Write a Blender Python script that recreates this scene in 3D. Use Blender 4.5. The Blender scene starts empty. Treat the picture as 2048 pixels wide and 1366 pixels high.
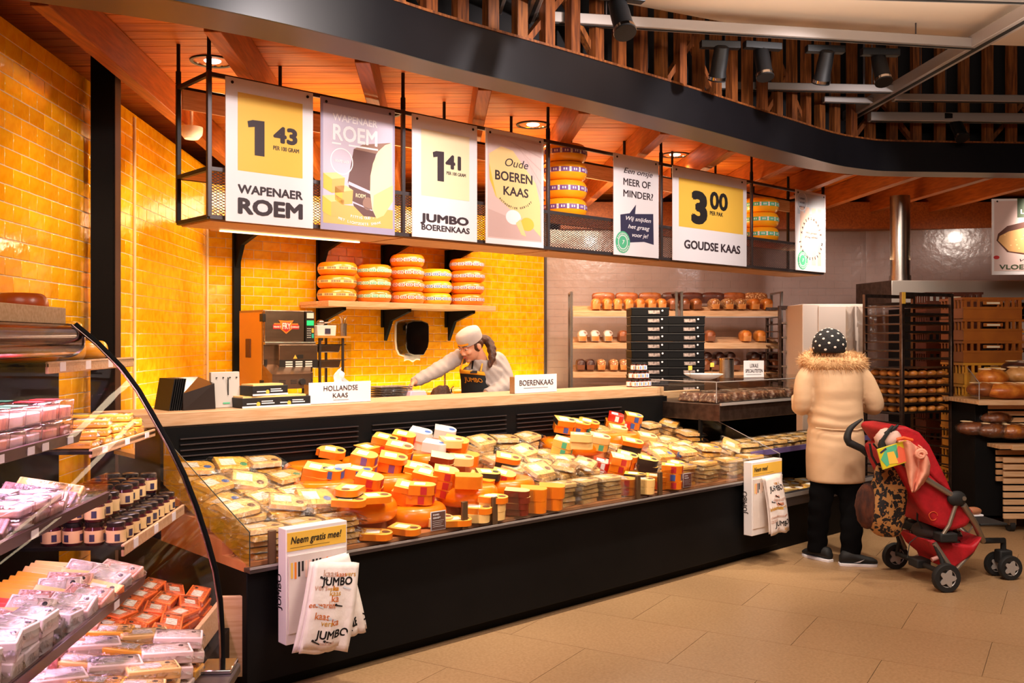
import bpy, math, random
from mathutils import Matrix, Vector, Euler
random.seed(7)
PI=math.pi
SC=bpy.context.scene; COL=SC.collection
# ---------------------------------------------------------------- camera, world, exposure
FPX=1900.0; HORY=680.0; EYE=1.6
cam=bpy.data.objects.new('camera',bpy.data.cameras.new('camera')); COL.objects.link(cam)
cam.location=(0,0,EYE); cam.rotation_euler=(PI/2,0,0)
cam.data.lens=FPX/2048*36; cam.data.sensor_width=36; cam.data.shift_y=-(683-HORY)/2048
cam.data.clip_start=0.05; SC.camera=cam
SC.view_settings.view_transform='Standard'; SC.view_settings.look='None'
SC.view_settings.gamma=1; SC.view_settings.use_curve_mapping=False
SC.view_settings.exposure=0.0
wd=bpy.data.worlds.new('world'); SC.world=wd; wd.use_nodes=True
wd.node_tree.nodes['Background'].inputs[0].default_value=(1.0,0.72,0.55,1)
wd.node_tree.nodes['Background'].inputs[1].default_value=0.10
WARM=(1.0,0.76,0.50); NEUT=(1.0,0.84,0.72); PURP=(1.0,0.56,0.84)
def light(kind,name,loc,power,color=WARM,target=None,size=.1,size_y=None,spot=60,blend=.6):
    l=bpy.data.lights.new(name,kind); l.energy=power; l.color=color
    if kind=='AREA':
        l.size=size
        if size_y: l.shape='RECTANGLE'; l.size_y=size_y
    elif kind=='SPOT':
        l.spot_size=math.radians(spot); l.spot_blend=blend; l.shadow_soft_size=size
    else: l.shadow_soft_size=size
    o=bpy.data.objects.new(name,l); COL.objects.link(o); o.location=loc
    if target is not None:
        d=Vector(target)-Vector(loc); o.rotation_euler=d.to_track_quat('-Z','Y').to_euler()
    return o
# counter frame: origin L0, u along the counter (to the far right), w to the back
U=(0.735,0.678); Wd=(-0.678,0.735); L0=(-1.152,4.176); RC=math.atan2(U[1],U[0])
def CW(s,D,z): return (L0[0]+s*U[0]+D*Wd[0], L0[1]+s*U[1]+D*Wd[1], z)
def cs(x,D):
    k=(x-1024)/FPX; bx=L0[0]+D*Wd[0]; by=L0[1]+D*Wd[1]
    return (k*by-bx)/(U[0]-k*U[1])
def cz(x,y,D):
    s=cs(x,D); Y=L0[1]+s*U[1]+D*Wd[1]; return EYE-(y-HORY)/FPX*Y
def at(x,y,Y): return ((x-1024)/FPX*Y, Y, EYE-(y-HORY)/FPX*Y)
def onz(x,y,z):
    Y=(EYE-z)*FPX/(y-HORY); return ((x-1024)/FPX*Y,Y,z)
# ---- lights: spots over the cheese counter, washes on walls, general store light
for s in (0.4,1.5,2.6,3.7,4.8): light('SPOT','counter spot',CW(s,-0.55,3.5),230,(1.0,.86,.70),CW(s,.5,.8),.06,spot=62)
for s in (.3,1.3,2.3,3.3): light('SPOT','sign spot',CW(s*1.5+.3,-1.4,3.5),230 if s<3 else 110,(1.0,.90,.88),CW(s*1.7+.3,1.3,2.7),.05,spot=62)
for s in (1.3,3.2,5.1): light('AREA','rack under light',CW(s,1.6,2.24),20,WARM,CW(s,1.6,0),1.5,.2)
light('AREA','store ceiling light',(2.2,3.0,3.9),160,NEUT,(2.4,5.5,0),2.5,1.5)
light('AREA','store ceiling light rear',(-.5,.5,4.0),60,NEUT,(.5,4,0.6),2.5,1.5)
for s in (1.6,3.6,5.6): light('AREA','added ceiling fill',CW(s,2.3,2.75),17,(1,.66,.32),CW(s,2.3,4),1.6,.15)  # added fill without a fixture, brightens the plank ceiling from below
light('AREA','added bakery fill',(4.5,10.6,2.5),9,(1,.66,.36),(4.5,10.4,4),3,.3)  # added fill, lifts the beams over the bakery; no lamp hangs there
light('AREA','added raft fill',(2.6,6.1,3.35),9,(1,.82,.66),(2.6,6.2,5),3.0,.4)  # added fill under the raft so its panels read pale
# washes over the service area, the back walls and the bakery
for s in (2.4,4.0,5.6): light('AREA','service area light',CW(s,3.2,3.1),42,WARM,CW(s,4.4,1.4),1.2,.3)
light('AREA','wall strip light',CW(4.2,4.36,1.02),20,(1,.80,.42),CW(4.2,4.5,2.2),4.2,.05)
light('AREA','left corner light',(-2.2,7.0,1.0),10,(1,.82,.5),(-2.9,7.8,2.0),.6,.3)
light('SPOT','left wall spot',(-1.6,4.6,3.1),60,WARM,(-2.6,5.4,1.3),.08,spot=75)
light('SPOT','left wall spot',(-1.7,6.4,3.1),85,WARM,(-2.7,7.2,1.9),.08,spot=80)
for x in (1.4,3.4,5.4): light('SPOT','bakery spot',(x,9.2,3.1),130,NEUT,(x+.2,11.2,1.4),.08,spot=85)
light('SPOT','shopper spot',(1.6,4.6,3.65),150,NEUT,(2.5,6.9,1.0),.08,spot=50)
light('SPOT','stroller spot',(3.4,4.8,3.65),120,NEUT,(3.0,6.4,.5),.08,spot=50)
# ---------------------------------------------------------------- colours and materials
def lin(h,a=1.0):
    if isinstance(h,str):
        h=h.lstrip('#'); c=[int(h[i:i+2],16)/255 for i in (0,2,4)]
        c=[x/12.92 if x<=.04045 else ((x+.055)/1.055)**2.4 for x in c]
    else: c=list(h[:3])
    return (c[0],c[1],c[2],a)
MATS={}
def mat(name,col,rough=.5,metal=0,col2=None,scale=8,stretch=(1,1,1),bump=0,bscale=None,emit=0,trans=0,alpha=1,rand=0,coat=0,sub=0,detail=3,contrast=(.35,.65),coords='Object',spec=.5):
    if name in MATS: return MATS[name]
    m=bpy.data.materials.new(name); m.use_nodes=True; nt=m.node_tree; N=nt.nodes; L=nt.links
    b=N['Principled BSDF']; b.inputs['Roughness'].default_value=rough; b.inputs['Metallic'].default_value=metal
    b.inputs['Specular IOR Level'].default_value=spec
    b.inputs['Base Color'].default_value=lin(col)
    tc=N.new('ShaderNodeTexCoord'); mp=N.new('ShaderNodeMapping'); L.new(tc.outputs[coords],mp.inputs[0])
    mp.inputs['Scale'].default_value=stretch
    src=None
    if col2 is not None:
        no=N.new('ShaderNodeTexNoise'); no.inputs['Scale'].default_value=scale; no.inputs['Detail'].default_value=detail
        L.new(mp.outputs[0],no.inputs['Vector'])
        mr=N.new('ShaderNodeMapRange'); mr.inputs[1].default_value=contrast[0]; mr.inputs[2].default_value=contrast[1]
        L.new(no.outputs[0],mr.inputs[0])
        mx=N.new('ShaderNodeMix'); mx.data_type='RGBA'; mx.inputs[6].default_value=lin(col); mx.inputs[7].default_value=lin(col2)
        L.new(mr.outputs[0],mx.inputs[0]); src=mx.outputs[2]
    if rand:
        oi=N.new('ShaderNodeObjectInfo'); hs=N.new('ShaderNodeHueSaturation')
        mr2=N.new('ShaderNodeMapRange'); mr2.inputs[3].default_value=1-rand; mr2.inputs[4].default_value=1+rand
        L.new(oi.outputs['Random'],mr2.inputs[0]); L.new(mr2.outputs[0],hs.inputs['Value'])
        mr3=N.new('ShaderNodeMapRange'); mr3.inputs[3].default_value=.5-rand*.03; mr3.inputs[4].default_value=.5+rand*.03
        ml=N.new('ShaderNodeMath'); ml.operation='FRACT'; m7=N.new('ShaderNodeMath'); m7.operation='MULTIPLY'; m7.inputs[1].default_value=7.3
        L.new(oi.outputs['Random'],m7.inputs[0]); L.new(m7.outputs[0],ml.inputs[0]); L.new(ml.outputs[0],mr3.inputs[0]); L.new(mr3.outputs[0],hs.inputs['Hue'])
        hs.inputs['Color'].default_value=lin(col)
        if src: L.new(src,hs.inputs['Color'])
        src=hs.outputs[0]
    if src: L.new(src,b.inputs['Base Color'])
    if bump:
        n2=N.new('ShaderNodeTexNoise'); n2.inputs['Scale'].default_value=bscale or scale; n2.inputs['Detail'].default_value=3
        L.new(mp.outputs[0],n2.inputs['Vector']); bp=N.new('ShaderNodeBump'); bp.inputs['Strength'].default_value=bump
        bp.inputs['Distance'].default_value=.01; L.new(n2.outputs[0],bp.inputs['Height']); L.new(bp.outputs[0],b.inputs['Normal'])
    if emit: b.inputs['Emission Color'].default_value=lin(col); b.inputs['Emission Strength'].default_value=emit
    if trans: b.inputs['Transmission Weight'].default_value=trans; b.inputs['IOR'].default_value=1.45
    if alpha<1: b.inputs['Alpha'].default_value=alpha
    if coat: b.inputs['Coat Weight'].default_value=coat; b.inputs['Coat Roughness'].default_value=.08
    if sub: b.inputs['Subsurface Weight'].default_value=sub; b.inputs['Subsurface Scale'].default_value=.02
    MATS[name]=m; return m
def film(name,tint=(1,1,1),refl=.25,bump=.6,bscale=30,rough=.12,stretch=(1,1,1),fk=.9):
    """thin clear plastic or thin glass: transparent mixed with gloss"""
    if name in MATS: return MATS[name]
    m=bpy.data.materials.new(name); m.use_nodes=True; nt=m.node_tree; N=nt.nodes; L=nt.links
    N.remove(N['Principled BSDF']); out=N['Material Output']
    t=N.new('ShaderNodeBsdfTransparent'); t.inputs[0].default_value=(*tint,1)
    g=N.new('ShaderNodeBsdfGlossy'); g.inputs['Roughness'].default_value=rough
    fr=N.new('ShaderNodeFresnel'); fr.inputs[0].default_value=1.45
    ad=N.new('ShaderNodeMath'); ad.operation='MULTIPLY_ADD'; ad.inputs[1].default_value=fk; ad.inputs[2].default_value=refl; ad.use_clamp=True
    L.new(fr.outputs[0],ad.inputs[0])
    mx=N.new('ShaderNodeMixShader'); L.new(ad.outputs[0],mx.inputs[0]); L.new(t.outputs[0],mx.inputs[1]); L.new(g.outputs[0],mx.inputs[2]); L.new(mx.outputs[0],out.inputs[0])
    if bump:
        tc=N.new('ShaderNodeTexCoord'); mp=N.new('ShaderNodeMapping'); mp.inputs['Scale'].default_value=stretch
        n2=N.new('ShaderNodeTexNoise'); n2.inputs['Scale'].default_value=bscale; n2.inputs['Detail'].default_value=4; n2.inputs['Distortion'].default_value=1.2
        L.new(tc.outputs['Object'],mp.inputs[0]); L.new(mp.outputs[0],n2.inputs[0])
        bp=N.new('ShaderNodeBump'); bp.inputs['Strength'].default_value=bump; bp.inputs['Distance'].default_value=.02
        L.new(n2.outputs[0],bp.inputs['Height']); L.new(bp.outputs[0],g.inputs['Normal']); L.new(bp.outputs[0],fr.inputs['Normal'])
    MATS[name]=m; return m
def tilemat(name,col,col2,rough=.12):
    m=mat(name,col,rough,0,col2,14,(1,1,1),.55,9,rand=.13,coat=.4); return m
M=dict(
 black=mat('black_panel','#080809',.6,0,'#0c0b0c',3,spec=.15), blackmetal=mat('black_metal','#0e0e10',.45,.2), fascia=mat('fascia_steel','#19171b',.36,.3,'#141216',2),
 gunmetal=mat('gunmetal','#5a5253',.38,.7), steel=mat('brushed_steel','#b5aca4',.28,1,'#9c938c',40,(1,1,30),.05), darksteel=mat('dark_steel','#5f4d44',.33,.8,'#4a3a33',20),
 alu=mat('aluminium_track','#a8a09c',.4,.3), white=mat('white_plastic','#e9e2df',.4), paper=mat('white_paper','#ece4e2',.7), board=mat('sign_board','#efe9ea',.35),
 oak=mat('pale_oak','#d8b088',.5,0,'#c89a6e',6,(1,14,14),.08,rand=.04), oak2=mat('oak_shelf','#d2a477',.5,0,'#bd8c5e',6,(1,14,14),.08,rand=.06),
 pine=mat('pine_plank','#dc7a1e',.5,0,'#a8500f',3,(1.2,16,16),.1,contrast=(.3,.72),rand=.13), beam=mat('pine_beam','#b8601c',.5,0,'#8a430f',3,(16,1.0,16),.12,contrast=(.3,.75),rand=.1),
 stud=mat('oak_stud','#8c4e20',.5,0,'#562a0e',4,(14,14,1.2),.1,rand=.12),
 ytile=tilemat('yellow_glazed_tile','#f9b11a','#ea980a'), ygrout=mat('tile_grout','#e0c096',.8), ptile=mat('beige_glazed_tile','#a68f88',.22,0,'#a08880',3,(1,1,1),.5,9,coat=.3), pgrout=mat('beige_grout','#94807a',.8),
 floor=mat('floor_stone','#b08c66',.36,0,'#9c7852',70,(1,1,1),.04,60,rand=.03,detail=6,contrast=(.3,.7)), joint=mat('floor_joint','#8f6c48',.8),
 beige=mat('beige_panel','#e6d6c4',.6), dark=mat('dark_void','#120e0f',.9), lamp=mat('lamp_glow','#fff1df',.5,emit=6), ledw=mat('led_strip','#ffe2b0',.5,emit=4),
 ink=mat('dark_ink','#3a2c31',.6), yel=mat('yellow_print','#f4c548',.5), inkb=mat('black_ink','#1c1817',.6), glass=film('clear_glass',(.98,.985,.98),.0,0,rough=.02,fk=.45),
 rubber=mat('rubber','#161514',.7), chrome=mat('chrome','#d8d2cc',.12,1))
# ---------------------------------------------------------------- mesh builder
def frame_between(a,b):
    a=Vector(a); b=Vector(b); d=b-a; L=d.length; q=d.to_track_quat('Z','Y'); return Matrix.Translation(a)@q.to_matrix().to_4x4(), L
_txt={}
def text_geo(s,size,bold,align,space=1.0,lw=1.0,shear=0):
    k=(s,size,bold,align,space,lw,shear)
    if k in _txt: return _txt[k]
    c=bpy.data.curves.new('t','FONT'); c.body=s; c.size=size; c.align_x=align; c.space_character=space; c.extrude=.0006; c.resolution_u=3; c.space_line=lw; c.shear=shear
    o=bpy.data.objects.new('t',c); COL.objects.link(o)
    dg=bpy.context.evaluated_depsgraph_get(); me=bpy.data.meshes.new_from_object(o.evaluated_get(dg))
    r=([tuple(v.co) for v in me.vertices],[tuple(p.vertices) for p in me.polygons])
    bpy.data.objects.remove(o); bpy.data.meshes.remove(me); bpy.data.curves.remove(c)
    if bold:
        v0,f0=r; v=[];f=[]; b=bold*size*.95
        for q in range(-1,(8 if bold>.012 else 4)):
            a=2*PI*q/(8 if bold>.012 else 4)+.39; dx,dy=(0,0) if q<0 else (b*math.cos(a),b*math.sin(a))
            f+=[tuple(i+len(v) for i in p) for p in f0]; v+=[(x+dx,y+dy,z+.00008*(q+1)) for x,y,z in v0]
        r=(v,f)
    _txt[k]=r; return r
UP=Matrix.Rotation(PI/2,4,'X')      # drawing plane stands up, facing -y
def T(x,y,z,rz=0,rx=0,ry=0): return Matrix.Translation((x,y,z))@Euler((rx,ry,rz)).to_matrix().to_4x4()
class MB:
    def __init__(s): s.v=[];s.f=[];s.m=[]
    def add(s,vs,fs,mi=0,Mx=None):
        o=len(s.v)
        s.v+= [tuple(Mx@Vector(p)) for p in vs] if Mx is not None else [tuple(p) for p in vs]
        s.f+=[tuple(i+o for i in f) for f in fs]; s.m+=[mi]*len(fs); return s
    def box(s,c,d,mi=0,Mx=None,rz=0,taper=1):
        x,y,z=d[0]/2,d[1]/2,d[2]/2; t=taper
        vs=[(-x,-y,-z),(x,-y,-z),(x,y,-z),(-x,y,-z),(-x*t,-y*t,z),(x*t,-y*t,z),(x*t,y*t,z),(-x*t,y*t,z)]
        R=T(*c,rz=rz)
        if Mx is not None: R=Mx@R
        return s.add(vs,[(3,2,1,0),(4,5,6,7),(0,1,5,4),(1,2,6,5),(2,3,7,6),(3,0,4,7)],mi,R)
    def bb(s,x0,x1,y0,y1,z0,z1,mi=0,Mx=None): return s.box(((x0+x1)/2,(y0+y1)/2,(z0+z1)/2),(x1-x0,y1-y0,z1-z0),mi,Mx)
    def prism(s,ol,z0,z1,mi=0,Mx=None,inset=0):
        n=len(ol); cx=sum(p[0] for p in ol)/n; cy=sum(p[1] for p in ol)/n
        vs=[(x,y,z0) for x,y in ol]+[(cx+(x-cx)*(1-inset),cy+(y-cy)*(1-inset),z1) for x,y in ol]
        fs=[tuple(range(n-1,-1,-1)),tuple(range(n,2*n))]+[(i,(i+1)%n,n+(i+1)%n,n+i) for i in range(n)]
        return s.add(vs,fs,mi,Mx)
    def rings(s,rs,mi=0,Mx=None,caps=True,closed=True):
        n=len(rs[0]); vs=[p for r in rs for p in r]; fs=[]
        for k in range(len(rs)-1):
            for i in range(n if closed else n-1):
                j=(i+1)%n; fs.append((k*n+i,k*n+j,(k+1)*n+j,(k+1)*n+i))
        if caps and closed: fs.append(tuple(range(n-1,-1,-1))); fs.append(tuple((len(rs)-1)*n+i for i in range(n)))
        return s.add(vs,fs,mi,Mx)
    def lathe(s,prof,n=20,mi=0,Mx=None,sx=1,sy=1):
        return s.rings([[(r*math.cos(2*PI*i/n)*sx,r*math.sin(2*PI*i/n)*sy,z) for i in range(n)] for r,z in prof],mi,Mx)
    def cyl(s,a,b,r,r2=None,n=12,mi=0,Mx=None):
        F,L=frame_between(a,b); r2=r if r2 is None else r2
        if Mx is not None: F=Mx@F
        return s.lathe([(r,0),(r2,L)],n,mi,F)
    def tube(s,pts,r,n=8,mi=0,Mx=None,closed=False):
        P=[Vector(p) for p in pts]; rs=[]; K=len(P); ref=None
        for i,p in enumerate(P):
            if closed: d=P[(i+1)%K]-P[i-1]
            else: d=(P[min(i+1,K-1)]-P[max(i-1,0)])
            d.normalize()
            if ref is None:
                ref=Vector((0,0,1)) if abs(d.z)<.9 else Vector((1,0,0))
            a=(ref-d*ref.dot(d)).normalized(); b=d.cross(a); ref=a
            rr=r[i] if isinstance(r,(list,tuple)) else r
            rs.append([tuple(p+a*rr*math.cos(2*PI*k/n)+b*rr*math.sin(2*PI*k/n)) for k in range(n)])
        if closed: rs.append(rs[0])
        return s.rings(rs,mi,Mx,caps=not closed)
    def ell(s,c,r,nu=16,nv=10,mi=0,Mx=None,f=None):
        R=T(*c) if not isinstance(c,Matrix) else c
        if Mx is not None: R=Mx@R
        rs=[]
        for k in range(nv+1):
            a=-PI/2+PI*k/nv; cr=max(math.cos(a),.002); z=math.sin(a)
            rs.append([(r[0]*cr*math.cos(2*PI*i/nu),r[1]*cr*math.sin(2*PI*i/nu),r[2]*z) for i in range(nu)])
        if f: rs=[[f(*p) for p in q] for q in rs]
        return s.rings(rs,mi,R)
    def grid(s,fn,nu,nv,mi=0,Mx=None):
        vs=[fn(i/nu,j/nv) for j in range(nv+1) for i in range(nu+1)]
        fs=[(j*(nu+1)+i,j*(nu+1)+i+1,(j+1)*(nu+1)+i+1,(j+1)*(nu+1)+i) for j in range(nv) for i in range(nu)]
        return s.add(vs,fs,mi,Mx)
    def text(s,t,size,Mx,mi=0,bold=0,align='CENTER',space=1.0,lw=1.0,shear=0,sx=1.0):
        v,f=text_geo(t,size,bold,align,space,lw,shear)
        return s.add(v,f,mi,Mx@Matrix.Diagonal((sx,1,1,1)))
    def build(s,name,mats,parent=None,world=False,smooth=30,bevel=0,seg=2,origin=None,sol=0):
        me=bpy.data.meshes.new(name); mats=mats if isinstance(mats,(list,tuple)) else [mats]
        o=bpy.data.objects.new(name,me); COL.objects.link(o); off=Vector((0,0,0)); vs=s.v
        if parent is not None:
            o.parent=parent
            if world:
                I=WM(parent).inverted(); vs=[tuple(I@Vector(p)) for p in vs]
        elif vs:
            if origin is None:
                xs=[p[0] for p in vs]; ys=[p[1] for p in vs]; zs=[p[2] for p in vs]
                off=Vector(((min(xs)+max(xs))/2,(min(ys)+max(ys))/2,min(zs)))
            else: off=Vector(origin)
            vs=[tuple(Vector(p)-off) for p in vs]; o.location=off
        me.from_pydata(vs,[],s.f)
        for mm in mats: me.materials.append(mm)
        me.polygons.foreach_set('material_index',s.m)
        if smooth: me.shade_smooth(); me.set_sharp_from_angle(angle=math.radians(smooth))
        me.update()
        if sol:
            q=o.modifiers.new('solid','SOLIDIFY'); q.thickness=sol; q.offset=0
        if bevel:
            q=o.modifiers.new('bevel','BEVEL'); q.width=bevel; q.segments=seg; q.limit_method='ANGLE'; q.angle_limit=math.radians(40)
        return o
def WM(o):
    m=Matrix.Translation(o.location)@o.rotation_euler.to_matrix().to_4x4()@Matrix.Diagonal((*o.scale,1))
    return WM(o.parent)@m if o.parent else m
def tag(o,label=None,cat=None,group=None,kind=None):
    if label: o['label']=label
    if cat: o['category']=cat
    if group: o['group']=group
    if kind: o['kind']=kind
    return o
def thing(name,label,cat,loc=(0,0,0),rz=0,group=None,kind=None):
    o=bpy.data.objects.new(name,None); COL.objects.link(o); o.location=loc; o.rotation_euler=(0,0,rz); o.empty_display_size=.05
    return tag(o,label,cat,group,kind)
def kids(o): return [c for c in bpy.data.objects if c.parent==o]
def dup(root,loc=None,rz=None,label=None,group=None,scale=None,rot=None):
    if 'ch' not in CH or root.name not in CH: CH[root.name]=[(c,kids(c)) for c in kids(root)]
    r=root.copy(); COL.objects.link(r)
    if loc is not None: r.location=loc
    if rz is not None: r.rotation_euler=(0,0,rz)
    if rot is not None: r.rotation_euler=rot
    if scale is not None: r.scale=(scale,)*3 if not isinstance(scale,tuple) else scale
    if label: r['label']=label
    if group: r['group']=group
    for c,gs in CH[root.name]:
        d=c.copy(); COL.objects.link(d); d.parent=r
        for g in gs:
            e=g.copy(); COL.objects.link(e); e.parent=d
    return r
CH={}
def cone(mb,name,m,label,cat,s,D,z,rz=0,group=None,**k):
    o=mb.build(name,m,origin=(0,0,0),**k); o.location=CW(s,D,z); o.rotation_euler=(0,0,RC+rz); return tag(o,label,cat,group)
def cthing(name,label,cat,s,D,z,rz=0,group=None): return thing(name,label,cat,CW(s,D,z),RC+rz,group)
def one(mb,name,m,label,cat,group=None,kind=None,**k): return tag(mb.build(name,m,**k),label,cat,group,kind)
def struct(mb,name,m,parent=None,**k):
    o=mb.build(name,m,parent,**k)
    if parent is None: o['kind']='structure'
    return o
ORD=['first','second','third','fourth','fifth','sixth','seventh','eighth','ninth','tenth','eleventh','twelfth','thirteenth','fourteenth','fifteenth','sixteenth']

# ================================================================ SETTING
# floor: slab + tiles
fl=struct(MB().bb(-6,9,-3,15,-.12,-.006),'floor',M['joint'])
tm=MB().box((0,0,-.004),(.897,.597,.012)).build('tile',M['floor'],fl,bevel=0); 
TR=math.radians(-31); first=True; half=MB(); cand=[]
for i in range(-16,18):
    for j in range(-16,20):
        x=i*.9+(.45 if j%2 else 0); y=j*.6
        X=x*math.cos(TR)-y*math.sin(TR)+2; Y=x*math.sin(TR)+y*math.cos(TR)+5
        if -5<X<8 and 2.2<Y<13: cand.append((X,Y))
vis=[(X,Y) for X,Y in cand if Y>3 and abs(X)/Y<.62 and X>-2 and (X-L0[0])*Wd[0]+(Y-L0[1])*Wd[1]<.6+ (3 if X>2.3 else 0)]
flz=-bpy.data.objects['floor'].location.z
base=Vector(fl.location)
for k,(X,Y) in enumerate(vis[:290]):
    t=tm if k==0 else tm.copy()
    if k: COL.objects.link(t)
    t.location=(X-base.x,Y-base.y,-base.z); t.rotation_euler=(0,0,TR)
rest=[c for c in cand if c not in vis[:290]]
mb=MB()
for X,Y in rest: mb.box((X,Y,-.004),(.897,.597,.012),rz=TR)
tag(mb.build('floor_tiles_remaining',M['floor'],fl,world=True),kind='stuff')
# tiled walls
def tiled_wall(name,P0,P1,z0,z1,tw,th,mt,mg,limit,score,proto_name='tile'):
    """wall from P0 to P1 (xy); inside face to the right-hand side when walking P0->P1"""
    d=Vector((P1[0]-P0[0],P1[1]-P0[1],0)); L=d.length; d.normalize(); n=Vector((d.y,-d.x,0)); rz=math.atan2(d.y,d.x)
    F=T(P0[0],P0[1],0,rz=rz)
    w=struct(MB().bb(0,L,.0,.15,0,z1,Mx=F),name,mg,smooth=0)
    cells=[]; r=0; z=z0
    while z<z1-.01:
        h=min(th,z1-z); x=-(tw/2 if r%2 else 0)
        while x<L:
            a=max(x,0); b=min(x+tw,L)
            if b-a>.02: cells.append((a,b,z,z+h))
            x+=tw
        z+=th; r+=1
    def sc(c):
        p=F@Vector(((c[0]+c[1])/2,0,(c[2]+c[3])/2)); return score(p)
    full=[c for c in cells if abs(c[1]-c[0]-tw)<1e-4 and c[3]-c[2]>th-1e-4]
    full=sorted([c for c in full if sc(c)>0],key=lambda c:-sc(c))[:limit]
    fs=set(full); me=None
    proto=MB().box((0,0,0),(tw-.005,.014,th-.005)).build('tile',mt,w,bevel=.0025,seg=1)
    q=proto.modifiers[0]
    I=WM(w).inverted()
    for k,c in enumerate(full):
        t=proto if k==0 else proto.copy()
        if k: COL.objects.link(t)
        p=F@Vector(((c[0]+c[1])/2,.004,(c[2]+c[3])/2)); t.location=I@p
        t.rotation_euler=(random.uniform(-.008,.008),0,rz+random.uniform(-.006,.006))
    mb=MB()
    for c in cells:
        if c in fs: continue
        mb.bb(c[0]+.0025,c[1]-.0025,-.003,.011,c[2]+.0025,c[3]-.0025,Mx=F)
    if mb.v: tag(mb.build('remaining_tiles',mt,w,world=True,smooth=0),kind='stuff')
    return w
def infr(p):
    x=FPX*p.x/p.y+1024; y=HORY-(p.z-EYE)*FPX/p.y
    return (1/p.y) if -20<x<2068 and -20<y<1400 and p.y>1 else 0
BD=4.53
CA=(-2.827,8.79); CB=(.4223,11.79)
dL=Vector((.073,-1,0)).normalized(); PL=(CA[0]+dL.x*7.2,CA[1]+dL.y*7.2)
tiled_wall('wall_left',PL,CA,.0,3.2,.19,.0915,M['ytile'],M['ygrout'],300,lambda p: infr(p) if p.z>.95 else 0)
tiled_wall('wall_back',CA,CB,.0,3.2,.19,.088,M['ytile'],M['ygrout'],300,lambda p: infr(p) if 1.0<p.z<2.55 else 0)
def pw(name,A,B,z1=2.97):
    d=Vector((B[0]-A[0],B[1]-A[1],0)); L=d.length; F=T(A[0],A[1],0,rz=math.atan2(d.y,d.x))
    w=struct(MB().bb(0,L,.003,.15,0,z1,Mx=F),name,M['pgrout'],smooth=0); mb=MB(); r=0; z=0.0
    while z<z1:
        x=-.11 if r%2 else 0
        while x<L:
            mb.bb(max(x,0)+.001,min(x+.22,L)-.001,0,.011,z+.001,min(z+.09,z1)-.001,Mx=F); x+=.22
        z+=.09; r+=1
    tag(mb.build('glazed_tiles',M['ptile'],w,world=True,smooth=0),kind='stuff'); return w
CC=(4.45,11.95)
pw('wall_far_back',CB,CC); pw('wall_right_back',CC,(8.5,11.0))
struct(MB().cyl((CB[0]-.01,CB[1]-.03,0),(CB[0]-.01,CB[1]-.03,3.1),.018,n=8),'trim_1',M['gunmetal'])
struct(MB().cyl((CA[0]+.015,CA[1]-.02,0),(CA[0]+.015,CA[1]-.02,3.17),.012,n=8),'trim_2',M['ygrout'])
pc=Vector((CA[0],CA[1],0))+dL*2.09
struct(MB().cyl((pc.x+.01,pc.y,0),(pc.x+.01,pc.y,3.17),.012,n=8),'trim_3',M['ygrout'])
struct(MB().bb(.6,8.5,11.7,12.2,2.97,3.3),'wall_upper_back',M['beam'])
struct(MB().bb(-6,9,-3.1,-3,0,5.2),'wall_front',M['beige'])
struct(MB().bb(8.6,8.7,-3,15,0,5.2),'wall_right',M['dark'])
struct(MB().bb(-6,9,15,15.1,0,5.2),'wall_rear',M['dark'])
# black steel column
cx,cy=at(206,500,5.75)[:2]
t=thing('steel_column','black square steel column standing against the yellow tiled wall','column',(cx,cy,0),math.radians(8))
MB().bb(-.07,.07,-.006,.006,0,3.35).bb(-.07,-.058,.006,.13,0,3.35).build('web',M['black'],t)
MB().bb(.058,.07,-.006,.13,0,3.35).build('flange',mat('brown_steel','#2c1512',.5),t)
# wood ceiling: planks across, beams along
INN=[(-3.1,4.0),(-2.6,4.25),(-1.64,4.75),(-.906,5.31),(-.378,5.79),(.24,6.32),(1.41,7.48),(2.3,8.4),(3.18,9.02),(4.2,9.2),(8.6,9.45)]
OUT=[(-3.1,3.65),(-2.3,3.95),(-1.43,4.50),(-.854,4.97),(-.358,5.47),(.40,6.14),(1.33,7.0),(2.3,7.95),(3.18,8.72),(4.2,8.92),(8.6,9.15)]
def curveY(x,P):
    for a,b in zip(P,P[1:]):
        if a[0]<=x<=b[0]: return a[1]+(b[1]-a[1])*(x-a[0])/(b[0]-a[0])
    return P[-1][1] if x>P[-1][0] else P[0][1]
def curveX(y,P):
    for a,b in zip(P,P[1:]):
        if a[1]<=y<=b[1]: return a[0]+(b[0]-a[0])*(y-a[1])/(b[1]-a[1])
    return P[-1][0] if y>P[-1][1] else P[0][0]
ce=struct(MB().bb(-3.3,8.6,9.5,14.9,3.45,3.5),'ceiling',M['dark'],smooth=0)
y=4.15; k=0
while y<13.5:
    x1=curveX(y+.07,INN)-.03; x0=-3.2
    if x1-x0>.2:
        MB().bb(x0,x1,y,y+.134,3.40+random.uniform(0,.003),3.425).build('plank',M['pine'],ce,world=True,smooth=0)
    y+=.14
bl=['nearest the left wall','']
for k in range(-1,12):
    X0=-1.87+.726*k
    p=lambda Y:X0-.08*Y
    Y0=3.9
    while Y0<13 and Y0<curveY(p(Y0),INN)+.02: Y0+=.02
    if p(Y0)<-3.0: Y0=4.2
    Y1=12.0
    cxm=(p(Y0)+p(Y1))/2
    F=T(p(Y0),Y0,0,rz=math.atan(.08))
    tag(MB().bb(-.045,.045,0,(Y1-Y0)*1.003,3.175,3.398,Mx=F).build('ceiling_beam',M['beam'],bevel=.004,seg=1),
        'orange pine beam under the plank ceiling, %s beam from the yellow left wall'%ORD[k+1],None,'pine beams under the plank ceiling','structure')
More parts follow.
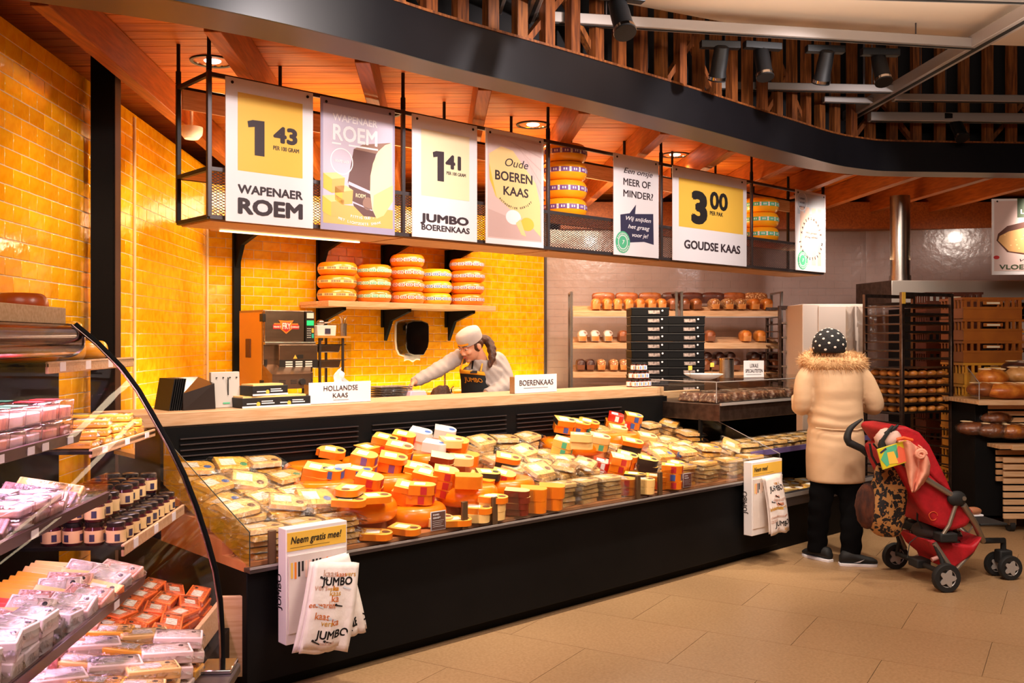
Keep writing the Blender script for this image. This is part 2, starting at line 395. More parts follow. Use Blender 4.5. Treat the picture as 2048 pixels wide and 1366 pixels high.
# curved black fascia
rs=[]
def seg_strip(A,B,z0,z1):
    mb=MB(); rr=[[(a[0],a[1],z0),(b[0],b[1],z0),(b[0],b[1],z1),(a[0],a[1],z1)] for a,b in zip(A,B)]
    return mb.rings(rr)
def smoothP(P,n=6):
    out=[]
    for i in range(len(P)-1):
        p0=P[max(i-1,0)];p1=P[i];p2=P[i+1];p3=P[min(i+2,len(P)-1)]
        for k in range(n):
            t=k/n; out.append(tuple(.5*((2*p1[j])+(-p0[j]+p2[j])*t+(2*p0[j]-5*p1[j]+4*p2[j]-p3[j])*t*t+(-p0[j]+3*p1[j]-3*p2[j]+p3[j])*t**3) for j in (0,1)))
    out.append(P[-1]); return out
So=smoothP(OUT); Si=smoothP(INN)
fa=thing('curved_fascia','long curved black steel fascia beam hanging above the price signs','beam',(0,6,3.1))
seg_strip(So,[(a+(c-a)*.05,b+(d-b)*.05) for (a,b),(c,d) in zip(So,Si)],3.175,3.45).build('face_plate',M['fascia'],fa,world=True,smooth=40)
seg_strip([(a+(c-a)*.05,b+(d-b)*.05) for (a,b),(c,d) in zip(So,Si)],Si,3.176,3.20).build('soffit_plate',mat('lit_soffit_steel','#6b5650',.45,.2),fa,world=True,smooth=40)  # pinkish light from below is put into the soffit colour
seg_strip([(a-.01,b-.02) for a,b in So],[(a+.01,b+.03) for a,b in So],3.45,3.465).build('top_flange',M['stud'],fa,world=True,smooth=40)
# lattice of oak studs above it, with a dark wall behind
mid=[(a+(c-a)*.35,b+(d-b)*.35) for (a,b),(c,d) in zip(So,Si)]
bk=[(a+(c-a)*1.3,b+(d-b)*1.3) for (a,b),(c,d) in zip(So,Si)]
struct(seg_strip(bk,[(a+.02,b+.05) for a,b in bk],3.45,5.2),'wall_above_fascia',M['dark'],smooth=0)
la=thing('stud_lattice','oak stud lattice rising above the black fascia with diagonal braces','lattice',(1,7,3.46))
def walk(P,step,start=0):
    out=[];acc=start
    for a,b in zip(P,P[1:]):
        d=math.dist(a,b)
        while acc<d:
            t=acc/d; out.append((a[0]+(b[0]-a[0])*t,a[1]+(b[1]-a[1])*t,math.atan2(b[1]-a[1],b[0]-a[0]))); acc+=step
        acc-=d
    return out
st=[q for q in walk(mid,.235,.1) if q[0]>-1.6]
for k,(x,y,a) in enumerate(st):
    MB().bb(-.042,.042,-.03,.03,3.466,4.7,Mx=T(x,y,0,rz=a)).build('stud',M['stud'],la,world=True,smooth=0)
for k in range(3,len(st)-3,3):
    x,y,a=st[k]; x2,y2,a2=st[k+(2 if k%2 else -2)]
    F,L=frame_between((x,y,3.47),(x2,y2,4.0)); 
    MB().box((0,0,L/2),(.05,.04,L),Mx=Matrix.Translation((0.02,.07,0))@F).build('brace',M['stud'],la,world=True,smooth=0)
x0=st
struct(MB().bb(-6,9,-3,15,5.2,5.3),'ceiling_upper',M['dark'],smooth=0)
# pale ceiling rafts
raf=thing('ceiling_raft','pale beige ceiling raft of sloping panels above the light tracks','ceiling panel',(2.5,6.3,3.86))
MB().prism([(.22,5.2),(4.9,4.9),(4.9,6.2),(.22,5.95)],3.92,3.95).build('panel',M['beige'],raf,world=True,smooth=0)
MB().prism([(.22,5.98),(4.9,6.23),(4.9,7.4),(3.4,7.25),(1.6,6.8),(.5,6.25)],3.86,3.89).build('panel',M['beige'],raf,world=True,smooth=0)
# grid of aluminium tracks
TZ=3.7
def track(x0,y0,x1,y1,lab,w=.07,h=.07,z=TZ,grp='aluminium ceiling tracks'):
    d=math.dist((x0,y0),(x1,y1)); F=T(x0,y0,z,rz=math.atan2(y1-y0,x1-x0)); c=((x0+x1)/2,(y0+y1)/2,z)
    t=thing('light_track',lab,'track',c,math.atan2(y1-y0,x1-x0),grp)
    MB().bb(0,d,-w/2,w/2,0,h,Mx=F).build('rail',M['alu'],t,world=True,bevel=.004,seg=1)
    MB().bb(.02,d-.02,-w*.16,w*.16,-.004,0,Mx=F).build('groove',M['rubber'],t,world=True)
    for k in (.15,.85): MB().cyl((d*k,0,h),(d*k,0,5.2-z),.006,n=6,Mx=F).build('hanger',M['gunmetal'],t,world=True)
track(.15,6.28,3.36,6.86,'longest pale metal track running left to right under the beige raft')
track(3.42,5.6,3.22,9.1,'thick pale metal beam running from the top right corner into the dark',.11,.09)
track(1.53,7.95,3.24,8.08,'short pale metal track in front of the stud lattice, right of centre',.08,.06)
track(3.35,8.35,6.5,8.5,'pale metal track at the right edge, upper of the two',.07,.06)
track(2.75,9.0-.6,3.2,8.45,'very short pale metal track ending at the diagonal beam',.06,.05)
track(3.3,8.78,6.5,8.9,'pale metal track at the right edge, lower of the two',.09,.08,3.62)
track(-.16,6.6,.06,4.8,'pale metal track crossing the top edge, left of the pair',.07,.06)
track(.06,6.75,.28,4.8,'pale metal track crossing the top edge, right of the pair',.07,.06)
track(1.0,5.75,4.8,6.05,'pale metal track along the top edge of the picture',.07,.06)
def spot(name,x,y,z,az,tilt,lab,sc=1,plate=True):
    t=thing(name,lab,'spotlight',(x,y,z),az,'black track spotlights'); t.scale=(sc,)*3
    MB().bb(-.14,.14,-.03,.03,-.05,0).build('gear_box',M['blackmetal'],t,bevel=.004)
    MB().cyl((0,0,-.05),(0,0,-.10),.015).build('stem',M['blackmetal'],t)
    F=T(0,0,-.12,rx=tilt)
    m=MB().lathe([(.03,.09),(.05,.08),(.055,0),(.055,-.09),(.062,-.12),(.062,-.15)],18,Mx=F); m.build('head',M['blackmetal'],t)
    MB().rings([[(r*math.cos(2*PI*i/18),r*math.sin(2*PI*i/18),z) for i in range(18)] for r,z in ((.063,-.12),(.064,-.14),(.060,-.14),(.060,-.12))],Mx=F,caps=False).build('lens_ring',M['chrome'],t)
    return t
p=at(1240,-10,5.2); spot('track_spotlight',p[0],p[1],p[2]+.02,0.3,-.5,'black spotlight hanging at the top edge, nearest to the camera',1.0)
for (px,py,Y,az,ti,lab) in [(1440,83,6.6,.1,.5,'black track spotlight pointing away, leftmost under the long track'),(1525,85,6.75,.2,-.3,'black track spotlight second from left under the long track'),
      (1650,92,6.8,.1,.5,'black track spotlight third from left under the long track'),(1760,98,6.85,.1,-.4,'black track spotlight rightmost under the long track'),(1915,228,8.8,.1,-.6,'black box spotlight under the far right track')]:
    X,Y_,Z_=at(px,py,Y); spot('track_spotlight',X,Y_,Z_,az,ti,lab)
# downlights
for (px,py,Y,lab) in [(425,123,6.14,'round recessed downlight over the nearest price sign'),(1066,250,7.95,'round recessed downlight beyond the fourth hanging sign'),(1350,310,9.25,'round recessed downlight farthest along the plank ceiling')]:
    X,Y_,_=at(px,py,Y); zc=3.397
    Y_=(zc-EYE)*FPX/(HORY-py); X=(px-1024)/FPX*Y_
    t=thing('downlight',lab,'lamp',(X,Y_,zc),0,'recessed downlights')
    MB().lathe([(.115,.02),(.12,-.004),(.14,-.006),(.142,.0),(.142,.01)],28).build('rim',M['blackmetal'],t)
    MB().lathe([(.03,.10),(.09,.04),(.116,.0),(.118,0),(.1,.05),(.04,.12)],28).build('reflector',M['chrome'],t)
    MB().ell((0,0,.004),(.055,.055,.014),14,8).build('bulb',M['lamp'],t)
    light('SPOT','downlight beam',(X,Y_,zc-.05),75,(1,.78,.5),(X,Y_,0),.08,spot=120)
# ================================================================ CHEESE COUNTER
SE=cs(1562,0.0)
cc=cthing('cheese_counter','long black refrigerated cheese counter with low glass front, heaped with cheese','counter',0,0,0)
DK=lambda D: .60+.29*max(D,0.04)
m=MB(); m.bb(0,SE,.10,1.30,0,.07); m.bb(0,SE,.03,1.30,.07,.57); m.build('base',M['black'],cc,bevel=.004)
MB().bb(-.005,SE,-.01,.05,.572,.592).build('front_ledge',M['gunmetal'],cc,bevel=.003)
MB().bb(-.005,SE,-.014,-.008,.590,.600).build('ledge_strip',M['alu'],cc)
STEP=lambda D: .61+.065*max(0,min(3,int((D-.04)/.23)))
for k in range(4): MB().bb(0,SE,.04+.23*k,.04+.23*(k+1) if k<3 else .96,.57,.61+.065*k).build('deck_board',mat('deck_board','#d08a58',.5,0,'#b8703f',5),cc,smooth=0)
MB().bb(0,cs(1328,1.0),.97,1.31,.60,1.145).build('back_panel',M['black'],cc)
for s0,s1 in ((.1,1.2),(1.3,2.4),(2.5,3.6)):
    g=MB(); 
    for k in range(5): g.bb(s0,s1,.955,.968,.96+.03*k,.966+.03*k)
    tag(g.build('air_grille',M['gunmetal'],cc),kind='stuff')
# scuffs on the black front
g=MB()
# glass: front panes, left and right end panes
bounds=[0.0,cs(962,0)-.005,cs(1298,0),SE]
for a,b in zip(bounds,bounds[1:]):
    MB().bb(a+.008,b-.008,.004,.010,.598,.752).build('front_pane',M['glass'],cc)
def endpane(x):
    MB().add([(x,.008,.598),(x,.93,.86),(x,.93,1.10),(x,.008,.752),(x+.006,.008,.598),(x+.006,.93,.86),(x+.006,.93,1.10),(x+.006,.008,.752)],[(0,1,2,3),(7,6,5,4),(0,3,7,4),(1,5,6,2),(3,2,6,7),(0,4,5,1)]).build('end_pane',M['glass'],cc,smooth=0)
endpane(0.0); endpane(SE-.01)
ge=mat('glass_edge','#23342f',.2)
MB().tube([(0.003,.008,.602),(.003,.008,.752),(.003,.93,1.10)],.0025,6).build('pane_edge',ge,cc)
MB().tube([(SE-.004,.008,.602),(SE-.004,.008,.752),(SE-.004,.93,1.10)],.0025,6).build('pane_edge',M['alu'],cc)
bz=mat('bronze_clamp','#6d5238',.4,.5)
for px in (545,930,990,1277,1321):
    s=cs(px,0.0); MB().bb(s-.018,s+.018,-.004,.014,.598,.748).build('glass_clamp',bz,cc,bevel=.003)
cp=[]
# wooden service worktop
wt=cone(MB().bb(-.2,cs(1328,1.0),0,.38,-.073,0),'service_worktop',M['oak'],'long pale oak worktop running behind and above the cheese counter','worktop',0,1.0,1.22,bevel=.005)
s=cs(468,1.0)
# ================================================================ HANGING RACK
RD0,RD1=1.36,1.78
posts=[cs(x,RD0) for x in (418,806,1096,1322,1503,1646)]
zb=cz(1095,496,RD0); zm=cz(1095,424,RD0); zt=cz(1095,283,RD0)
rk=cthing('hanging_rack','long open steel display rack hung from the ceiling over the counter','rack',0,RD0,zb)
def rb(mb,s0,s1,D0,D1,z0,z1): return mb.bb(s0,s1,D0-RD0,D1-RD0,z0-zb,z1-zb)
for i,s in enumerate(posts):
    for D in (RD0,RD1):
        rb(MB(),s-.014,s+.014,D-.012,D+.012,zb,zt+.02).build('post',M['gunmetal'] if D==RD0 else M['blackmetal'],rk,bevel=.003,seg=1)
        m=MB(); m.cyl((s,D-RD0,zt-zb),(s,D-RD0,3.40-zb),.012,n=8); m.cyl((s,D-RD0,zt-zb+.02),(s,D-RD0,zt-zb+.10),.017,n=8); m.build('hanger_rod',M['blackmetal'],rk)
    for z in (zb,zm,zt):
        rb(MB(),s-.012,s+.012,RD0,RD1,z-.012,z+.012).build('crossbar',M['blackmetal'],rk)
for i in range(5):
    s=(posts[i]+posts[i+1])/2
    if i>0 or True: MB().cyl((s,RD1-RD0,zt-zb),(s,RD1-RD0,3.4-zb),.012,n=8).build('hanger_rod',M['blackmetal'],rk)
for D in (RD0,RD1):
    for z in (zb,zm,zt):
        rb(MB(),posts[0],posts[-1],D-.011,D+.011,z-.013,z+.013).build('rail',M['gunmetal'] if D==RD0 else M['blackmetal'],rk,bevel=.002,seg=1)
for a,b in zip(posts,posts[1:]):
    for z,th in ((zb,.018),(zm,.015)):
        rb(MB(),a+.015,b-.015,RD0+.013,RD1-.013,z-.022 if z==zb else z-.01,z-.022+th if z==zb else z+.006).build('shelf_board',M['pine'] if z!=zb else M['oak2'],rk)
rb(MB(),posts[0]+.015,posts[-1]-.015,RD1-.03,RD1-.013,zt-.13,zt-.01).build('back_board',M['oak2'],rk)
for a,b in zip(posts,posts[1:]):
    g=MB(); W_=b-a-.03; H_=zm-zb-.03; st_=.034; n=int((W_+H_*2)/st_)
    for sg in (1,-1):
        for k in range(n+1):
            x0=-2*H_+k*st_ if sg==1 else k*st_
            # line slope 1/2: z rises half of x
            pts=[]
            xa,za=x0,0; xb,zb_=x0+sg*2*H_,H_
            # clip x in 0..W
            def cl(xa,za,xb,zb2):
                if xb==xa: return None
                t0,t1=0,1
                for lo,hi in ((0,W_),):
                    ta=(lo-xa)/(xb-xa); tb=(hi-xa)/(xb-xa)
                    if ta>tb: ta,tb=tb,ta
                    t0=max(t0,ta); t1=min(t1,tb)
                if t1-t0<.02: return None
                return (xa+(xb-xa)*t0,za+(zb2-za)*t0,xa+(xb-xa)*t1,za+(zb2-za)*t1)
            c=cl(xa,za,xb,zb_)
            if c:
                g.rings([[(c[0],-.002,c[1]-.0022),(c[0],.0,c[1]+.0022),(c[0],.002,c[1]-.0022)],[(c[2],-.002,c[3]-.0022),(c[2],0,c[3]+.0022),(c[2],.002,c[3]-.0022)]],Mx=T(a+.015,0.0,.015))
    tag(g.build('expanded_mesh',M['gunmetal'],rk,smooth=0),kind='stuff')
# LED strip under the rack
rb(MB(),posts[0]+.25,posts[1]-.1,RD1-.05,RD1-.03,zb-.034,zb-.026).build('led_strip',M['ledw'],rk)
# ---------------------------------------------------------------- signs
def pm(name,c): return mat('print_'+name,c,.5)
P=dict(ink=M['ink'],blk=M['inkb'],yel=pm('yellow','#f2c04a'),pyel=pm('pale_yellow','#f6e3b8'),wht=pm('white','#f3edee'),lav=pm('lavender','#a79db6'),lav2=pm('light_lavender','#cfc3d2'),
 cream=pm('cream','#f4d290'),cream2=pm('deep_cream','#e8b463'),brown=pm('brown','#6b4a45'),brown2=pm('mid_brown','#9a7666'),navy=pm('navy','#38354f'),grn=pm('green','#58b98a'),
 pink=pm('pink_wood','#dcc0b8'),pink2=pm('pink_grain','#cfaea6'),sal=pm('salmon','#f3cdb8'),gry=pm('grey','#c9cdd2'),olive=pm('olive','#3f5133'),crumb=pm('crumb','#dba668'),crust=pm('crust','#5a3022'),org=pm('orange','#f0882c'),
 red=pm('red','#c22a2a'),prp=pm('purple','#7d4a8c'),blu=pm('blue','#3f5fa8'))
class Sign:
    def __init__(s,name,lab,W,H,loc,rz,frame=.008,base=None,cat='sign',grp=None,bolts=True,base_m=None):
        s.W,s.H=W,H; s.t=thing(name,lab,cat,loc,rz,grp); s.L={}; s.n=0
        MB().bb(0,W,-frame,0,0,H).build('plate',base_m or M['board'],s.t,bevel=.0015,seg=1); s.y=-frame
        if bolts:
            for bx in (.07*W if W<1 else .05,W-.07*W):
                MB().cyl((bx,s.y-.004,H*.965),(bx,s.y+.001,H*.965),.009,n=10).build('bolt',M['inkb'],s.t)
    def poly(s,col,pts,part='print',layer=1):
        m=s.L.setdefault((part,col),MB()); m.prism([(x*s.W,y*s.H) for x,y in pts],0,.0006,0,T(0,s.y-.0008*layer,0)@UP); return s
    def ell(s,col,cx,cy,rx,ry,n=24,layer=1,part='print'):
        return s.poly(col,[(cx+rx*math.cos(2*PI*i/n),cy+ry*math.sin(2*PI*i/n)*s.W/s.H if False else cy+ry*math.sin(2*PI*i/n)) for i in range(n)],part,layer)
    def ring(s,col,cx,cy,r,w,layer=2,n=36):
        m=s.L.setdefault(('print',col),MB()); k=s.W/s.H
        a=[((cx+r*math.cos(2*PI*i/n))*s.W,cy*s.H+r*s.W*math.sin(2*PI*i/n),0) for i in range(n)]
        b=[((cx+(r-w)*math.cos(2*PI*i/n))*s.W,cy*s.H+(r-w)*s.W*math.sin(2*PI*i/n),0) for i in range(n)]
        m.add(a+b,[(i,(i+1)%n,n+(i+1)%n,n+i) for i in range(n)],0,T(0,s.y-.0008*layer,0)@UP)
    def txt(s,col,t,x,y,h,w=None,bold=0.0,align='CENTER',layer=3,shear=0,rot=0,space=1.0,part='lettering'):
        """cap height h (fraction of H), optional width w (fraction of W)"""
        v,_=text_geo(t,1,bold,align,space,1.0,shear)
        ys=[p[1] for p in v]; xs=[p[0] for p in v]; hh=max(ys)-min(ys) if t.isupper() or t.isdigit() else .73
        sc=h*s.H/(.73 if not (t.isupper() or t.isdigit()) else hh); sx=1.0
        if w: sx=w*s.W/((max(xs)-min(xs))*sc)
        m=s.L.setdefault((part,col),MB())
        m.text(t,1,T(x*s.W,s.y-.0008*layer-.0004,y*s.H)@UP@Matrix.Rotation(rot,4,'Z')@Matrix.Diagonal((sc*sx,sc,1,1)),0,bold,align,space,1.0,shear)
        return s
    def arc(s,col,t,cx,cy,r,a0,a1,h,layer=3,flip=False,bold=.03):
        n=len(t)
        for i,ch in enumerate(t):
            if ch==' ': continue
            a=a0+(a1-a0)*(i+.5)/n; x=cx*s.W+r*s.W*math.cos(a); z=cy*s.H+r*s.W*math.sin(a)
            rot=a-PI/2 if not flip else a+PI/2
            m=s.L.setdefault(('lettering',col),MB())
            m.text(ch,1,T(x,s.y-.0008*layer-.0004,z)@UP@Matrix.Rotation(rot,4,'Z')@Matrix.Diagonal((h*s.H/.73,)*2+(1,1)),0,bold,'CENTER')
        return s
    def done(s):
        names={'print':'printed_shape'}
        for (part,col),m in s.L.items():
            m.build(names.get(part,part),P[col],s.t,smooth=0)
        return s.t
SD=1.325
def csign(lab,xl,xr,yt,yb,**k):
    s0,s1=cs(xl,SD),cs(xr,SD); z1,z0=cz(xl,yt,SD),cz(xl,yb,SD)
    S=Sign('hanging_sign',lab,s1-s0,z1-z0,CW(s0,SD,z0),RC,grp='signs on the hanging rack',**k)
    for bx in (.04,S.W-.04): MB().bb(bx-.012,bx+.012,0,.03,S.H*.93,S.H*.95).build('clip',M['gunmetal'],S.t)
    return S
R_=lambda a,b,c,d:[(a,b),(c,b),(c,d),(a,d)]
def one_fig(S,x,y,w,h): S.poly('ink',[(x+w*.42,y),(x+w,y),(x+w,y+h),(x+w*.30,y+h*.985),(x,y+h*.93),(x+w*.05,y+h*.76),(x+w*.42,y+h*.80)],'lettering',3)
S=csign('white sign with 1 43 on yellow and WAPENAER ROEM, nearest on the rack',450,625,152,442)
S.poly('yel',R_(.13,.36,.87,.905)); one_fig(S,.235,.48,.19,.25); S.txt('ink','43',.675,.60,.12,w=.28,bold=.05); S.txt('ink','PER 100 GRAM',.675,.54,.030,w=.30,bold=.015)
S.txt('ink','WAPENAER',.5,.205,.062,w=.74,bold=.03); S.txt('ink','ROEM',.5,.065,.115,w=.74,bold=.045); S.done()
S=csign('lavender poster with a cut dark cheese and yellow cubes, second on the rack',640,788,192,458)
S.poly('lav',R_(.0,0,1,1),layer=.5); S.poly('lav2',R_(.03,.05,.97,.95),layer=1)
S.poly('cream2',R_(.03,.05,.97,.20),layer=1.5)
S.poly('brown',[(.43,.64),(.55,.68),(.80,.70),(.73,.62),(.66,.45),(.69,.20),(.73,.13),(.56,.13),(.43,.20),(.35,.38)],layer=2)
S.poly('brown2',[(.43,.64),(.55,.685),(.94,.735),(.80,.66),(.73,.63)],layer=2.2); S.poly('lav2',[(.36,.385),(.655,.33),(.66,.305),(.355,.36)],layer=2.6); S.poly('lav2',[(.39,.24),(.68,.185),(.685,.175),(.40,.225)],layer=2.6)
S.ell('brown2',.62,.23,.07,.05,layer=2.6); S.txt('pyel','ROEM',.52,.27,.03,w=.13,bold=.01,layer=3)
S.poly('pyel',[(.95,.735),(.86,.71),(.76,.65),(.69,.55),(.655,.45),(.65,.32),(.68,.19),(.74,.12),(.84,.15),(.97,.27)],layer=2.8); S.poly('cream',[(.70,.30),(.97,.40),(.97,.27),(.84,.15),(.74,.12),(.69,.19)],layer=3.0)
def cube(S,x,y,w,h):
    S.poly('cream',[(x,y+h*.9),(x+w*.6,y+h),(x+w,y+h*.8),(x+w*.4,y+h*.66)],layer=3); S.poly('cream2',[(x+w*.4,y+h*.66),(x+w,y+h*.8),(x+w*.95,y+h*.1),(x+w*.4,y)],layer=3); S.poly('yel',[(x,y+h*.9),(x+w*.4,y+h*.66),(x+w*.4,y),(x,y+h*.2)],layer=3)
cube(S,.03,.28,.28,.16); cube(S,.18,.20,.24,.15); cube(S,.02,.10,.28,.17)
S.txt('wht','WAPENAER',.45,.835,.055,w=.60,bold=.02); S.txt('wht','ROEM',.45,.69,.125,w=.60,bold=.03); S.poly('wht',R_(.14,.655,.26,.668),layer=3); S.poly('wht',R_(.36,.655,.76,.668),layer=3)
S.ring('wht',.27,.53,.15,.012,layer=3.4); S.txt('wht','WAPENAER',.27,.52,.022,w=.20,bold=.01,layer=3.6)
S.arc('wht','PITTIG OUD -',.52,.75,.95,-PI/2-.15,-PI/2+.2,.02,flip=True,layer=4); S.arc('wht','MET LICHTZOETE SMAAK',.52,.75,1.02,-PI/2-.3,-PI/2+.28,.02,flip=True,layer=4); S.done()
S=csign('white sign with 1 41 on pale yellow and JUMBO BOERENKAAS, third on the rack',823,953,227,473)
S.poly('pyel',R_(.13,.345,.87,.89)); one_fig(S,.30,.48,.17,.25); S.txt('ink','41',.64,.60,.12,w=.24,bold=.05); S.txt('ink','PER 100 GRAM',.66,.545,.028,w=.30,bold=.015)
S.txt('ink','JUMBO',.5,.135,.09,w=.74,bold=.045); S.txt('ink','BOERENKAAS',.5,.065,.05,w=.74,bold=.025); S.done()
S=csign('poster of cheese on pink wood reading Oude BOEREN KAAS, fourth on the rack',970,1086,255,486)
S.poly('pink',R_(.03,.05,.96,.96),layer=1)
for k in range(7): S.poly('pink2',[(.06,.93-.0),(.10+.12*k,.95),(.95,.955-.12*k-.02),(.95,.95-.12*k)][1:],layer=1.3)
S.poly('pink2',[(.04,.06),(.95,.06),(.95,.16),(.04,.30)],layer=1.3)
S.poly('cream',[(.05,.78),(.25,.86),(.45,.84),(.85,.58),(.93,.40),(.94,.10),(.70,.22),(.40,.32),(.15,.42),(.06,.60)],layer=2)
S.poly('yel',[(.05,.70),(.18,.40),(.06,.56)],layer=2.4); S.ell('wht',.46,.25,.13,.065,layer=2.5); S.ell('yel',.70,.20,.12,.06,layer=2.5); S.poly('cream',[(.50,.20),(.60,.10),(.68,.09),(.58,.24)],layer=2.8)
S.txt('ink','Oude',.50,.695,.075,w=.40,shear=.3); S.txt('ink','BOEREN',.47,.565,.085,w=.64,bold=.022); S.txt('ink','KAAS',.50,.44,.08,w=.43,bold=.022)
S.arc('ink','AUTHENTIEK GERIJPT',.50,.62,.42,-PI/2-.75,-PI/2+.75,.018,flip=True); S.done()
S=csign('white sign asking MEER OF MINDER with a navy speech bubble, fifth on the rack',1226,1316,305,509)
S.txt('ink','Een onsje',.52,.82,.055,w=.64,shear=.3); S.txt('ink','MEER OF',.50,.70,.07,w=.60,bold=.01); S.txt('ink','MINDER?',.53,.585,.07,w=.66,bold=.01)
S.poly('navy',[(.14,.40),(.34,.425),(.48,.52),(.46,.425),(.87,.45),(.88,.135),(.66,.155),(.15,.12)],layer=1)
S.txt('wht','Wij snijden',.52,.355,.042,w=.56,shear=.3,bold=.01); S.txt('wht','het graag',.53,.275,.042,w=.48,shear=.3,bold=.01); S.txt('wht','voor je!',.56,.195,.042,w=.36,shear=.3,bold=.01)
def badge(S,cx,cy,r):
    k=S.W/S.H; S.poly('grn',[(cx+r*math.cos(2*PI*i/28),cy+r*k*math.sin(2*PI*i/28)) for i in range(28)],layer=3)
    S.ring('wht',cx,cy,r*.66,r*.08,layer=4); S.txt('wht','7',cx,cy-.02,.042,bold=.02,shear=.2,layer=4.5); S.arc('wht','ZEKERHEDEN',cx,cy,r*.72,PI*.9,PI*.1,.017,layer=4.5); S.arc('wht','ZEKERHEDEN',cx,cy,r*.90,PI*1.1,PI*1.9,.017,flip=True,layer=4.5)
badge(S,.19,.13,.155); S.done()
S=csign('wide white sign with 3 00 PER PAK on yellow and GOUDSE KAAS',1344,1492,331,520)
S.poly('yel',R_(.075,.365,.945,.885)); S.txt('blk','3',.34,.44,.365,w=.21,bold=.06); S.txt('blk','00',.60,.61,.20,w=.245,bold=.035); S.txt('blk','PER PAK',.565,.535,.045,w=.18,bold=.015); S.txt('ink','GOUDSE KAAS',.52,.14,.095,w=.76,bold=.03); S.done()
S=csign('narrow white poster with KAASPLANKJE SAMENSTELLEN in a circle, farthest on the rack',1590,1650,378,540)
S.poly('gry',R_(.06,.70,.96,.97),layer=1)
for a,b in ((.14,.26),(.30,.44),(.52,.66),(.72,.84)): S.poly('sal',R_(a,.08,b,.80),layer=1.2)
S.poly('sal',R_(.14,.45,.90,.72),layer=1.4); S.ring('wht',.2,.86,.17,.02); 
for i,w in enumerate(('LEKKER','VOOR','BIJ')): S.txt('ink',w,.2,.885-.05*i,.02,w=.16,layer=3)
S.arc('ink','KAASPLANKJE',.50,.43,.30,PI*.98,PI*.02,.034); S.arc('ink','SAMENSTELLEN',.50,.43,.40,PI*1.05,PI*1.95,.034,flip=True)
S.txt('ink','Wij geven',.5,.47,.026,w=.36,shear=.3); S.txt('ink','graag advies',.5,.42,.026,w=.42,shear=.3); badge(S,.22,.13,.16); S.done()
# far right bread poster
x0,_,z1=at(1983,398,9.6); _,_,z0=at(1983,550,9.6)
S=Sign('hanging_poster','bread poster with a cut brown loaf reading VLOERBROOD, hanging at the right edge',.74,z1-z0,(x0,9.6,z0),-.1)
S.poly('pink',R_(.03,.05,.97,.97),layer=1); S.poly('olive',R_(.33,.75,.97,1.0),layer=2); S.ring('wht',.58,.90,.075,.022,layer=3); S.poly('wht',[(.58,.94),(.66,.975),(.64,.93)],layer=3.2)
S.txt('wht','La PLACE',.65,.80,.06,w=.56,bold=.015)
S.poly('crust',[(.06,.45),(.08,.54),(.20,.64),(.45,.70),(.9,.72),(.97,.5),(.9,.32),(.45,.26),(.20,.30)],layer=2.2); S.poly('crumb',[(.08,.45),(.10,.51),(.22,.57),(.45,.62),(.75,.62),(.9,.5),(.85,.34),(.45,.28),(.22,.31)],layer=2.8)
rr=random.Random(3)
for k in range(26): S.ell('cream',rr.uniform(.16,.8),rr.uniform(.34,.56),.012,.008,n=8,layer=3)
S.ell('red',.06,.23,.04,.025,layer=2,n=10); S.txt('ink','Volkoren',.55,.175,.035,w=.4,shear=.3); S.txt('olive','VLOERBROOD',.53,.075,.062,w=.86,bold=.02); S.done()
MB().cyl((.36,.02,z1-z0-.01),(.36,.02,3.2-z0),.012,n=8).bb(0,.74,.002,.02,z1-z0-.03,z1-z0).build('hanger',M['blackmetal'],S.t)
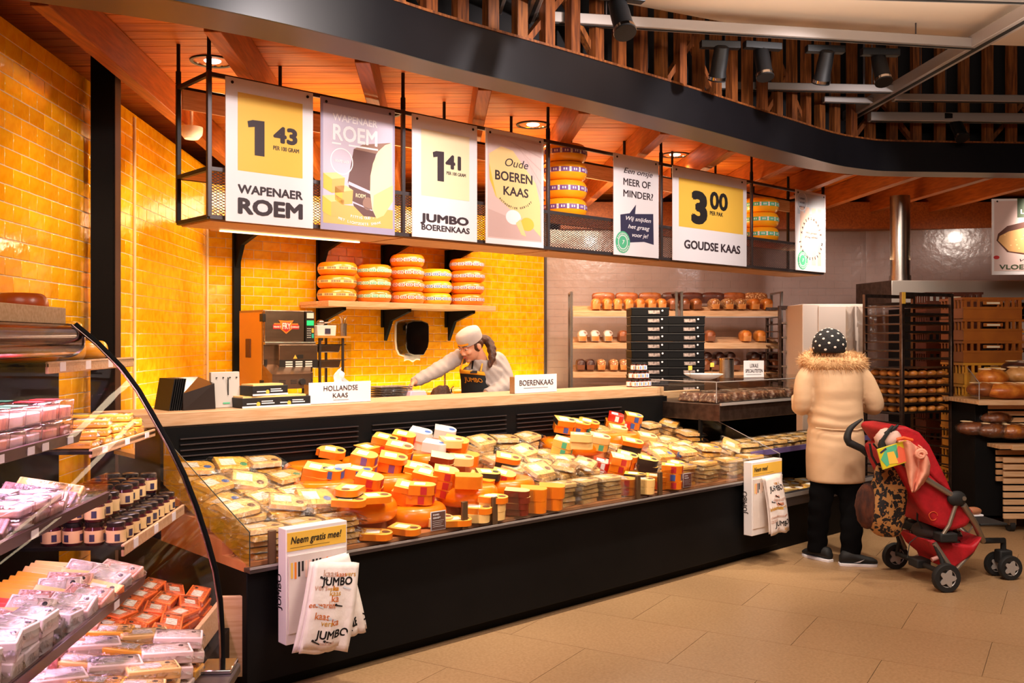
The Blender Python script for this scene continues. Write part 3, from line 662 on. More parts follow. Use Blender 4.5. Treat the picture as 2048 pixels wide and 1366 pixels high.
# ================================================================ CHEESE WHEELS
RIND=mat('wheel_rind','#f5870a',.3,0,'#ee760a',5,coat=.3,sub=.05,rand=.04); RINDY=mat('wheel_rind_yellow','#ffae1c',.3,0,'#fba214',5,coat=.3,rand=.04); RINDD=mat('wheel_rind_dark','#c85a10',.35,0,'#a8430c',6,coat=.2)
def wheel_prof(r,h): 
    out=[]
    for k in range(13):
        a=-PI/2+PI*k/12; c=math.cos(a); out.append((r-(h*.42)*(1-abs(c)**.75) if abs(c)>.001 else r-h*.42, h/2+h/2*math.sin(a)))
    return [(.001,0)]+out+[(.001,h)]
def wheel_proto(lab,r,h,rind,band,style,cat='cheese wheel',grp=None):
    t=thing('round_cheese',lab,cat,(0,0,0),0,grp)
    MB().lathe(wheel_prof(r,h),40).build('rind',rind,t,smooth=60)
    if band:
        m=MB(); R=r+.0012; z0,z1=h*.38,h*.64
        def patch(a0,a1,za,zb_,off,mi):
            n=max(1,int((a1-a0)/.12)); 
            rr=lambda z:r-(h*.42)*(1-max(0,math.cos(math.asin(max(-1,min(1,(z-h/2)/(h/2))))))**.75)+off
            zs=[za+(zb_-za)*q/3 for q in range(4)]
            m.add([(rr(z)*math.cos(a0+(a1-a0)*i/n),rr(z)*math.sin(a0+(a1-a0)*i/n),z) for z in zs for i in range(n+1)],
                  [(q*(n+1)+i,q*(n+1)+i+1,(q+1)*(n+1)+i+1,(q+1)*(n+1)+i) for q in range(3) for i in range(n)],mi)
        if style.startswith('crest'):
            patch(0,2*PI,z0,z1,.0012,1 if style=='crest2' else 0); K=14
            for k in range(K):
                a=2*PI*k/K; patch(a,a+.26,z0+.004,z1-.004,.002,1); mid_=(z0+z1)/2
                patch(a+.30,a+.39,mid_-h*.13,mid_+h*.13,.002,0 if style=='crest2' else 1); patch(a+.325,a+.365,mid_-h*.06,mid_+h*.07,.0028,2)
                patch(a+.05,a+.10,mid_-h*.06,mid_+h*.06,.0026,0); patch(a+.15,a+.20,mid_-h*.06,mid_+h*.06,.0026,0)
        else:
            patch(0,2*PI,z0+.02*h,z1-.02*h,.0012,2)
            for k in range(10):
                a=2*PI*k/10
                for i,(q,w) in enumerate(((.03,.03),(.08,.04),(.14,.03),(.19,.05),(.27,.03),(.32,.04),(.38,.03),(.43,.05))): patch(a+q,a+q+w,h*.44,h*.60,.002,1)
        m.build('band_label',[P['wht'],band,P['cream']],t,smooth=60)
    return t
# shelf on the back wall
BDf=BD
sh=cthing('wall_shelf','pale wooden wall shelf with black brackets carrying five stacks of cheese wheels','shelf',0,0,0)
z_s=cz(657,601,3.98); sA=cs(632,BD-.05); sB=cs(992,3.98)
MB().bb(cs(657,3.98),sB,3.98,BD-.03,z_s-.055,z_s).build('board',M['oak'],sh,bevel=.003)
MB().bb(cs(607,BD-.1)-.0,cs(657,3.98),BD-.35,BD-.03,z_s-.03,z_s).build('side_board',M['oak'],sh)
zu=cz(640,470,4.1)
MB().bb(cs(470,4.0),sB+.1,4.0,BD-.03,zu,zu+.05).build('upper_board',M['oak2'],sh,bevel=.003)
for px,zlo in ((474,None),(641,cz(641,655,BD)),(770,cz(770,655,BD)),(897,cz(897,655,BD))):
    s=cs(px,BD-.04); zlo=zlo or 1.2
    m=MB().bb(s-.035,s+.035,BD-.05,BD-.012,zlo,zu)
    m.build('upright',M['black'],sh)
    for zt_ in ([zu] if px<500 else [zu,z_s-.055]):
        # bracket arm: tapered plate
        MB().add([(s-.02,BD-.05,zt_),(s-.02,4.05,zt_),(s-.02,4.05,zt_-.03),(s-.02,BD-.16,zt_-.12),(s-.02,BD-.05,zt_-.33),(s+.02,BD-.05,zt_),(s+.02,4.05,zt_),(s+.02,4.05,zt_-.03),(s+.02,BD-.16,zt_-.12),(s+.02,BD-.05,zt_-.33)],[(0,1,2,3,4),(9,8,7,6,5),(0,5,6,1),(1,6,7,2),(2,7,8,3),(3,8,9,4)]).build('bracket',M['black'],sh,smooth=0)
hW=.128
stacks=[(674,3,80,'txt',P['brown'],'brown lettered'),(748,3,70,'crest',P['grn'],'green'),(815,4,70,'crest',P['red'],'red'),(876,3,60,'crest',P['blu'],'blue'),(934,4,71,'crest',P['prp'],'purple')]
for px,n,wpx,sty,band,cn in stacks:
    D=4.22; s=cs(px,D); Yc=CW(s,D,0)[1]; r=wpx/2*Yc/FPX*.98
    if cn=='blue': r=.185; D=4.28
    pr=None
    for k in range(n):
        lab='orange cheese with a %s band, %s of its stack on the wall shelf'%(cn,['bottom','second','third','top'][k] if k<n-1 else 'top')
        X,Y_,_=CW(s,D,z_s+.001+k*(hW+.001)); 
        if pr is None:
            pr=wheel_proto(lab,r,hW,RIND if cn!='blue' else RINDY,band,sty,grp='cheese wheels stacked on the wall shelf'); pr.location=(X,Y_,z_s+.001); pr.rotation_euler=(0,0,k*.7+px)
        else: dup(pr,(X+random.uniform(-.006,.006),Y_,z_s+.001+k*(hW+.001)),px+k*.37,lab)
# wheels in the rack
for (px,n,band,cn,rr_) in ((1128,4,P['prp'],'purple',.195),(1520,3,P['grn'],'green',.195)):
    D=1.58; s=cs(px,D); X,Y_,_=CW(s,D,0); pr=None
    hh=.148
    for k in range(n):
        lab='yellow cheese with a %s band, %s of the stack on the hanging rack'%(cn,['bottom','second','third','top'][k] if k<n-1 else 'top')
        if pr is None:
            pr=wheel_proto(lab,rr_*.97,hh,RINDY,band,'crest2',grp='cheese wheels on the hanging rack'); pr.location=(X,Y_,zm+.008)
        else: dup(pr,(X,Y_,zm+.008+k*(hh+.001)),k*.5,lab)
# thin row of wheels half hidden behind the fourth sign
# ================================================================ worktop items
def wsign(lab,xl,xr,yt,yb,lines,D,tilt=0):
    s0,s1=cs(xl,D),cs(xr,D); z0=1.2215; H=cz(xl,yt,D)-cz(xl,yb,D)
    S=Sign('counter_sign',lab,s1-s0,H,CW(s0,D,z0),RC,bolts=False,frame=.004,grp='white card signs on the worktops')
    MB().bb(0,S.W,0,.05,0,.004).bb(0,.006,0,.05,0,S.H*.9).bb(S.W-.006,S.W,0,.05,0,S.H*.9).build('holder',M['steel'],S.t)
    for t_,x,y,h,w in lines: S.txt('ink',t_,x,y,h,w=w,bold=0)
    return S
S=wsign('white card sign reading HOLLANDSE KAAS on the oak worktop','x' and 617,741,776,819,[('HOLLANDSE',.5,.60,.24,.55),('KAAS',.49,.26,.22,.24)],1.06); S.poly('ink',R_(.38,.14,.63,.155)); S.done()
S=wsign('white card sign reading BOERENKAAS on the oak worktop',1029,1113,758,795,[('BOERENKAAS',.5,.42,.30,.80)],1.06); S.poly('ink',R_(.2,.26,.78,.28)); S.done()
# ================================================================ CHEESE ON THE COUNTER
RD=random.Random(11)
CUT=mat('cheese_cut','#fec75c',.42,0,'#fabc50',9,coat=.25,sub=.1,rand=.05); CUTP=mat('cheese_pale','#fdd487',.45,0,'#f8c878',9,coat=.2,rand=.05); CUTO=mat('cheese_orange_cut','#f9a62c',.4,coat=.3,rand=.05)
RSIDE=mat('cheese_rind_side','#f28a18',.35,0,'#e6740e',9,coat=.3,rand=.06); DARKR=mat('dark_rind','#7a2a14',.4,coat=.3); REDR=mat('red_rind','#d02114',.3,coat=.3); WRAPW=mat('white_wrap','#efe6dc',.4,coat=.3); BLKW=mat('black_wrap','#2a2622',.4)
FILM=film('crinkled_film',(1,.985,.96),.07,1.0,22,.22,fk=.9); LBL=mat('paper_label','#f4ece2',.5); 
SEAL=dict(brown=pm('seal_brown','#7a4a32'),blue=pm('seal_blue','#4a6fb8'),green=pm('seal_green','#4a9c6c'),black=pm('seal_black','#26211f'))
def dkp(x,y,h=0):
    lo,hi=-.2,1.2
    for _ in range(40):
        D=(lo+hi)/2
        if cz(x,y,D)-(.60+.28*D)-h>0: lo=D
        else: hi=D
    return cs(x,D),min(max(D,.06),.93)
def outline(L,W,round_=.5,n=7):
    r=W/2; o=[(-L/2,-r),(L/2-r*round_,-r)]
    for k in range(1,n): a=-PI/2+PI*k/n; o.append((L/2-r*round_+r*round_*math.cos(a),r*math.sin(a)))
    o+= [(L/2-r*round_,r),(-L/2,r)]; return o
def wedge_proto(key,lab,L,W,t,cut,side,band=None,seal='brown',label=True,round_=.8,blackend=False):
    L*=1.18; W*=1.18; t*=1.12
    q=thing('cheese_piece',lab,'cheese')
    ol=outline(L,W,round_); m=MB(); n=len(ol)
    m.add([(x,y,0) for x,y in ol]+[(x*.985,y*.97,t) for x,y in ol],[tuple(range(n-1,-1,-1)),tuple(range(n,2*n))],0)
    m.add([(x,y,0) for x,y in ol]+[(x*.985,y*.97,t) for x,y in ol],[(i,(i+1)%n,n+(i+1)%n,n+i) for i in range(n)],1)
    m.build('body',[cut,side],q,smooth=35)
    if label: MB().box((-L*.12,0,t+.0006),(L*.42,W*.5,.001)).build('price_label',LBL,q,smooth=0)
    if seal: MB().cyl((L*.28,0,t+.0003),(L*.28,0,t+.0014),W*.17,n=14).build('seal',SEAL[seal],q)
    if band:
        m=MB(); r=W/2
        k1=.0012
        m.add([(L/2-r*round_+(r*round_+k1)*math.cos(a),(r+k1)*math.sin(a),z) for z in (t*.12,t*.9) for a in (-.5,-.2,.1,.4)],[(0,1,5,4),(1,2,6,5),(2,3,7,6)])
        m.bb(-L*.05,L*.18,-r-.0014,-r+.002,t*.1,t*.9)
        m.build('band_label',band,q)
    if blackend: MB().box((-L/2-.0008,0,t/2),(.0022,W*.96,t*.85)).build('end_label',P['blk'],q)
    return q
def bag_proto(lab,L,W,t,cut,seal):
    q=thing('cheese_pack',lab,'cheese pack')
    ol=outline(L*.78,W*.84,.5); m=MB(); m.prism(ol,.001,t*.86,inset=.04); m.build('cheese',cut,q,smooth=35)
    MB().box((-L*.12,W*.06,t*.87),(L*.34,W*.4,.001)).build('price_label',LBL,q,smooth=0)
    if seal: MB().cyl((L*.22,-W*.1,t*.87),(L*.22,-W*.1,t*.885),W*.12,n=12).build('seal',SEAL[seal],q)
    r=random.Random(len(lab)+int(L*1000)); nz={}
    def f(u,v):
        x=(u-.5)*L*1.06; y=(v-.5)*W*1.06
        e=min(u,1-u,v,1-v)*2; h=t*min(1,(e*4.2))**.7*.93
        h=h if e>.001 else .002
        kk=(round(u,3),round(v,3)); 
        if kk not in nz: nz[kk]=(r.uniform(-1,1),r.uniform(-1,1),r.uniform(-1,1))
        j=nz[kk]; amp=.004 if e<.3 else .0012
        return (x+j[0]*.004,y+j[1]*.004,max(h+abs(j[2])*amp+(.0015 if e>.2 else 0),.001))
    MB().grid(f,13,10).build('plastic_film',FILM,q,smooth=70)
    return q
WHO={}
def goods(proto,s,D,z,rz,lab,grp,tilt=(0,0)):
    loc=CW(s,D,z); e=(Euler((0,0,RC+rz)).to_matrix()); 
    rot=(Matrix.Rotation(RC,3,'Z')@Matrix.Rotation(tilt[0],3,'X')@Matrix.Rotation(rz,3,'Z')).to_euler()
    if proto.name not in WHO:
        WHO[proto.name]=1; CH[proto.name]=[(c,kids(c)) for c in kids(proto)]
        proto.location=loc; proto.rotation_euler=rot; proto['label']=lab; proto['group']=grp; return proto
    return dup(proto,loc,rot=tuple(rot),label=lab,group=grp)
# --- bagged slices in three zones
pack_protos=[bag_proto('pack a',.235,.17,.026,CUT,'blue'),bag_proto('pack bb',.24,.165,.025,CUTP,'brown'),bag_proto('pack ccc',.23,.175,.026,CUTP,None),bag_proto('pack dddd',.235,.165,.025,CUT,'green')]
rows=['front','second','third','fourth','back']
def zone(s0,s1,nm,cols,grp,pal,layers=4,rotb=0,extra=0):
    for i in range(cols):
        s=s0+(s1-s0)*(i+.5)/cols
        for j in range(5):
            D=.125+j*.187
            if s<.12 and j==0: pass
            n=layers+(1 if j==0 else 0)
            for k in range(n):
                z=STEP(D-.04)+.002+k*.028
                if j==0: z=.613+k*.028
                lab='%s pack of sliced cheese, %s row, %s counter heap'%(('pale','yellow')[(i+j)%2],rows[j],nm)
                goods(RD.choice(pal),s+RD.uniform(-.012,.012),D+RD.uniform(-.01,.01)+(.0 if j else .01),z,rotb+PI/2*0+RD.uniform(-.25,.25),lab,grp,(.22 if j else .02,0))
            if j and RD.random()<.8:
                goods(RD.choice(pal),s+RD.uniform(-.03,.03),D,STEP(D-.04)+.012+n*.028,RD.uniform(-.6,.6),'crinkled cheese pack lying crooked on top, %s row, %s heap'%(rows[j],nm),grp,(RD.uniform(.15,.5),0))
zone(.03,.64,'left',3,'bagged cheese in the left heap',[pack_protos[0],pack_protos[3],pack_protos[1]])
zone(1.98,2.60,'middle',3,'bagged cheese in the middle heap',[pack_protos[1],pack_protos[2]])
zone(3.12,SE-.06,'right',4,'bagged cheese in the right heap',pack_protos[0:3])
# --- pedestal wheels
ped=wheel_proto('x',.178,.11,RIND,None,'',cat='cheese wheel'); ped.name='round_cheese'
pedw=[]
places=[('w1',603,938,''),('w2',700,918,''),('w3',648,992,''),('w4',735,1046,''),('w5',855,1042,''),('w6',775,978,''),('w7',935,1008,''),('w8',1080,876,''),('w9',1160,910,''),('w11',842,925,''),('w12',1185,866,''),('w13',1010,985,'')]
desc={'w1':'back left, under two flat wedges','w2':'at the back under red-banded wedges','w3':'left middle of the wedge heap','w4':'front left under three flat wedges','w5':'front, behind the brown info card','w6':'centre of the left wedge heap','w7':'right of the brown info card','w8':'back of the right wedge heap','w9':'middle of the right wedge heap','w11':'under the white-wrapped blocks','w12':'under the red and blue packs','w13':'between wedges and middle bags'}
WT={}
for i,(nm,x,y,_) in enumerate(places):
    s,D=dkp(x,y,0); z=STEP(min(D+.10,.95))+.001
    lab='whole orange waxed cheese, '+desc[nm]; D=max(min(D,.80),.27)
    o=goods(ped,s,D,z,0,lab,'whole orange cheeses among the wedges'); WT[nm]=z+.111
mk=wedge_proto
V=dict(
 a=mk('a','x',.125,.10,.036,CUT,RSIDE,None,'black',blackend=True), r=mk('r','x',.12,.10,.045,CUT,RSIDE,P['red'],None), p=mk('p','x',.12,.10,.05,CUT,RSIDE,P['prp'],None),
 b=mk('b','x',.12,.10,.045,CUT,RSIDE,P['blu'],'blue'), f=mk('f','x',.135,.105,.028,CUT,RSIDE,None,'brown'), o=mk('o','x',.13,.11,.06,CUTO,RSIDE,None,None,label=False,round_=.6),
 w=mk('w','x',.12,.10,.05,WRAPW,WRAPW,None,'blue',label=False,round_=.7), g=mk('g','x',.12,.10,.045,CUTP,CUT,P['grn'],'green'), k=mk('k','x',.12,.09,.04,CUT,BLKW,None,'black'),
 d=mk('d','x',.12,.09,.03,CUTP,DARKR,None,None,label=False), R=mk('R','x',.10,.09,.045,REDR,REDR,P['wht'],None,label=True,round_=.6), y=mk('y','x',.12,.10,.04,CUTP,CUTP,None,'brown'))
VD=dict(a='flat yellow wedge with a black end label',r='orange-rinded wedge with a red band',p='orange-rinded wedge with a purple band',b='orange-rinded wedge with a blue band',f='thin yellow wedge with a brown seal',o='plain bright orange cheese block',w='white-wrapped cheese block with a blue seal',g='pale wedge with a green label',k='yellow wedge in black wrapping',d='wedge with a dark brown rind',R='bright red-wrapped cheese block',y='pale yellow cheese block')
TH=dict(a=.036,r=.045,p=.05,b=.045,f=.028,o=.06,w=.05,g=.045,k=.04,d=.03,R=.045,y=.04)
stk=[ # x,y,base,variants bottom->top,rot
(556,897,'w1','a',-.9),(592,903,'w1','a',-.5),(686,893,'w2','ra',-.9),(742,893,'w2','rr',-.7),(664,897,'w2','a',.3),
(725,938,.11,'pp',-.8),(797,908,.16,'pf',-.8),(632,955,.09,'aa',-.8),(662,958,'w3','b',-1.0),(716,955,.10,'b',-.8),(782,944,'w6','pf',-.8),(832,943,.12,'bf',-.8),
(735,985,.11,'rr',-.8),(695,1011,'w4','kf',-2.4),(733,1022,'w4','f',-.7),(778,1012,'w4','f',-.4),(842,1010,'w5','rr',-.8),(812,985,.11,'of',-.8),(755,1082,.0,'f',-.6),(812,1068,.0,'f',-.9),
(800,893,'w11','ww',-.7),(845,888,'w11','ww',-.8),(868,905,'w11','w',-.8),(905,900,.12,'wo',-.8),(905,880,.20,'y',-.5),(933,916,.08,'o',-.8),(880,935,.11,'dd',-.8),(922,930,.11,'y',-.4),
(852,965,.11,'yf',-.8),(884,990,.05,'rrr',-.8),(955,995,.0,'oo',-.8),(935,978,'w7','o',-.8),(1003,978,.04,'rr',-.8),(987,1038,.0,'yyf',-.8),(1033,1030,.0,'dddd',-.8),(1068,1025,.0,'oo',-.8),(1100,1018,.0,'oo',-.8),(957,1045,.0,'yf',-.7),(916,1052,.0,'f',-.4),(878,1045,.0,'y',-.5),
(975,960,.11,'k',-.6),(1012,935,.05,'kf',-.7),
(1062,858,'w8','bf',-.8),(1096,858,'w8','gf',-.8),(1125,858,.14,'ba',-.6),(1150,850,'w12','R',-.6),(1180,856,'w12','oR',-.8),(1210,852,'w12','bb',-.8),(1232,872,.05,'yy',-.8),
(1122,897,.08,'gg',-.8),(1162,900,'w9','yy',-.8),(1195,895,.10,'gy',-.8),(1196,942,.02,'RR',-.8),(1232,955,.0,'rrr',-.8),(1248,925,.05,'ra',-.8),(1262,900,.06,'kf',-.8),(1290,890,.04,'oy',-.6),(1312,922,.04,'br',-.8),(1292,940,.02,'kk',-.7),(1350,920,.04,'bb',-.8),(1345,945,.02,'ob',-.8),(1314,972,.0,'rf',-.8),(1348,980,.0,'rbr',-.8),(1297,992,.0,'yy',-.8),(1268,975,.0,'ok',-.8),(1330,905,.06,'o',-.8),(1245,985,.0,'rr',-.8)]
for n,(x,y,base,vs,rot) in enumerate(stk):
    if isinstance(base,str): 
        z=WT[base]; X,Y_,_=onz(x,y,z); dx,dy=X-L0[0],Y_-L0[1]; s=dx*U[0]+dy*U[1]; D=dx*Wd[0]+dy*Wd[1]
        D=min(max(D,.08),.92)
    else:
        s,D=dkp(x,y,base); z=STEP(D)+base+.001
    hp='left' if s<2.05 else 'right'
    pos='front' if D<.28 else ('middle' if D<.6 else 'back')
    TL=(.30 if (len(vs)>1 or base in ('w4','w1')) else .2) if D>.2 else .08; zz0=z; z+=.012; 
    for k,v in enumerate(vs):
        lv='' if len(vs)==1 else (', on top' if k==len(vs)-1 else ', underneath')
        goods(V[v],s+RD.uniform(-.006,.006),D-(z-zz0)*math.sin(TL)+RD.uniform(-.006,.006),zz0+(z-zz0)*math.cos(TL),rot+RD.uniform(-.15,.15),'%s, %s %s heap%s'%(VD[v],pos,hp,lv),'cheese wedges heaped on the counter',(TL,0))
        z+=TH[v]*1.12+.0012
# small info cards
def card(px,py,w,h,lab):
    s,D=dkp(px,py,0); s-=w/2; D=.07
    s=cs(px,.035)-w/2; D=.035
    S=Sign('info_card',lab,w,h,CW(s,D,.613),RC,bolts=False,frame=.003,cat='card'); S.poly('brown',R_(.05,.05,.95,.95),layer=1)
    S.txt('wht','ROMIG',.12,.78,.09,w=.4,align='LEFT',bold=.02); S.txt('wht','GERASPT',.12,.62,.09,w=.5,align='LEFT',bold=.02)
    for i in range(4): S.poly('wht',R_(.12,.50-.1*i,.85-.08*(i%3),.515-.1*i),layer=2)
    return S.done()
card(876,1056,.10,.10,'brown info card with white text standing among the front wedges'); card(1374,972,.09,.095,'brown info card standing before the right heap of bagged cheese')
S=Sign('name_card','white name card half hidden behind wedges in the left heap',.10,.07,CW(cs(670,.55),.55,.86),RC,bolts=False,frame=.003,cat='card'); S.txt('blk','KAASDELI',.5,.2,.4,w=.9,bold=.01); S.done()
# ================================================================ BAG HOLDERS
def bag_holder(lab,xl,xr,yt,yb,s0,head):
    s0=cs(xl,-.07); s1=cs(xr,-.07); z1=cz(xl,yt,-.07); z0=cz(xl,yb,-.07); W=s1-s0
    t=cthing('bag_dispenser',lab,'dispenser',s0,-.075,z0); H=z1-z0
    MB().bb(0,W,-.012,.058,0,H).build('box',M['white'],t,bevel=.003)
    MB().bb(.006,W-.006,-.014,-.011,H-.10,H-.018).build('yellow_header',P['yel'],t)
    m=MB(); m.text(head,1,T(.02,-.0155,H-.068)@UP@Matrix.Diagonal((.036,.045,1,1)),0,.012,'LEFT',shear=.25); m.bb(.02,W*.7,-.0155,-.015,H-.087,H-.0855); m.build('lettering',P['blk'],t,smooth=0)
    MB().bb(.01,W-.01,-.020,-.013,.05,H-.12).build('booklet',mat('print_booklet','#e6dad2',.6,0,'#d8c9bf',6),t)
    cols=['org','blk','yel','sal']; mm={c:MB() for c in cols}; rr=random.Random(5)
    for i in range(12):
        c=rr.choice(cols); mm[c].bb(.02+i*.018,.03+i*.018,-.0212,-.0204,H-.19-rr.uniform(0,.04),H-.15)
    for c in cols: mm[c].build('booklet_print',P[c],t,smooth=0)
    m=MB(); m.text('JUMBO',1,T(W*.0-.001,.03,H*.45)@Matrix.Rotation(-PI/2,4,'Z')@UP@Matrix.Rotation(PI/2,4,'Z')@Matrix.Diagonal((.05,.05,1,1)),0,.01); m.build('side_lettering',P['blk'],t,smooth=0)
    return t,W,H,z0
BAGP=mat('bag_paper','#ece0d8',.55,0,'#e0d2ca',12,(1,1,1),.25,30)
def carrier(lab,s,D,ztop,w,h,lean,rz,flare=1.0,seed=1,n=6):
    """bunch of thin printed bags hanging from the holder"""
    rr=random.Random(seed); t=cthing('cheese_bag_bundle',lab,'bag bundle',s,D,ztop-h,0)
    for k in range(n):
        jx=rr.uniform(-.008,.008); ph=rr.uniform(0,6); off=-.004*k; ex=rr.uniform(-.01,.012)
        def f(u,v,k=k,jx=jx,ph=ph,off=off,ex=ex):
            x=(u-.5)*w*(1+.10*flare*(1-v)); z=h*v-ex*(1-v)+.006*math.sin(u*9+ph)*(1-v)
            y=off-.010-.045*math.sin((1-v)*1.7)*(1+.15*math.sin(u*5+ph))-.004*math.sin(u*14+ph)*(1-v)
            xx=x+lean*(1-v)*h+jx
            return (xx,y,z)
        sh_=MB().grid(f,12,14,Mx=Matrix.Rotation(rz,4,'Y')); o=sh_.build('bag',BAGP,t,smooth=60,sol=.0012)
    def F(u,v): return f(u,v)
    # print on the outermost bag, laid just in front of it
    R=Matrix.Rotation(rz,4,'Y')
    cols={c:MB() for c in ('blk','org','yel','sal','gry')}
    def put(txt,u,v,size,c,bold=.0,sp=1.0):
        vs,fs=text_geo(txt,1,bold,'CENTER',1,1,0); out=[]
        for (x,y,z) in vs:
            uu=u+x*size/w; vv=v+y*size/h; p=f(min(max(uu,0),1),min(max(vv,0),1)); out.append((p[0],p[1]-.0022,p[2]))
        cols[c].add(out,fs,0,R)
    put('JUMBO',.55,.74,.05,'blk',.03); put('JUMBO',.6,.12,.05,'blk',.03)
    words=['kaas','vers','lekkerste','ka','es','vers','vleeswaren','kaas']
    for i in range(16):
        u=rr.uniform(.14,.86); v=rr.choice([.05,.2,.27,.34,.41,.48,.55,.62,.68,.84]); put(rr.choice(words),u,v,rr.uniform(.022,.045),rr.choice(['org','org','yel','sal']),.01)
    for i in range(7):
        u=rr.uniform(.15,.8); v=rr.uniform(.08,.88); c=rr.choice(['blk','gry'])
        pts=[(u,v),(u+.16,v-.03),(u+.16,v-.045),(u,v-.02)]
        cols[c].add([(lambda p:(p[0],p[1]-.0025,p[2]))(f(a,b)) for a,b in pts],[(0,1,2,3)],0,R)
        cc_=[(u+.03*math.cos(q),v-.005+.015*math.sin(q)) for q in [i2*PI/4 for i2 in range(8)]]
        cols[c].add([(lambda p:(p[0],p[1]-.0026,p[2]))(f(a,b)) for a,b in cc_],[tuple(range(8))],0,R)
    for c,m in cols.items():
        if m.v: m.build('print',P[c],t,smooth=0)
    return t
t,W,H,z0=bag_holder('white bag dispenser with a yellow header reading Neem gratis mee, near end of the counter',568,690,1058,1290,0,'Neem gratis mee!')
s=cs(628,-.12); carrier('larger bundle of printed white cheese bags hanging on the left dispenser',s+.035,-.12,z0+H-.165,.235,.375,-.10,.16,1,1,7)
carrier('smaller bundle of printed bags behind the larger one on the left dispenser',s+.115,-.095,z0+H-.15,.17,.36,.10,-.08,1,2,6)
t,W,H,z0=bag_holder('white bag dispenser at the far end of the counter, header partly covered',1500,1560,925,1072,0,'Neem mee!')
s=cs(1545,-.14); carrier('bundle of printed white bags hanging on the far dispenser',s+.01,-.11,z0+H-.10,.20,.40,.06,-.03,1,3,8)
# ================================================================ CURVED COLD CASE, left foreground
CE=(-1.036,3.4); CAZ=.085
def KW(x,y,z): return (CE[0]+x*math.cos(CAZ)-y*math.sin(CAZ), CE[1]+x*math.sin(CAZ)+y*math.cos(CAZ), z)
light('AREA','cold case canopy light',KW(-.50,-.9,1.52),26,PURP,KW(-.45,-.9,0),1.8,.08)
for (x,z) in ((-.62,1.24),(-.52,1.03),(-.42,.735)): light('AREA','cold case shelf light',KW(x,-.8,z),6,PURP,KW(x+.15,-.8,0),1.7,.05)
light('AREA','cold case mid unit light',KW(-.45,.5,1.45),5,(1,.74,.72),KW(-.4,.5,0),.5,.2)
kc=thing('cold_case','curved glass cold case with dark shelves of packed cheese, left foreground','display case',KW(0,0,0),CAZ)
prof=[(-.51,1.654),(-.43,1.585),(-.349,1.50),(-.292,1.42),(-.242,1.33),(-.185,1.225),(-.134,1.117),(-.09,1.0),(-.054,.884),(-.025,.775),(-.009,.669),(-.002,.55),(0,.437)]
YB=-2.0
MB().bb(-1.02,0,YB,0,.07,.42).bb(-1.0,-.05,YB,-.03,0,.07).build('base',M['black'],kc)
MB().bb(-1.02,.06,YB,.02,.40,.437).build('sill',M['gunmetal'],kc,bevel=.006)
MB().bb(-1.02,-.98,YB,0,.43,1.655).build('back_wall',mat('case_back','#3a3038',.35),kc)
MB().bb(-1.02,-.54,YB,-.002,1.655,1.713).build('top_board',M['oak'],kc,bevel=.003)
MB().bb(-.70,-.56,YB,-.01,1.60,1.655).build('canopy_rib',M['black'],kc)
MB().cyl((-.535,YB,1.598),(-.535,-.005,1.598),.056,n=28).build('canopy_tube',mat('dark_chrome','#4a3a36',.14,1),kc)
MB().cyl((-.535,-.006,1.598),(-.535,.004,1.598),.060,n=28).build('tube_cap',M['chrome'],kc)
CG=film('case_glass',(.985,.97,.985),.0,0,rough=.02,fk=.16)
MB().rings([[(x,YB,z) for x,z in prof],[(x,-.005,z) for x,z in prof]],caps=False,closed=False).build('curved_glass',CG,kc,smooth=60)
MB().prism([(x,z) for x,z in prof]+[(-.98,.437),(-.98,1.654)],-.003,.003,Mx=T(0,0,0)@UP).build('end_glass',CG,kc,smooth=0)
MB().tube([(x,0,z) for x,z in prof],.011,10).build('glass_frame',M['black'],kc,smooth=60)
MB().tube([(x-.004,-.016,z) for x,z in prof],.0035,8).build('frame_edge',mat('pink_chrome','#c9a8a2',.2,1),kc,smooth=60)
MB().bb(-.06,.05,-.10,.03,.437,.452).bb(.0,.05,-.06,.03,.40,.437).build('corner_bracket',M['chrome'],kc,bevel=.004)
SHF=[(-.49,1.274),(-.395,1.06),(-.27,.766)]
for i,(x,z) in enumerate(SHF):
    sp=MB().bb(-.97,x,YB,-.02,z-.03,z-.012).build('shelf',M['rubber'],kc,bevel=.002)
    MB().add([(x,YB,z-.032),(x,-.02,z-.032),(x+.012,YB,z+.006),(x+.012,-.02,z+.006),(x-.004,YB,z+.006),(x-.004,-.02,z+.006)],[(0,1,3,2),(2,3,5,4),(4,5,1,0),(0,2,4),(1,5,3)]).build('ticket_rail',mat('rail_brown','#3a2522',.35),sp,smooth=0)
    if i>0: MB().bb(x+.004,x+.008,YB,-.025,z+.006,z+.075).build('clear_lip',CG,sp,smooth=0)
    mt=MB()
    for k in range(7):
        yy=-.12-.16*k-(.05 if k%2 else 0)
        if i==0 or (i==2 and k==1) or (i==1 and k==3): MB().box((x+.0085,yy,z-.012),(.002,.05,.03)).build('price_ticket',P['wht'],sp)
def kgoods(proto,x,y,z,rz,lab,grp,tilt=(0,0)):
    rot=(Matrix.Rotation(CAZ,3,'Z')@Euler((tilt[0],tilt[1],0)).to_matrix()@Matrix.Rotation(rz,3,'Z')).to_euler(); loc=KW(x,y,z)
    if proto.name not in WHO:
        WHO[proto.name]=1; CH[proto.name]=[(c,kids(c)) for c in kids(proto)]
        proto.location=loc; proto.rotation_euler=rot; proto['label']=lab; proto['group']=grp; return proto
    return dup(proto,loc,rot=tuple(rot),label=lab,group=grp)
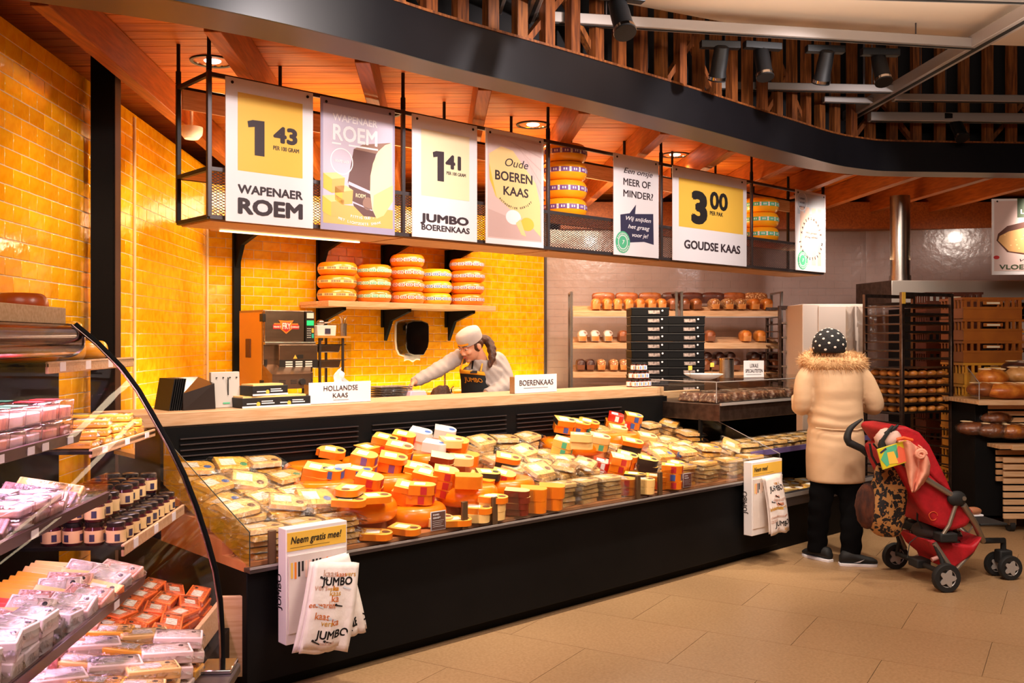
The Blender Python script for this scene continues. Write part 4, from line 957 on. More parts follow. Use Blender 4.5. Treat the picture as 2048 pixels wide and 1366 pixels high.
PKW=mat('pack_pink_cheese','#f7b9a0',.4,0,'#f4a888',9,coat=.2,rand=.06); PKC=mat('pack_cream','#fbe9dc',.4,0,'#f5d8c4',9,coat=.2,rand=.05); PKO=mat('pack_orange','#ff8434',.35,0,'#f26a20',9,coat=.3,rand=.06); PKY=mat('pack_gold','#f8b43a',.4,coat=.3,rand=.05); PKR=mat('pack_red','#d8342a',.35,0,'#8a1a22',18,coat=.3,rand=.08); PKD=mat('pack_dark','#4a2230',.4,0,'#c9a0a0',26,coat=.4)
CLR=film('clear_tub',(1,.97,.97),.12,.25,18,.12)
def tub(L,W,H,m,lid='sal'):
    q=thing('cheese_tub','x','tub'); MB().box((0,0,H*.36),(L*.92,W*.9,H*.62),taper=1.03).build('contents',m,q,bevel=.006)
    MB().box((0,0,H/2),(L,W,H),taper=1.06).build('clear_box',CLR,q,bevel=.006); MB().box((0,0,H+.001),(L*.5,W*.55,.001)).build('lid_label',P[lid],q,smooth=0); return q
tubs=[tub(.15,.11,.065,PKW,'red'),tub(.14,.105,.06,PKC,'grn')]
for j in range(9):
    for i in range(3):
        for k in range(2):
            if RD.random()<.12 and k: continue
            kgoods(tubs[(i+j//2)%2],-.575-.15*i,-.10-.125*j,1.264+.067*k,RD.uniform(-.08,.08),'%s clear tub of soft cheese, %s layer, top case shelf, %s row'%(('pink','cream')[(i+j//2)%2],('lower','upper')[k],('first','second','third')[i]),'clear tubs on the top case shelf')
def slab(L,W,H,m,rind=None,lab=True,flm=True):
    q=thing('packed_cheese','x','cheese'); MB().box((0,0,H/2),(L,W,H)).build('body',[m],q,bevel=.004,seg=2)
    if rind: MB().box((L/2+.0005,0,H/2),(.003,W*.96,H*.94)).build('rind_edge',rind,q)
    if lab: MB().box((-L*.05,0,H+.0006),(L*.4,W*.5,.001)).build('price_label',LBL,q,smooth=0); MB().cyl((L*.3,W*.2,H),(L*.3,W*.2,H+.0012),.008,n=10).build('seal',P['blk'],q)
    if flm:
        r=random.Random(int(L*1000+W*100)); MB().grid(lambda u,v:((u-.5)*L*1.12,(v-.5)*W*1.12,(H+.002 if .06<u<.94 and .06<v<.94 else H*.35)+r.uniform(0,.003)),9,7).build('plastic_film',FILM,q,smooth=70)
    return q
longp=[slab(.24,.06,.03,PKC),slab(.24,.055,.03,PKD,lab=False),slab(.22,.07,.03,CUTP)]
for j in range(14):
    kgoods(longp[[2,1,0,1][j%4]],-.55,-.12-.085*j,1.075,RD.uniform(-.1,.1),'long %s pack leaning on the second case shelf'%(['pale yellow','dark speckled','cream','dark speckled'][j%4]),'packs leaning on the second shelf',(.75,.10))
    kgoods(longp[(j+1)%3],-.80,-.12-.085*j,1.09,RD.uniform(-.2,.2),'long film-wrapped pack, back of the second case shelf','packs leaning on the second shelf',(.5,.25))
tubw=tub(.13,.10,.035,PKC,'wht')
for j in range(10):
    for k in range(2): kgoods(tubw,-.462,-.75-.11*j if j>2 else -.45-.11*j,1.064+.0365*k,RD.uniform(-.05,.05),'flat white pack, lip of the second case shelf, %s one'%('under','upper')[k],'flat white packs on the second shelf')
wedB=[slab(.13,.085,.05,PKC),slab(.14,.09,.045,PKW),slab(.13,.08,.03,PKY,flm=False,lab=False),slab(.12,.085,.022,mat('pack_red_flat','#ee4028',.4,coat=.3,rand=.05),flm=False,lab=False),slab(.13,.09,.03,CUTP,PKO,flm=False)]
for j in range(16):
    v=wedB[3] if j>8 else (wedB[2] if 2<j<9 else wedB[4]); nm='red' if j>8 else ('golden' if 2<j<9 else 'pale')
    kgoods(v,-.555,-.09-.048*j,.785,RD.uniform(-.06,.06),'%s cheese slice in the fanned row, third case shelf'%nm,'fanned slices on the third shelf',(.72,.12))
for j in range(13):
    kgoods(wedB[[0,4,1][j%3]],-.44,-.10-.075*j,.775,RD.uniform(-.25,.25),'%s cheese piece, middle row, third case shelf'%(['cream','orange-edged','cream'][j%3]),'middle row of the third shelf',(.55,.15))
whp=slab(.10,.08,.055,mat('pack_white','#f6ece4',.45,coat=.3)); blp=slab(.10,.09,.05,BLKW)
for j in range(11):
    for k in range(2 if j>6 else 1):
        v=blp if j==6 else (whp if j>4 else wedB[[1,0,4][j%3]])
        kgoods(v,-.335+RD.uniform(-.012,.006),-.07-.105*j,.756+.0575*k+(.01 if j<=4 else 0),RD.uniform(-.3,.3),('black-wrapped cheese block standing out among white ones' if v is blp else 'white soft cheese block, third case shelf, %s one'%('lower','upper')[k]) if j>4 else 'soft cheese piece leaning by the lip of the third case shelf','white blocks on the third shelf',(.35 if j<=4 else RD.uniform(-.05,.15),.1))
# deck
deckp=[slab(.15,.10,.045,PKW),slab(.16,.09,.04,PKC),slab(.15,.09,.035,PKY),slab(.14,.10,.05,mat('pack_rose','#f59a94',.4,coat=.3,rand=.05)),slab(.16,.08,.035,CUTP)]
dn=['salmon','cream','golden','rose','pale yellow']
for i in range(5):
    for j in range(9):
        for k in range(3):
            q=(j<2 and i<3)*2+RD.choice([0,1]) if j<3 else RD.choice([0,3,1])
            q=RD.choice([1,4,2]) if j<4 and i<3 else RD.choice([0,3,1])
            kgoods(deckp[q],-.13-.115*i,-.10-.155*j,.440+.052*k+.015*i,RD.uniform(-.35,.35)+.2,'%s cheese piece, case floor, %s layer, %s row from the glass'%(dn[q],('bottom','middle','top')[k],ORD[i]),'pieces heaped on the case floor',(0,.10))
# ---------------------------------------------------------------- wooden side unit behind the case
su=thing('side_unit','wooden shelf unit with price tickets between the cold case and the cheese counter','shelf unit',KW(0,.5,0),CAZ)
def sbx(x0,x1,y0,y1,z0,z1,nm,m,b=.003): MB().bb(x0,x1,y0-.5,y1-.5,z0,z1).build(nm,m,su,bevel=b)
sbx(-.98,-.15,.12,.85,.0,.32,'base',M['black']); sbx(-.98,-.94,.12,1.0,.32,1.5,'back_panel',M['black'])
for x,z0,z1,ye in ((-.655,1.475,1.52,1.15),(-.50,1.165,1.198,.95),(-.385,.80,.845,1.0)):
    sbx(-.94,x,.14,ye,z1-.02,z1-.008,'shelf_panel',M['black'],0); sbx(x-.012,x,.14,ye,z0,z1,'front_board',M['oak'])
    for k in range(3):
        yy=.25+.27*k; sbx(x,x+.002,yy,yy+.055,z0+.006,z1-.004,'price_ticket',P['wht'],0)
sbx(-.94,-.20,.14,.85,.33,.345,'shelf_panel',M['black'],0)
sbx(-.205,-.185,.14,.50,.33,.44,'box_board',M['oak']); sbx(-.205,-.185,.505,.85,.33,.44,'box_board',M['oak']); sbx(-.205,-.185,.14,.85,.20,.32,'box_board',M['oak']); sbx(-.19,-.06,.84,.86,.10,.46,'end_board',M['oak'])
def cheesetop(x,y,z,r,h,rind,lab):
    o=wheel_proto(lab,r,h,rind,None,'',cat='cheese wheel',grp='orange cheeses on the side unit'); o.location=KW(x,y,z); o.rotation_euler=(0,0,0)
z=1.5125
cheesetop(-.80,.30,z,.12,.085,RIND,'orange round cheese at the near end of the side unit, bottom one'); cheesetop(-.80,.30,z+.086,.12,.085,RIND,'orange round cheese at the near end of the side unit, middle one'); cheesetop(-.82,.31,z+.172,.095,.095,RINDD,'dark orange round cheese on top of the pile above the cold case')
cheesetop(-.78,.58,z,.10,.085,RINDY,'yellow round cheese right of the pile, lower one'); cheesetop(-.78,.58,z+.086,.09,.08,RINDY,'yellow round cheese right of the pile, upper one'); cheesetop(-.77,.82,z,.10,.085,RINDY,'yellow round cheese beside the black column'); 
# goods on side unit
yp=[slab(.16,.09,.03,PKY),slab(.15,.10,.035,PKO)]
for i in range(3):
    for j in range(5):
        for k in range(2+(j%2)):
            kgoods(yp[0],-.60-.12*i,.24+.14*j,1.192+.033*k,RD.uniform(-.4,.4),'golden cheese pack, second shelf of the side unit, %s layer'%ORD[k],'golden packs on the side unit')
jar=thing('jam_jar','x','jar')
MB().lathe([(.001,0),(.033,0),(.036,.006),(.036,.058),(.030,.068),(.030,.07)],16).build('glass',mat('jar_dark','#4a1620',.12,coat=.6),jar,smooth=50)
MB().lathe([(.001,.068),(.033,.068),(.034,.072),(.034,.082),(.030,.085),(.001,.085)],16).build('lid',mat('jar_lid','#16121a',.25,.3),jar,smooth=40)
MB().rings([[(.0365*math.cos(a),.0365*math.sin(a),z) for a in [2*PI*i/16 for i in range(16)]] for z in (.010,.055)],caps=False).build('label_wrap',P['cream'],jar,smooth=60)
m=MB()
for a in (-.9,.6,2.2,3.9): m.add([(.0372*math.cos(b),.0372*math.sin(b),z) for z in (.016,.042) for b in (a,a+.25,a+.5)],[(0,1,4,3),(1,2,5,4)])
m.build('label_picture',P['navy'],jar,smooth=0)
for i in range(4):
    for j in range(9):
        for k in range(2 if (j%4!=3 and i>0) else 1):
            kgoods(jar,-.43-.078*i,.19+.085*j,.838+.0865*k,RD.uniform(0,6),'dark-lidded jam jar, %s row from wooden edge, %s layer'%(ORD[i],('lower','upper')[k]),'jam jars on the side unit')
op=[slab(.17,.085,.035,PKO),slab(.16,.085,.035,mat('pack_orange_red','#f7702c',.35,coat=.3,rand=.05))]
for i in range(4):
    for j in range(5):
        for k in range(4):
            kgoods(op[(i+j)%2],-.28-.10*i,.22+.14*j,.348+.038*k+.02*i,PI/2+RD.uniform(-.3,.3),'shiny orange cheese pack, %s layer, %s row from the box front'%(ORD[k],ORD[i]),'orange packs in the side unit box',(RD.uniform(-.1,.1),.22))
rb_=[slab(.16,.12,.05,PKR),slab(.15,.12,.04,PKD,lab=False)]
for i in range(2):
    for j in range(5):
        for k in range(4): kgoods(rb_[(j+k)%2],-.70-.14*i,.22+.14*j,.36+.055*k,RD.uniform(-.4,.4),'%s bag, back of the side unit, %s layer'%(('red','dark speckled')[(j+k)%2],ORD[k]),'dark bags at the back of the side unit')
# ================================================================ SERVICE AREA
ic=cthing('service_counter','dark inner service counter behind the oak worktop','counter',0,1.40,0)
MB().bb(.1,3.9,0,.42,.0,.93).build('cabinet',M['black'],ic); MB().bb(.08,3.92,-.01,.44,.93,.955).build('top',M['steel'],ic,bevel=.003)
bc=cthing('back_counter','steel back counter under the yellow tiled wall','counter',0,3.8,0)
MB().bb(2.0,6.1,0,.70,.0,.93).build('cabinet',M['darksteel'],bc); MB().bb(1.98,6.12,-.02,.70,.93,.96).build('top',M['steel'],bc,bevel=.003)
# --- items on the oak worktop
ZT=1.221
s=cs(338,1.12)
t=cthing('document_rack','black angled rack of dark folders at the left end of the oak worktop','rack',s,1.12,ZT)
W=cs(428,1.12)-s
for k in range(6): MB().add([(0+.012*k,.0,0),(.03+.012*k,.0,.17),(.036+.012*k,.0,.17),(.006+.012*k,.0,0),(0+.012*k,.2,0),(.03+.012*k,.2,.17),(.036+.012*k,.2,.17),(.006+.012*k,.2,0)],[(0,1,2,3),(7,6,5,4),(0,4,5,1),(1,5,6,2),(2,6,7,3),(3,7,4,0)]).build('folder',M['blackmetal'],t)
MB().add([(.07,-.02,.0),(W,-.02,.0),(W,-.005,.14),(.075,-.005,.09),(.07,.2,.0),(W,.2,.0),(W,.2,.17),(.10,.2,.17)],[(0,1,2,3),(7,6,5,4),(3,2,6,7),(0,3,7,4),(1,5,6,2),(0,4,5,1)]).build('cover',mat('smoked_plastic','#3c322e',.15,.2),t,smooth=0)
s=cs(423,1.14); W=cs(484,1.14)-s
t=cthing('scale_display','pale grey back of a weighing scale display standing on the oak worktop','scale',s,1.14,ZT)
gp=mat('pale_grey_plastic','#b9afa6',.4)
MB().add([(0,0,0),(W-.01,0,0),(W,.03,.20),(.012,.03,.20),(0,.03,0),(W-.01,.03,0),(W,.06,.20),(.012,.06,.20)],[(0,1,2,3),(7,6,5,4),(3,2,6,7),(0,3,7,4),(1,5,6,2),(0,4,5,1)]).build('housing',gp,t,bevel=.004)
MB().bb(-.01,W,.03,.14,0,.02).build('foot',gp,t,bevel=.003)
m=MB(); m.bb(W*.55,W*.57,.004,.012,.07,.17); 
for k in range(4): m.bb(W*(.2+.22*k),W*(.2+.22*k)+.006,.016,.03,.165,.171)
m.build('vent_slots',M['rubber'],t); MB().bb(W*.38,W*.6,-.0005,.002,.022,.03).build('green_badge',P['grn'],t)
# black-banded cheese boxes
bxp=thing('cheese_box','x','box')
MB().box((0,0,.0275),(.235,.13,.055)).build('carton',M['inkb'],bxp,bevel=.003); m=MB(); m.prism([(-.11,-.058),(.09,-.058),(.112,0),(.09,.058),(-.11,.058)],.055,.064); m.build('cheese_top',CUTP,bxp)
m=MB(); m.bb(-.117,.117,-.0665,-.065,0,.010).bb(-.09,-.03,-.0665,-.065,.02,.026).bb(.0,.08,-.0665,-.065,.02,.026).bb(.0,.07,-.0665,-.065,.032,.037); m.build('print',P['wht'],bxp,smooth=0); MB().cyl((-.02,-.0665,.020),(-.02,-.065,.020),.012,n=12).build('seal',P['yel'],bxp)
for i,(x,D,k,lab) in enumerate([(512,1.09,0,'black cheese carton on the oak worktop, lower left of three'),(574,1.09,0,'black cheese carton on the oak worktop, lower right of three'),(528,1.10,1,'black cheese carton on the oak worktop, lying on top of two others')]):
    s=cs(x,D); o=bxp if i==0 else None
    if o is None: o=dup(bxp,CW(s,D,ZT+.066*k),RC+(.1 if k else -.04),lab)
    else: o.location=CW(s,D,ZT); o.rotation_euler=(0,0,RC)
    o['label']=lab; o['group']='black cheese cartons on the worktop'
s=cs(680,1.24); t=cthing('tissue_box','white tissue box with a tissue standing up behind the card sign','tissue box',s,1.24,ZT)
MB().box((0,0,.05),(.17,.12,.10)).build('carton',M['white'],t,bevel=.003)
rr=random.Random(2); MB().grid(lambda u,v:((u-.5)*.12*(1-.6*v)+.01*math.sin(v*7),.02*math.sin(u*12)*(1-v*.4),.10+.11*v*(1-.35*abs(u-.4)*2)),10,6).build('tissue',M['white'],t,smooth=60,sol=.001)
# trays under the hand
s=cs(778,1.70); t=cthing('tray_stack','stack of grey foil trays in crumpled plastic under the hand of the worker','tray stack',s,1.70,.956)
zt=cz(778,768,1.70)-.956
GT=mat('grey_tray','#8a807c',.4,0,'#6d6461',30)
for k in range(int(zt/.016)): MB().box((RD.uniform(-.004,.004),0,.008+.016*k),(.26,.19,.008),taper=1.05).build('tray',GT,t)
MB().grid(lambda u,v:((u-.5)*.275,-.103+RD.uniform(-.004,.004),.0+v*zt),14,10).build('plastic_film',FILM,t,smooth=60)
s=cs(832,1.60); t=cthing('food_tray','black tray holding a purple and pink wrapped pack behind the worktop','tray',s,1.60,.956)
zz=cz(832,793,1.6)-.956
MB().bb(-.11,.11,-.07,.07,0,zz-.0).build('tray_block',M['rubber'],t,bevel=.004); MB().box((-.01,0,zz+.02),(.16,.1,.045),taper=.8).build('pack',mat('purple_pack','#b79ac0',.4,0,'#f0b8a8',9),t,bevel=.006)
# jars pyramid
sj=thing('sauce_jar','x','jar'); MB().lathe([(.001,0),(.024,0),(.026,.006),(.026,.044),(.02,.052),(.001,.052)],12).build('glass',mat('jar_red','#7a3020',.15,coat=.5),sj,smooth=50); MB().lathe([(.001,.05),(.024,.05),(.024,.064),(.001,.064)],12).build('lid',M['inkb'],sj)
MB().rings([[(.0268*math.cos(2*PI*i/16),.0268*math.sin(2*PI*i/16),z) for i in range(16)] for z in (.008,.042)],caps=False).build('label_wrap',P['wht'],sj,smooth=60)
m=MB(); m.add([(.0275*math.cos(b),.0275*math.sin(b),z) for z in (.012,.036) for b in (-2.5,-2.2)],[(0,1,3,2)],0); m.add([(.0275*math.cos(b),.0275*math.sin(b),z) for z in (.012,.036) for b in (-1.9,-1.6)],[(0,1,3,2)],1); m.build('label_picture',[P['org'],P['blu']],sj,smooth=0)
first=True
for k,(n,off) in enumerate(((4,0),(3,.5),(2,1))):
    for q in range(n):
        for r_ in range(2):
            s=cs(1266,1.12)+.055*(q+off*1.0); D=1.10+.056*r_; lab='small sauce jar, %s row of the little pyramid on the worktop end'%('bottom','middle','top')[k]
            if first: sj.location=CW(s,D,ZT+.0655*k); sj.rotation_euler=(0,0,RC); sj['label']=lab; sj['group']='small jars in a pyramid'; first=False
            else: dup(sj,CW(s,D,ZT+.0655*k),RC+RD.uniform(-.3,.3),lab,'small jars in a pyramid')
# --- fryer
s=cs(535,3.72); t=cthing('food_fryer','tall stainless ventless fryer with a red and yellow badge and green screen','fryer',s,3.80,.961)
F_W=.50; zt=cz(535,619,3.72)-.961; ys=.45; fz=.20
SS=mat('fryer_steel','#9a8472',.26,.9,'#8a7462',3,(1,1,12)); SG=mat('fryer_side','#c48c34',.3,.35)
MB().bb(0,F_W,0,ys,fz,zt).build('cabinet',SS,t,bevel=.004); MB().bb(-.004,0,.02,ys-.01,fz+.02,zt-.02).build('side_door',SG,t,bevel=.002)
MB().bb(.005,.40,-.02,0,zt-.28,zt-.005).build('upper_door',SS,t,bevel=.004)
MB().bb(.0,.51,-.035,0,zt-.31,zt-.285).build('drip_ledge',M['steel'],t,bevel=.004)
MB().bb(.13,.52,-.05,0,zt-.52,zt-.31).build('fry_hatch',SS,t,bevel=.004)
MB().bb(.13,.52,-.055,-.05,zt-.52,zt-.445).build('strip_panel',M['inkb'],t)
m=MB()
for a in range(3):
    for b in range(3): m.bb(.19+.10*a,.26+.10*a,-.057,-.055,zt-.51+.020*b,zt-.498+.020*b)
m.build('strip_label',P['wht'],t,smooth=0)
MB().prism([(.27,zt-.435),(.31,zt-.435),(.29,zt-.40)],0,.002,Mx=T(0,-.05,0)@UP).build('warning_sign',P['yel'],t); MB().bb(.31,.37,-.052,-.05,zt-.435,zt-.40).build('warning_text',M['inkb'],t)
MB().bb(.015,.035,-.012,0,zt-.55,zt-.44).build('handle',M['inkb'],t)
MB().add([(-.02,-.20,fz+.01),(.36,-.20,fz+.01),(.48,0,fz+.22),(.0,0,fz+.22),(-.02,-.20,fz+.14),(.36,-.20,fz+.14),(-.02,0,fz+.01),(.36,0,fz+.01)],[(0,1,5,4),(4,5,2,3),(0,4,3,6),(1,7,2,5),(0,6,7,1)]).build('catch_chute',SS,t,smooth=0)
MB().bb(.36,.42,-.14,0,fz+.01,fz+.15).build('side_box',SS,t,bevel=.003)
MB().cyl((.27,-.20,fz+.07),(.27,-.222,fz+.07),.028,n=16).build('knob',M['inkb'],t)
m=MB()
for a in (.08,.19,.38): 
    for b in range(3): m.bb(a-.03 if a<.3 else a,a+.03,-.203 if a<.3 else -.142,-.199 if a<.3 else -.139,fz+.055+.014*b,fz+.06+.014*b)
tag(m.build('vent_slots',M['inkb'],t),kind='stuff')
MB().bb(.41,.50,-.03,0,zt-.29,zt-.01).build('control_panel',M['inkb'],t,bevel=.003)
MB().bb(.42,.49,-.033,-.03,zt-.135,zt-.09).build('screen',mat('green_screen','#1fd06a',.4,emit=1.2),t); MB().bb(.42,.49,-.033,-.03,zt-.07,zt-.02).build('card_slot',M['white'],t)
m=MB()
for a in range(3):
    for b in range(5): m.bb(.422+.015*a,.431+.015*a,-.034,-.03,zt-.16-.02*b-.008,zt-.16-.02*b,0)
m.bb(.470,.490,-.034,-.03,zt-.20,zt-.16,1).bb(.470,.490,-.034,-.03,zt-.25,zt-.21,2); m.build('keypad',[P['gry'],P['yel'],mat('teal_key','#26b8a0',.5)],t)
m=MB(); mm=T(.215,-.0215,zt-.15)@UP
m.prism([(-.13,-.02),(.13,-.02),(.13,.02),(-.13,.02)],0,.001,0,mm); m.prism([(-.12,.02),(.12,.02),(.12,.032),(-.12,.032)],0,.001,1,mm)
m.prism([(-.055,-.02),(0,-.062),(.055,-.02),(.055,.03),(.075,.06),(0,.055),(0,.072),(0,.055),(-.075,.06),(-.055,.03)],.001,.002,1,mm); m.prism([(-.04,-.018),(0,-.048),(.04,-.018),(.04,.04),(-.04,.04)],.002,.003,0,mm)
m.text('FRY',1,mm@T(0,-.018,.004)@Matrix.Diagonal((.05,.075,1,1)),2,.03); m.text('PERFECT',1,mm@T(-.088,-.009,.002)@Matrix.Diagonal((.019,.024,1,1)),2,.02); m.text('COMPANY',1,mm@T(.088,-.009,.002)@Matrix.Diagonal((.018,.024,1,1)),2,.02)
m.build('badge',[P['red'],P['org'],P['wht']],t,smooth=0)
for z in (zt-.07,fz+.05): MB().bb(-.02,.012,-.03,.03,z-.035,z+.035).build('hinge',M['inkb'],t,bevel=.003)
MB().bb(-.012,-.003,.22,.31,fz+.28,fz+.45).build('side_latch',mat('brown_latch','#4a241a',.4),t,bevel=.004)
for x in (.05,.44):
    for y in (.05,.40): MB().cyl((x,y,0),(x,y,fz),.02,n=10).build('foot',M['inkb'],t)
# --- pan rack
s=cs(632,3.85); t=cthing('pan_rack','open rack of steel food pans with a glass top beside the fryer','rack',s,3.9,.961)
W=cs(698,3.9)-cs(632,3.9); 
zt2=cz(665,676,3.9)-.961
for x in (.07,W-.04):
    for y in (0,.3): MB().bb(x-.01,x+.01,y-.01,y+.01,0,zt2).build('post',M['gunmetal'],t)
MB().bb(-.02,W+.03,-.03,.34,zt2,zt2+.018).build('top_shelf',mat('amber_glass_shelf','#c89048',.2,coat=.5),t); MB().bb(W+.03,W+.035,-.03,.34,0,zt2).build('side_glass',M['glass'],t)
for k,yy in enumerate((690,721)):
    z1=cz(660,yy,3.9)-.961; MB().box((W*.48,.15,z1-.035),(.24,.26,.07),taper=1.12).build('food_pan',M['steel'],t,bevel=.006); MB().bb(-.0,W-.01,-.01,.31,z1,z1+.008).build('pan_rim',M['chrome'],t)
MB().bb(-.02,W,-.01,.0,.12,.135).bb(-.02,W,.29,.30,.12,.135).build('rung',M['gunmetal'],t)
s=cs(650,3.95); t=cthing('plastic_tub','white plastic tub with a steel scoop lying across it on the pan rack','tub',s,3.98,.961+zt2+.019)
MB().box((-.01,0,.05),(.20,.15,.10),taper=1.06).build('box',M['white'],t,bevel=.006); MB().box((.0,-.078,.045),(.06,.004,.05)).build('label',P['navy'],t)
MB().tube([(-.02,0,.12),(.05,-.02,.13),(.11,-.03,.16)],.008,8).build('scoop_handle',M['steel'],t); MB().ell((-.03,0,.125),(.04,.035,.03),14,8).build('scoop',M['steel'],t)
s=cs(690,3.95); t=cthing('utensil_jar','steel jar of whisks and tongs standing on the pan rack','utensils',s,3.98,.961+zt2+.019)
MB().cyl((0,0,0),(0,0,.12),.032,.035,16).build('jar',M['steel'],t)
for k in range(5): a=k*1.3; MB().tube([(.01*math.cos(a),.01*math.sin(a),.01),(.02*math.cos(a),.02*math.sin(a),.17),(.035*math.cos(a),.035*math.sin(a),.185)],.005,6).build('utensil',M['chrome'],t)
# --- towel dispenser
D=BD-.22; s=cs(838,D); z0=cz(838,713,D); H=cz(838,638,D)-z0
t=cthing('towel_dispenser','rounded black paper towel dispenser mounted on the yellow tiles','dispenser',s,BD-.01,z0)
ol=[(-.155,.08),(-.12,.02),(-.05,.0),(.09,.0),(.15,.09),(.165,.16),(.165,H-.07),(.15,H-.03),(.06,H-.004),(-.06,H-.004),(-.15,H-.03),(-.165,H-.07),(-.165,.16)]
MB().prism(ol,.012,.19,Mx=UP,inset=.06).build('cover',mat('gloss_black','#0f0d0e',.1,coat=.6),t,bevel=.012,seg=3); MB().prism([(x*1.04,(z-.2)*1.02+.2) for x,z in ol],.0,.03,Mx=T(0,0,0)@UP).build('back_plate',M['white'],t,bevel=.004)
MB().grid(lambda u,v:((u-.5)*.22,-.09-.02*math.sin(u*6),-.05+.07*v+.012*math.sin(u*9)*(1-v)),10,4).build('paper_towel',M['white'],t,sol=.002); MB().bb(.06,.10,-.186,-.183,.13,.142).build('badge',P['wht'],t)
# --- faucet
s=cs(893,3.95); t=cthing('gooseneck_faucet','chrome gooseneck faucet in front of the yellow tiles','faucet',s,3.98,.961)
zf=cz(893,727,3.98)-.961
MB().tube([(0,0,0),(0,0,zf-.09),(.01,0,zf-.04),(.05,0,zf),(.10,0,zf-.01),(.13,0,zf-.06)],.011,10).build('spout',M['chrome'],t,smooth=60); MB().cyl((.08,0,0),(.08,0,.12),.018,n=12).build('tap_body',M['chrome'],t); MB().cyl((.08,-.0,.12),(.08,-.05,.15),.007,n=8).build('lever',M['chrome'],t)
t=cthing('smoke_detector','small round white detector under the beams by the left wall','detector',0,0,0); 
X,Y_,Z_=at(383,282,6.9); t.location=(X,Y_,3.06); t.rotation_euler=(0,0,0)
MB().lathe([(.001,0),(.05,.0),(.075,.03),(.08,.06),(.08,.085),(.001,.085)],20).build('body',M['white'],t,smooth=50); MB().cyl((0,0,.085),(0,0,.34),.012).build('stem',M['white'],t)
# ================================================================ SECOND SERVE-OVER UNIT
r2=cthing('serve_over_unit','stepped black serve-over unit with a steel top tray beyond the cheese counter','counter',4.12,0,0)
E=2.0
MB().bb(0,E,.10,1.2,0,.36).build('base',M['black'],r2,bevel=.004); MB().bb(0,E,.04,.10,.33,.43).bb(0,E,.1,1.2,.36,.38).build('lower_ledge',M['gunmetal'],r2,bevel=.004); MB().bb(0,E,.035,.04,.40,.43).build('ledge_strip',M['alu'],r2)
MB().bb(0,E,.95,1.2,.38,.98).build('riser',M['black'],r2); MB().bb(.02,E,.16,.6,.735,.75).build('middle_shelf',M['gunmetal'],r2); MB().bb(.02,E,.15,.16,.725,.765).build('shelf_edge',mat('violet_edge','#6a5a90',.35),r2)
MB().bb(0,E,.42,1.2,.975,1.105).build('top_tray',M['darksteel'],r2,bevel=.004); MB().bb(0,E,.405,.42,1.095,1.115).build('tray_edge',M['alu'],r2)
MB().bb(.03,E-.1,.60,.62,.38,.735).bb(.0,.03,.6,.62,.38,.98).build('support',M['black'],r2)
for a,b,c,d,z0,z1 in ((.0,E,.45,.456,1.115,1.27),(.0,.006,.45,1.15,1.115,1.27),(.0,E,.45,1.15,1.27,1.276)): MB().bb(a,b,c,d,z0,z1).build('hood_glass',M['glass'],r2)
MB().tube([(.0,.45,1.275),(E,.45,1.275)],.004,6).build('glass_edge',M['alu'],r2); MB().tube([(.0,.45,1.275),(0,1.15,1.275)],.004,6).build('glass_edge',M['alu'],r2); MB().tube([(.0,.45,1.115),(0,.45,1.275)],.004,6).build('glass_edge',M['alu'],r2)
# nut bread in film on the tray, packs on the shelves
NB=mat('nut_bread','#8a5238',.5,0,'#e2b48c',34,contrast=(.5,.6),detail=5)
for k in range(5):
    for j in range(2):
        o=thing('nut_bread','dark nut bread under the glass hood, %s from near end, %s row'%(ORD[k],('front','back')[j]),'bread',CW(4.32+.27*k,.60+.20*j,1.107),RC,'filmed nut breads under the hood')
        MB().box((0,0,.035),(.25,.17,.07),taper=.85).build('loaf',NB,o,bevel=.018,seg=3); r=random.Random(k)
        MB().grid(lambda u,v:((u-.5)*.262,(v-.5)*.185,.072+r.uniform(0,.006) if .1<u<.9 and .1<v<.9 else .01),9,7).build('plastic_film',FILM,o,smooth=70)
def g2(proto,s,D,z,rz,lab,grp,tilt=(0,0)): return goods(proto,s,D,z,rz,lab,grp,tilt)
for k in range(8):
    for j in range(2):
        for q in range(2): g2(pack_protos[1],4.25+.20*k,.27+.20*j,.752+.036*q,RD.uniform(-.3,.3),'pale sliced cheese pack on the violet-edged shelf, %s layer'%('lower','upper')[q],'packs on the violet-edged shelf')
for k in range(7):
    for j in range(3): g2(V['y' if (k+j)%2 else 'f'],4.28+.16*k,.22+.13*j,.383,RD.uniform(-1,1),'small cheese piece in the lowest tray of the far unit','pieces in the lowest tray',(.15,0))
x=cz(1516,763,.8)
def on2(px,D,z): return cs(px,D)
t=cthing('white_bowl','wide white bowl standing on the glass hood','bowl',cs(1407,.8),.8,1.277); MB().lathe([(.001,0),(.06,0),(.10,.012),(.155,.04),(.16,.046),(.155,.047),(.09,.02),(.001,.01)],32,sx=1).build('bowl',M['white'],t,smooth=50)
for k,(px,h) in enumerate(((1380,.075),(1424,.095))):
    t=cthing('price_flag','small yellow price flag in the white bowl, %s one'%('left','right')[k],'price tag',cs(px,.8),.8,1.30,0,'yellow price flags'); MB().cyl((0,0,0),(0,0,h),.002,n=6).build('stick',M['steel'],t); MB().box((0,-.002,h),(.05,.002,.035)).build('flag',P['yel'],t)
t=cthing('steel_canister','brushed steel canister on the glass hood beside the card sign','canister',cs(1453,.9),.9,1.277); MB().cyl((0,0,0),(0,0,.155),.062,n=28).build('body',M['steel'],t,smooth=50); MB().lathe([(.001,.155),(.064,.155),(.064,.165),(.03,.17),(.001,.17)],28).build('lid',M['chrome'],t)
S=Sign('counter_sign','white card sign reading LOKALE SPECIALITEITEN on the glass hood',.22,.145,CW(cs(1487,.8),.8,1.277),RC-.3,bolts=False,frame=.004,grp='white card signs on the worktops')
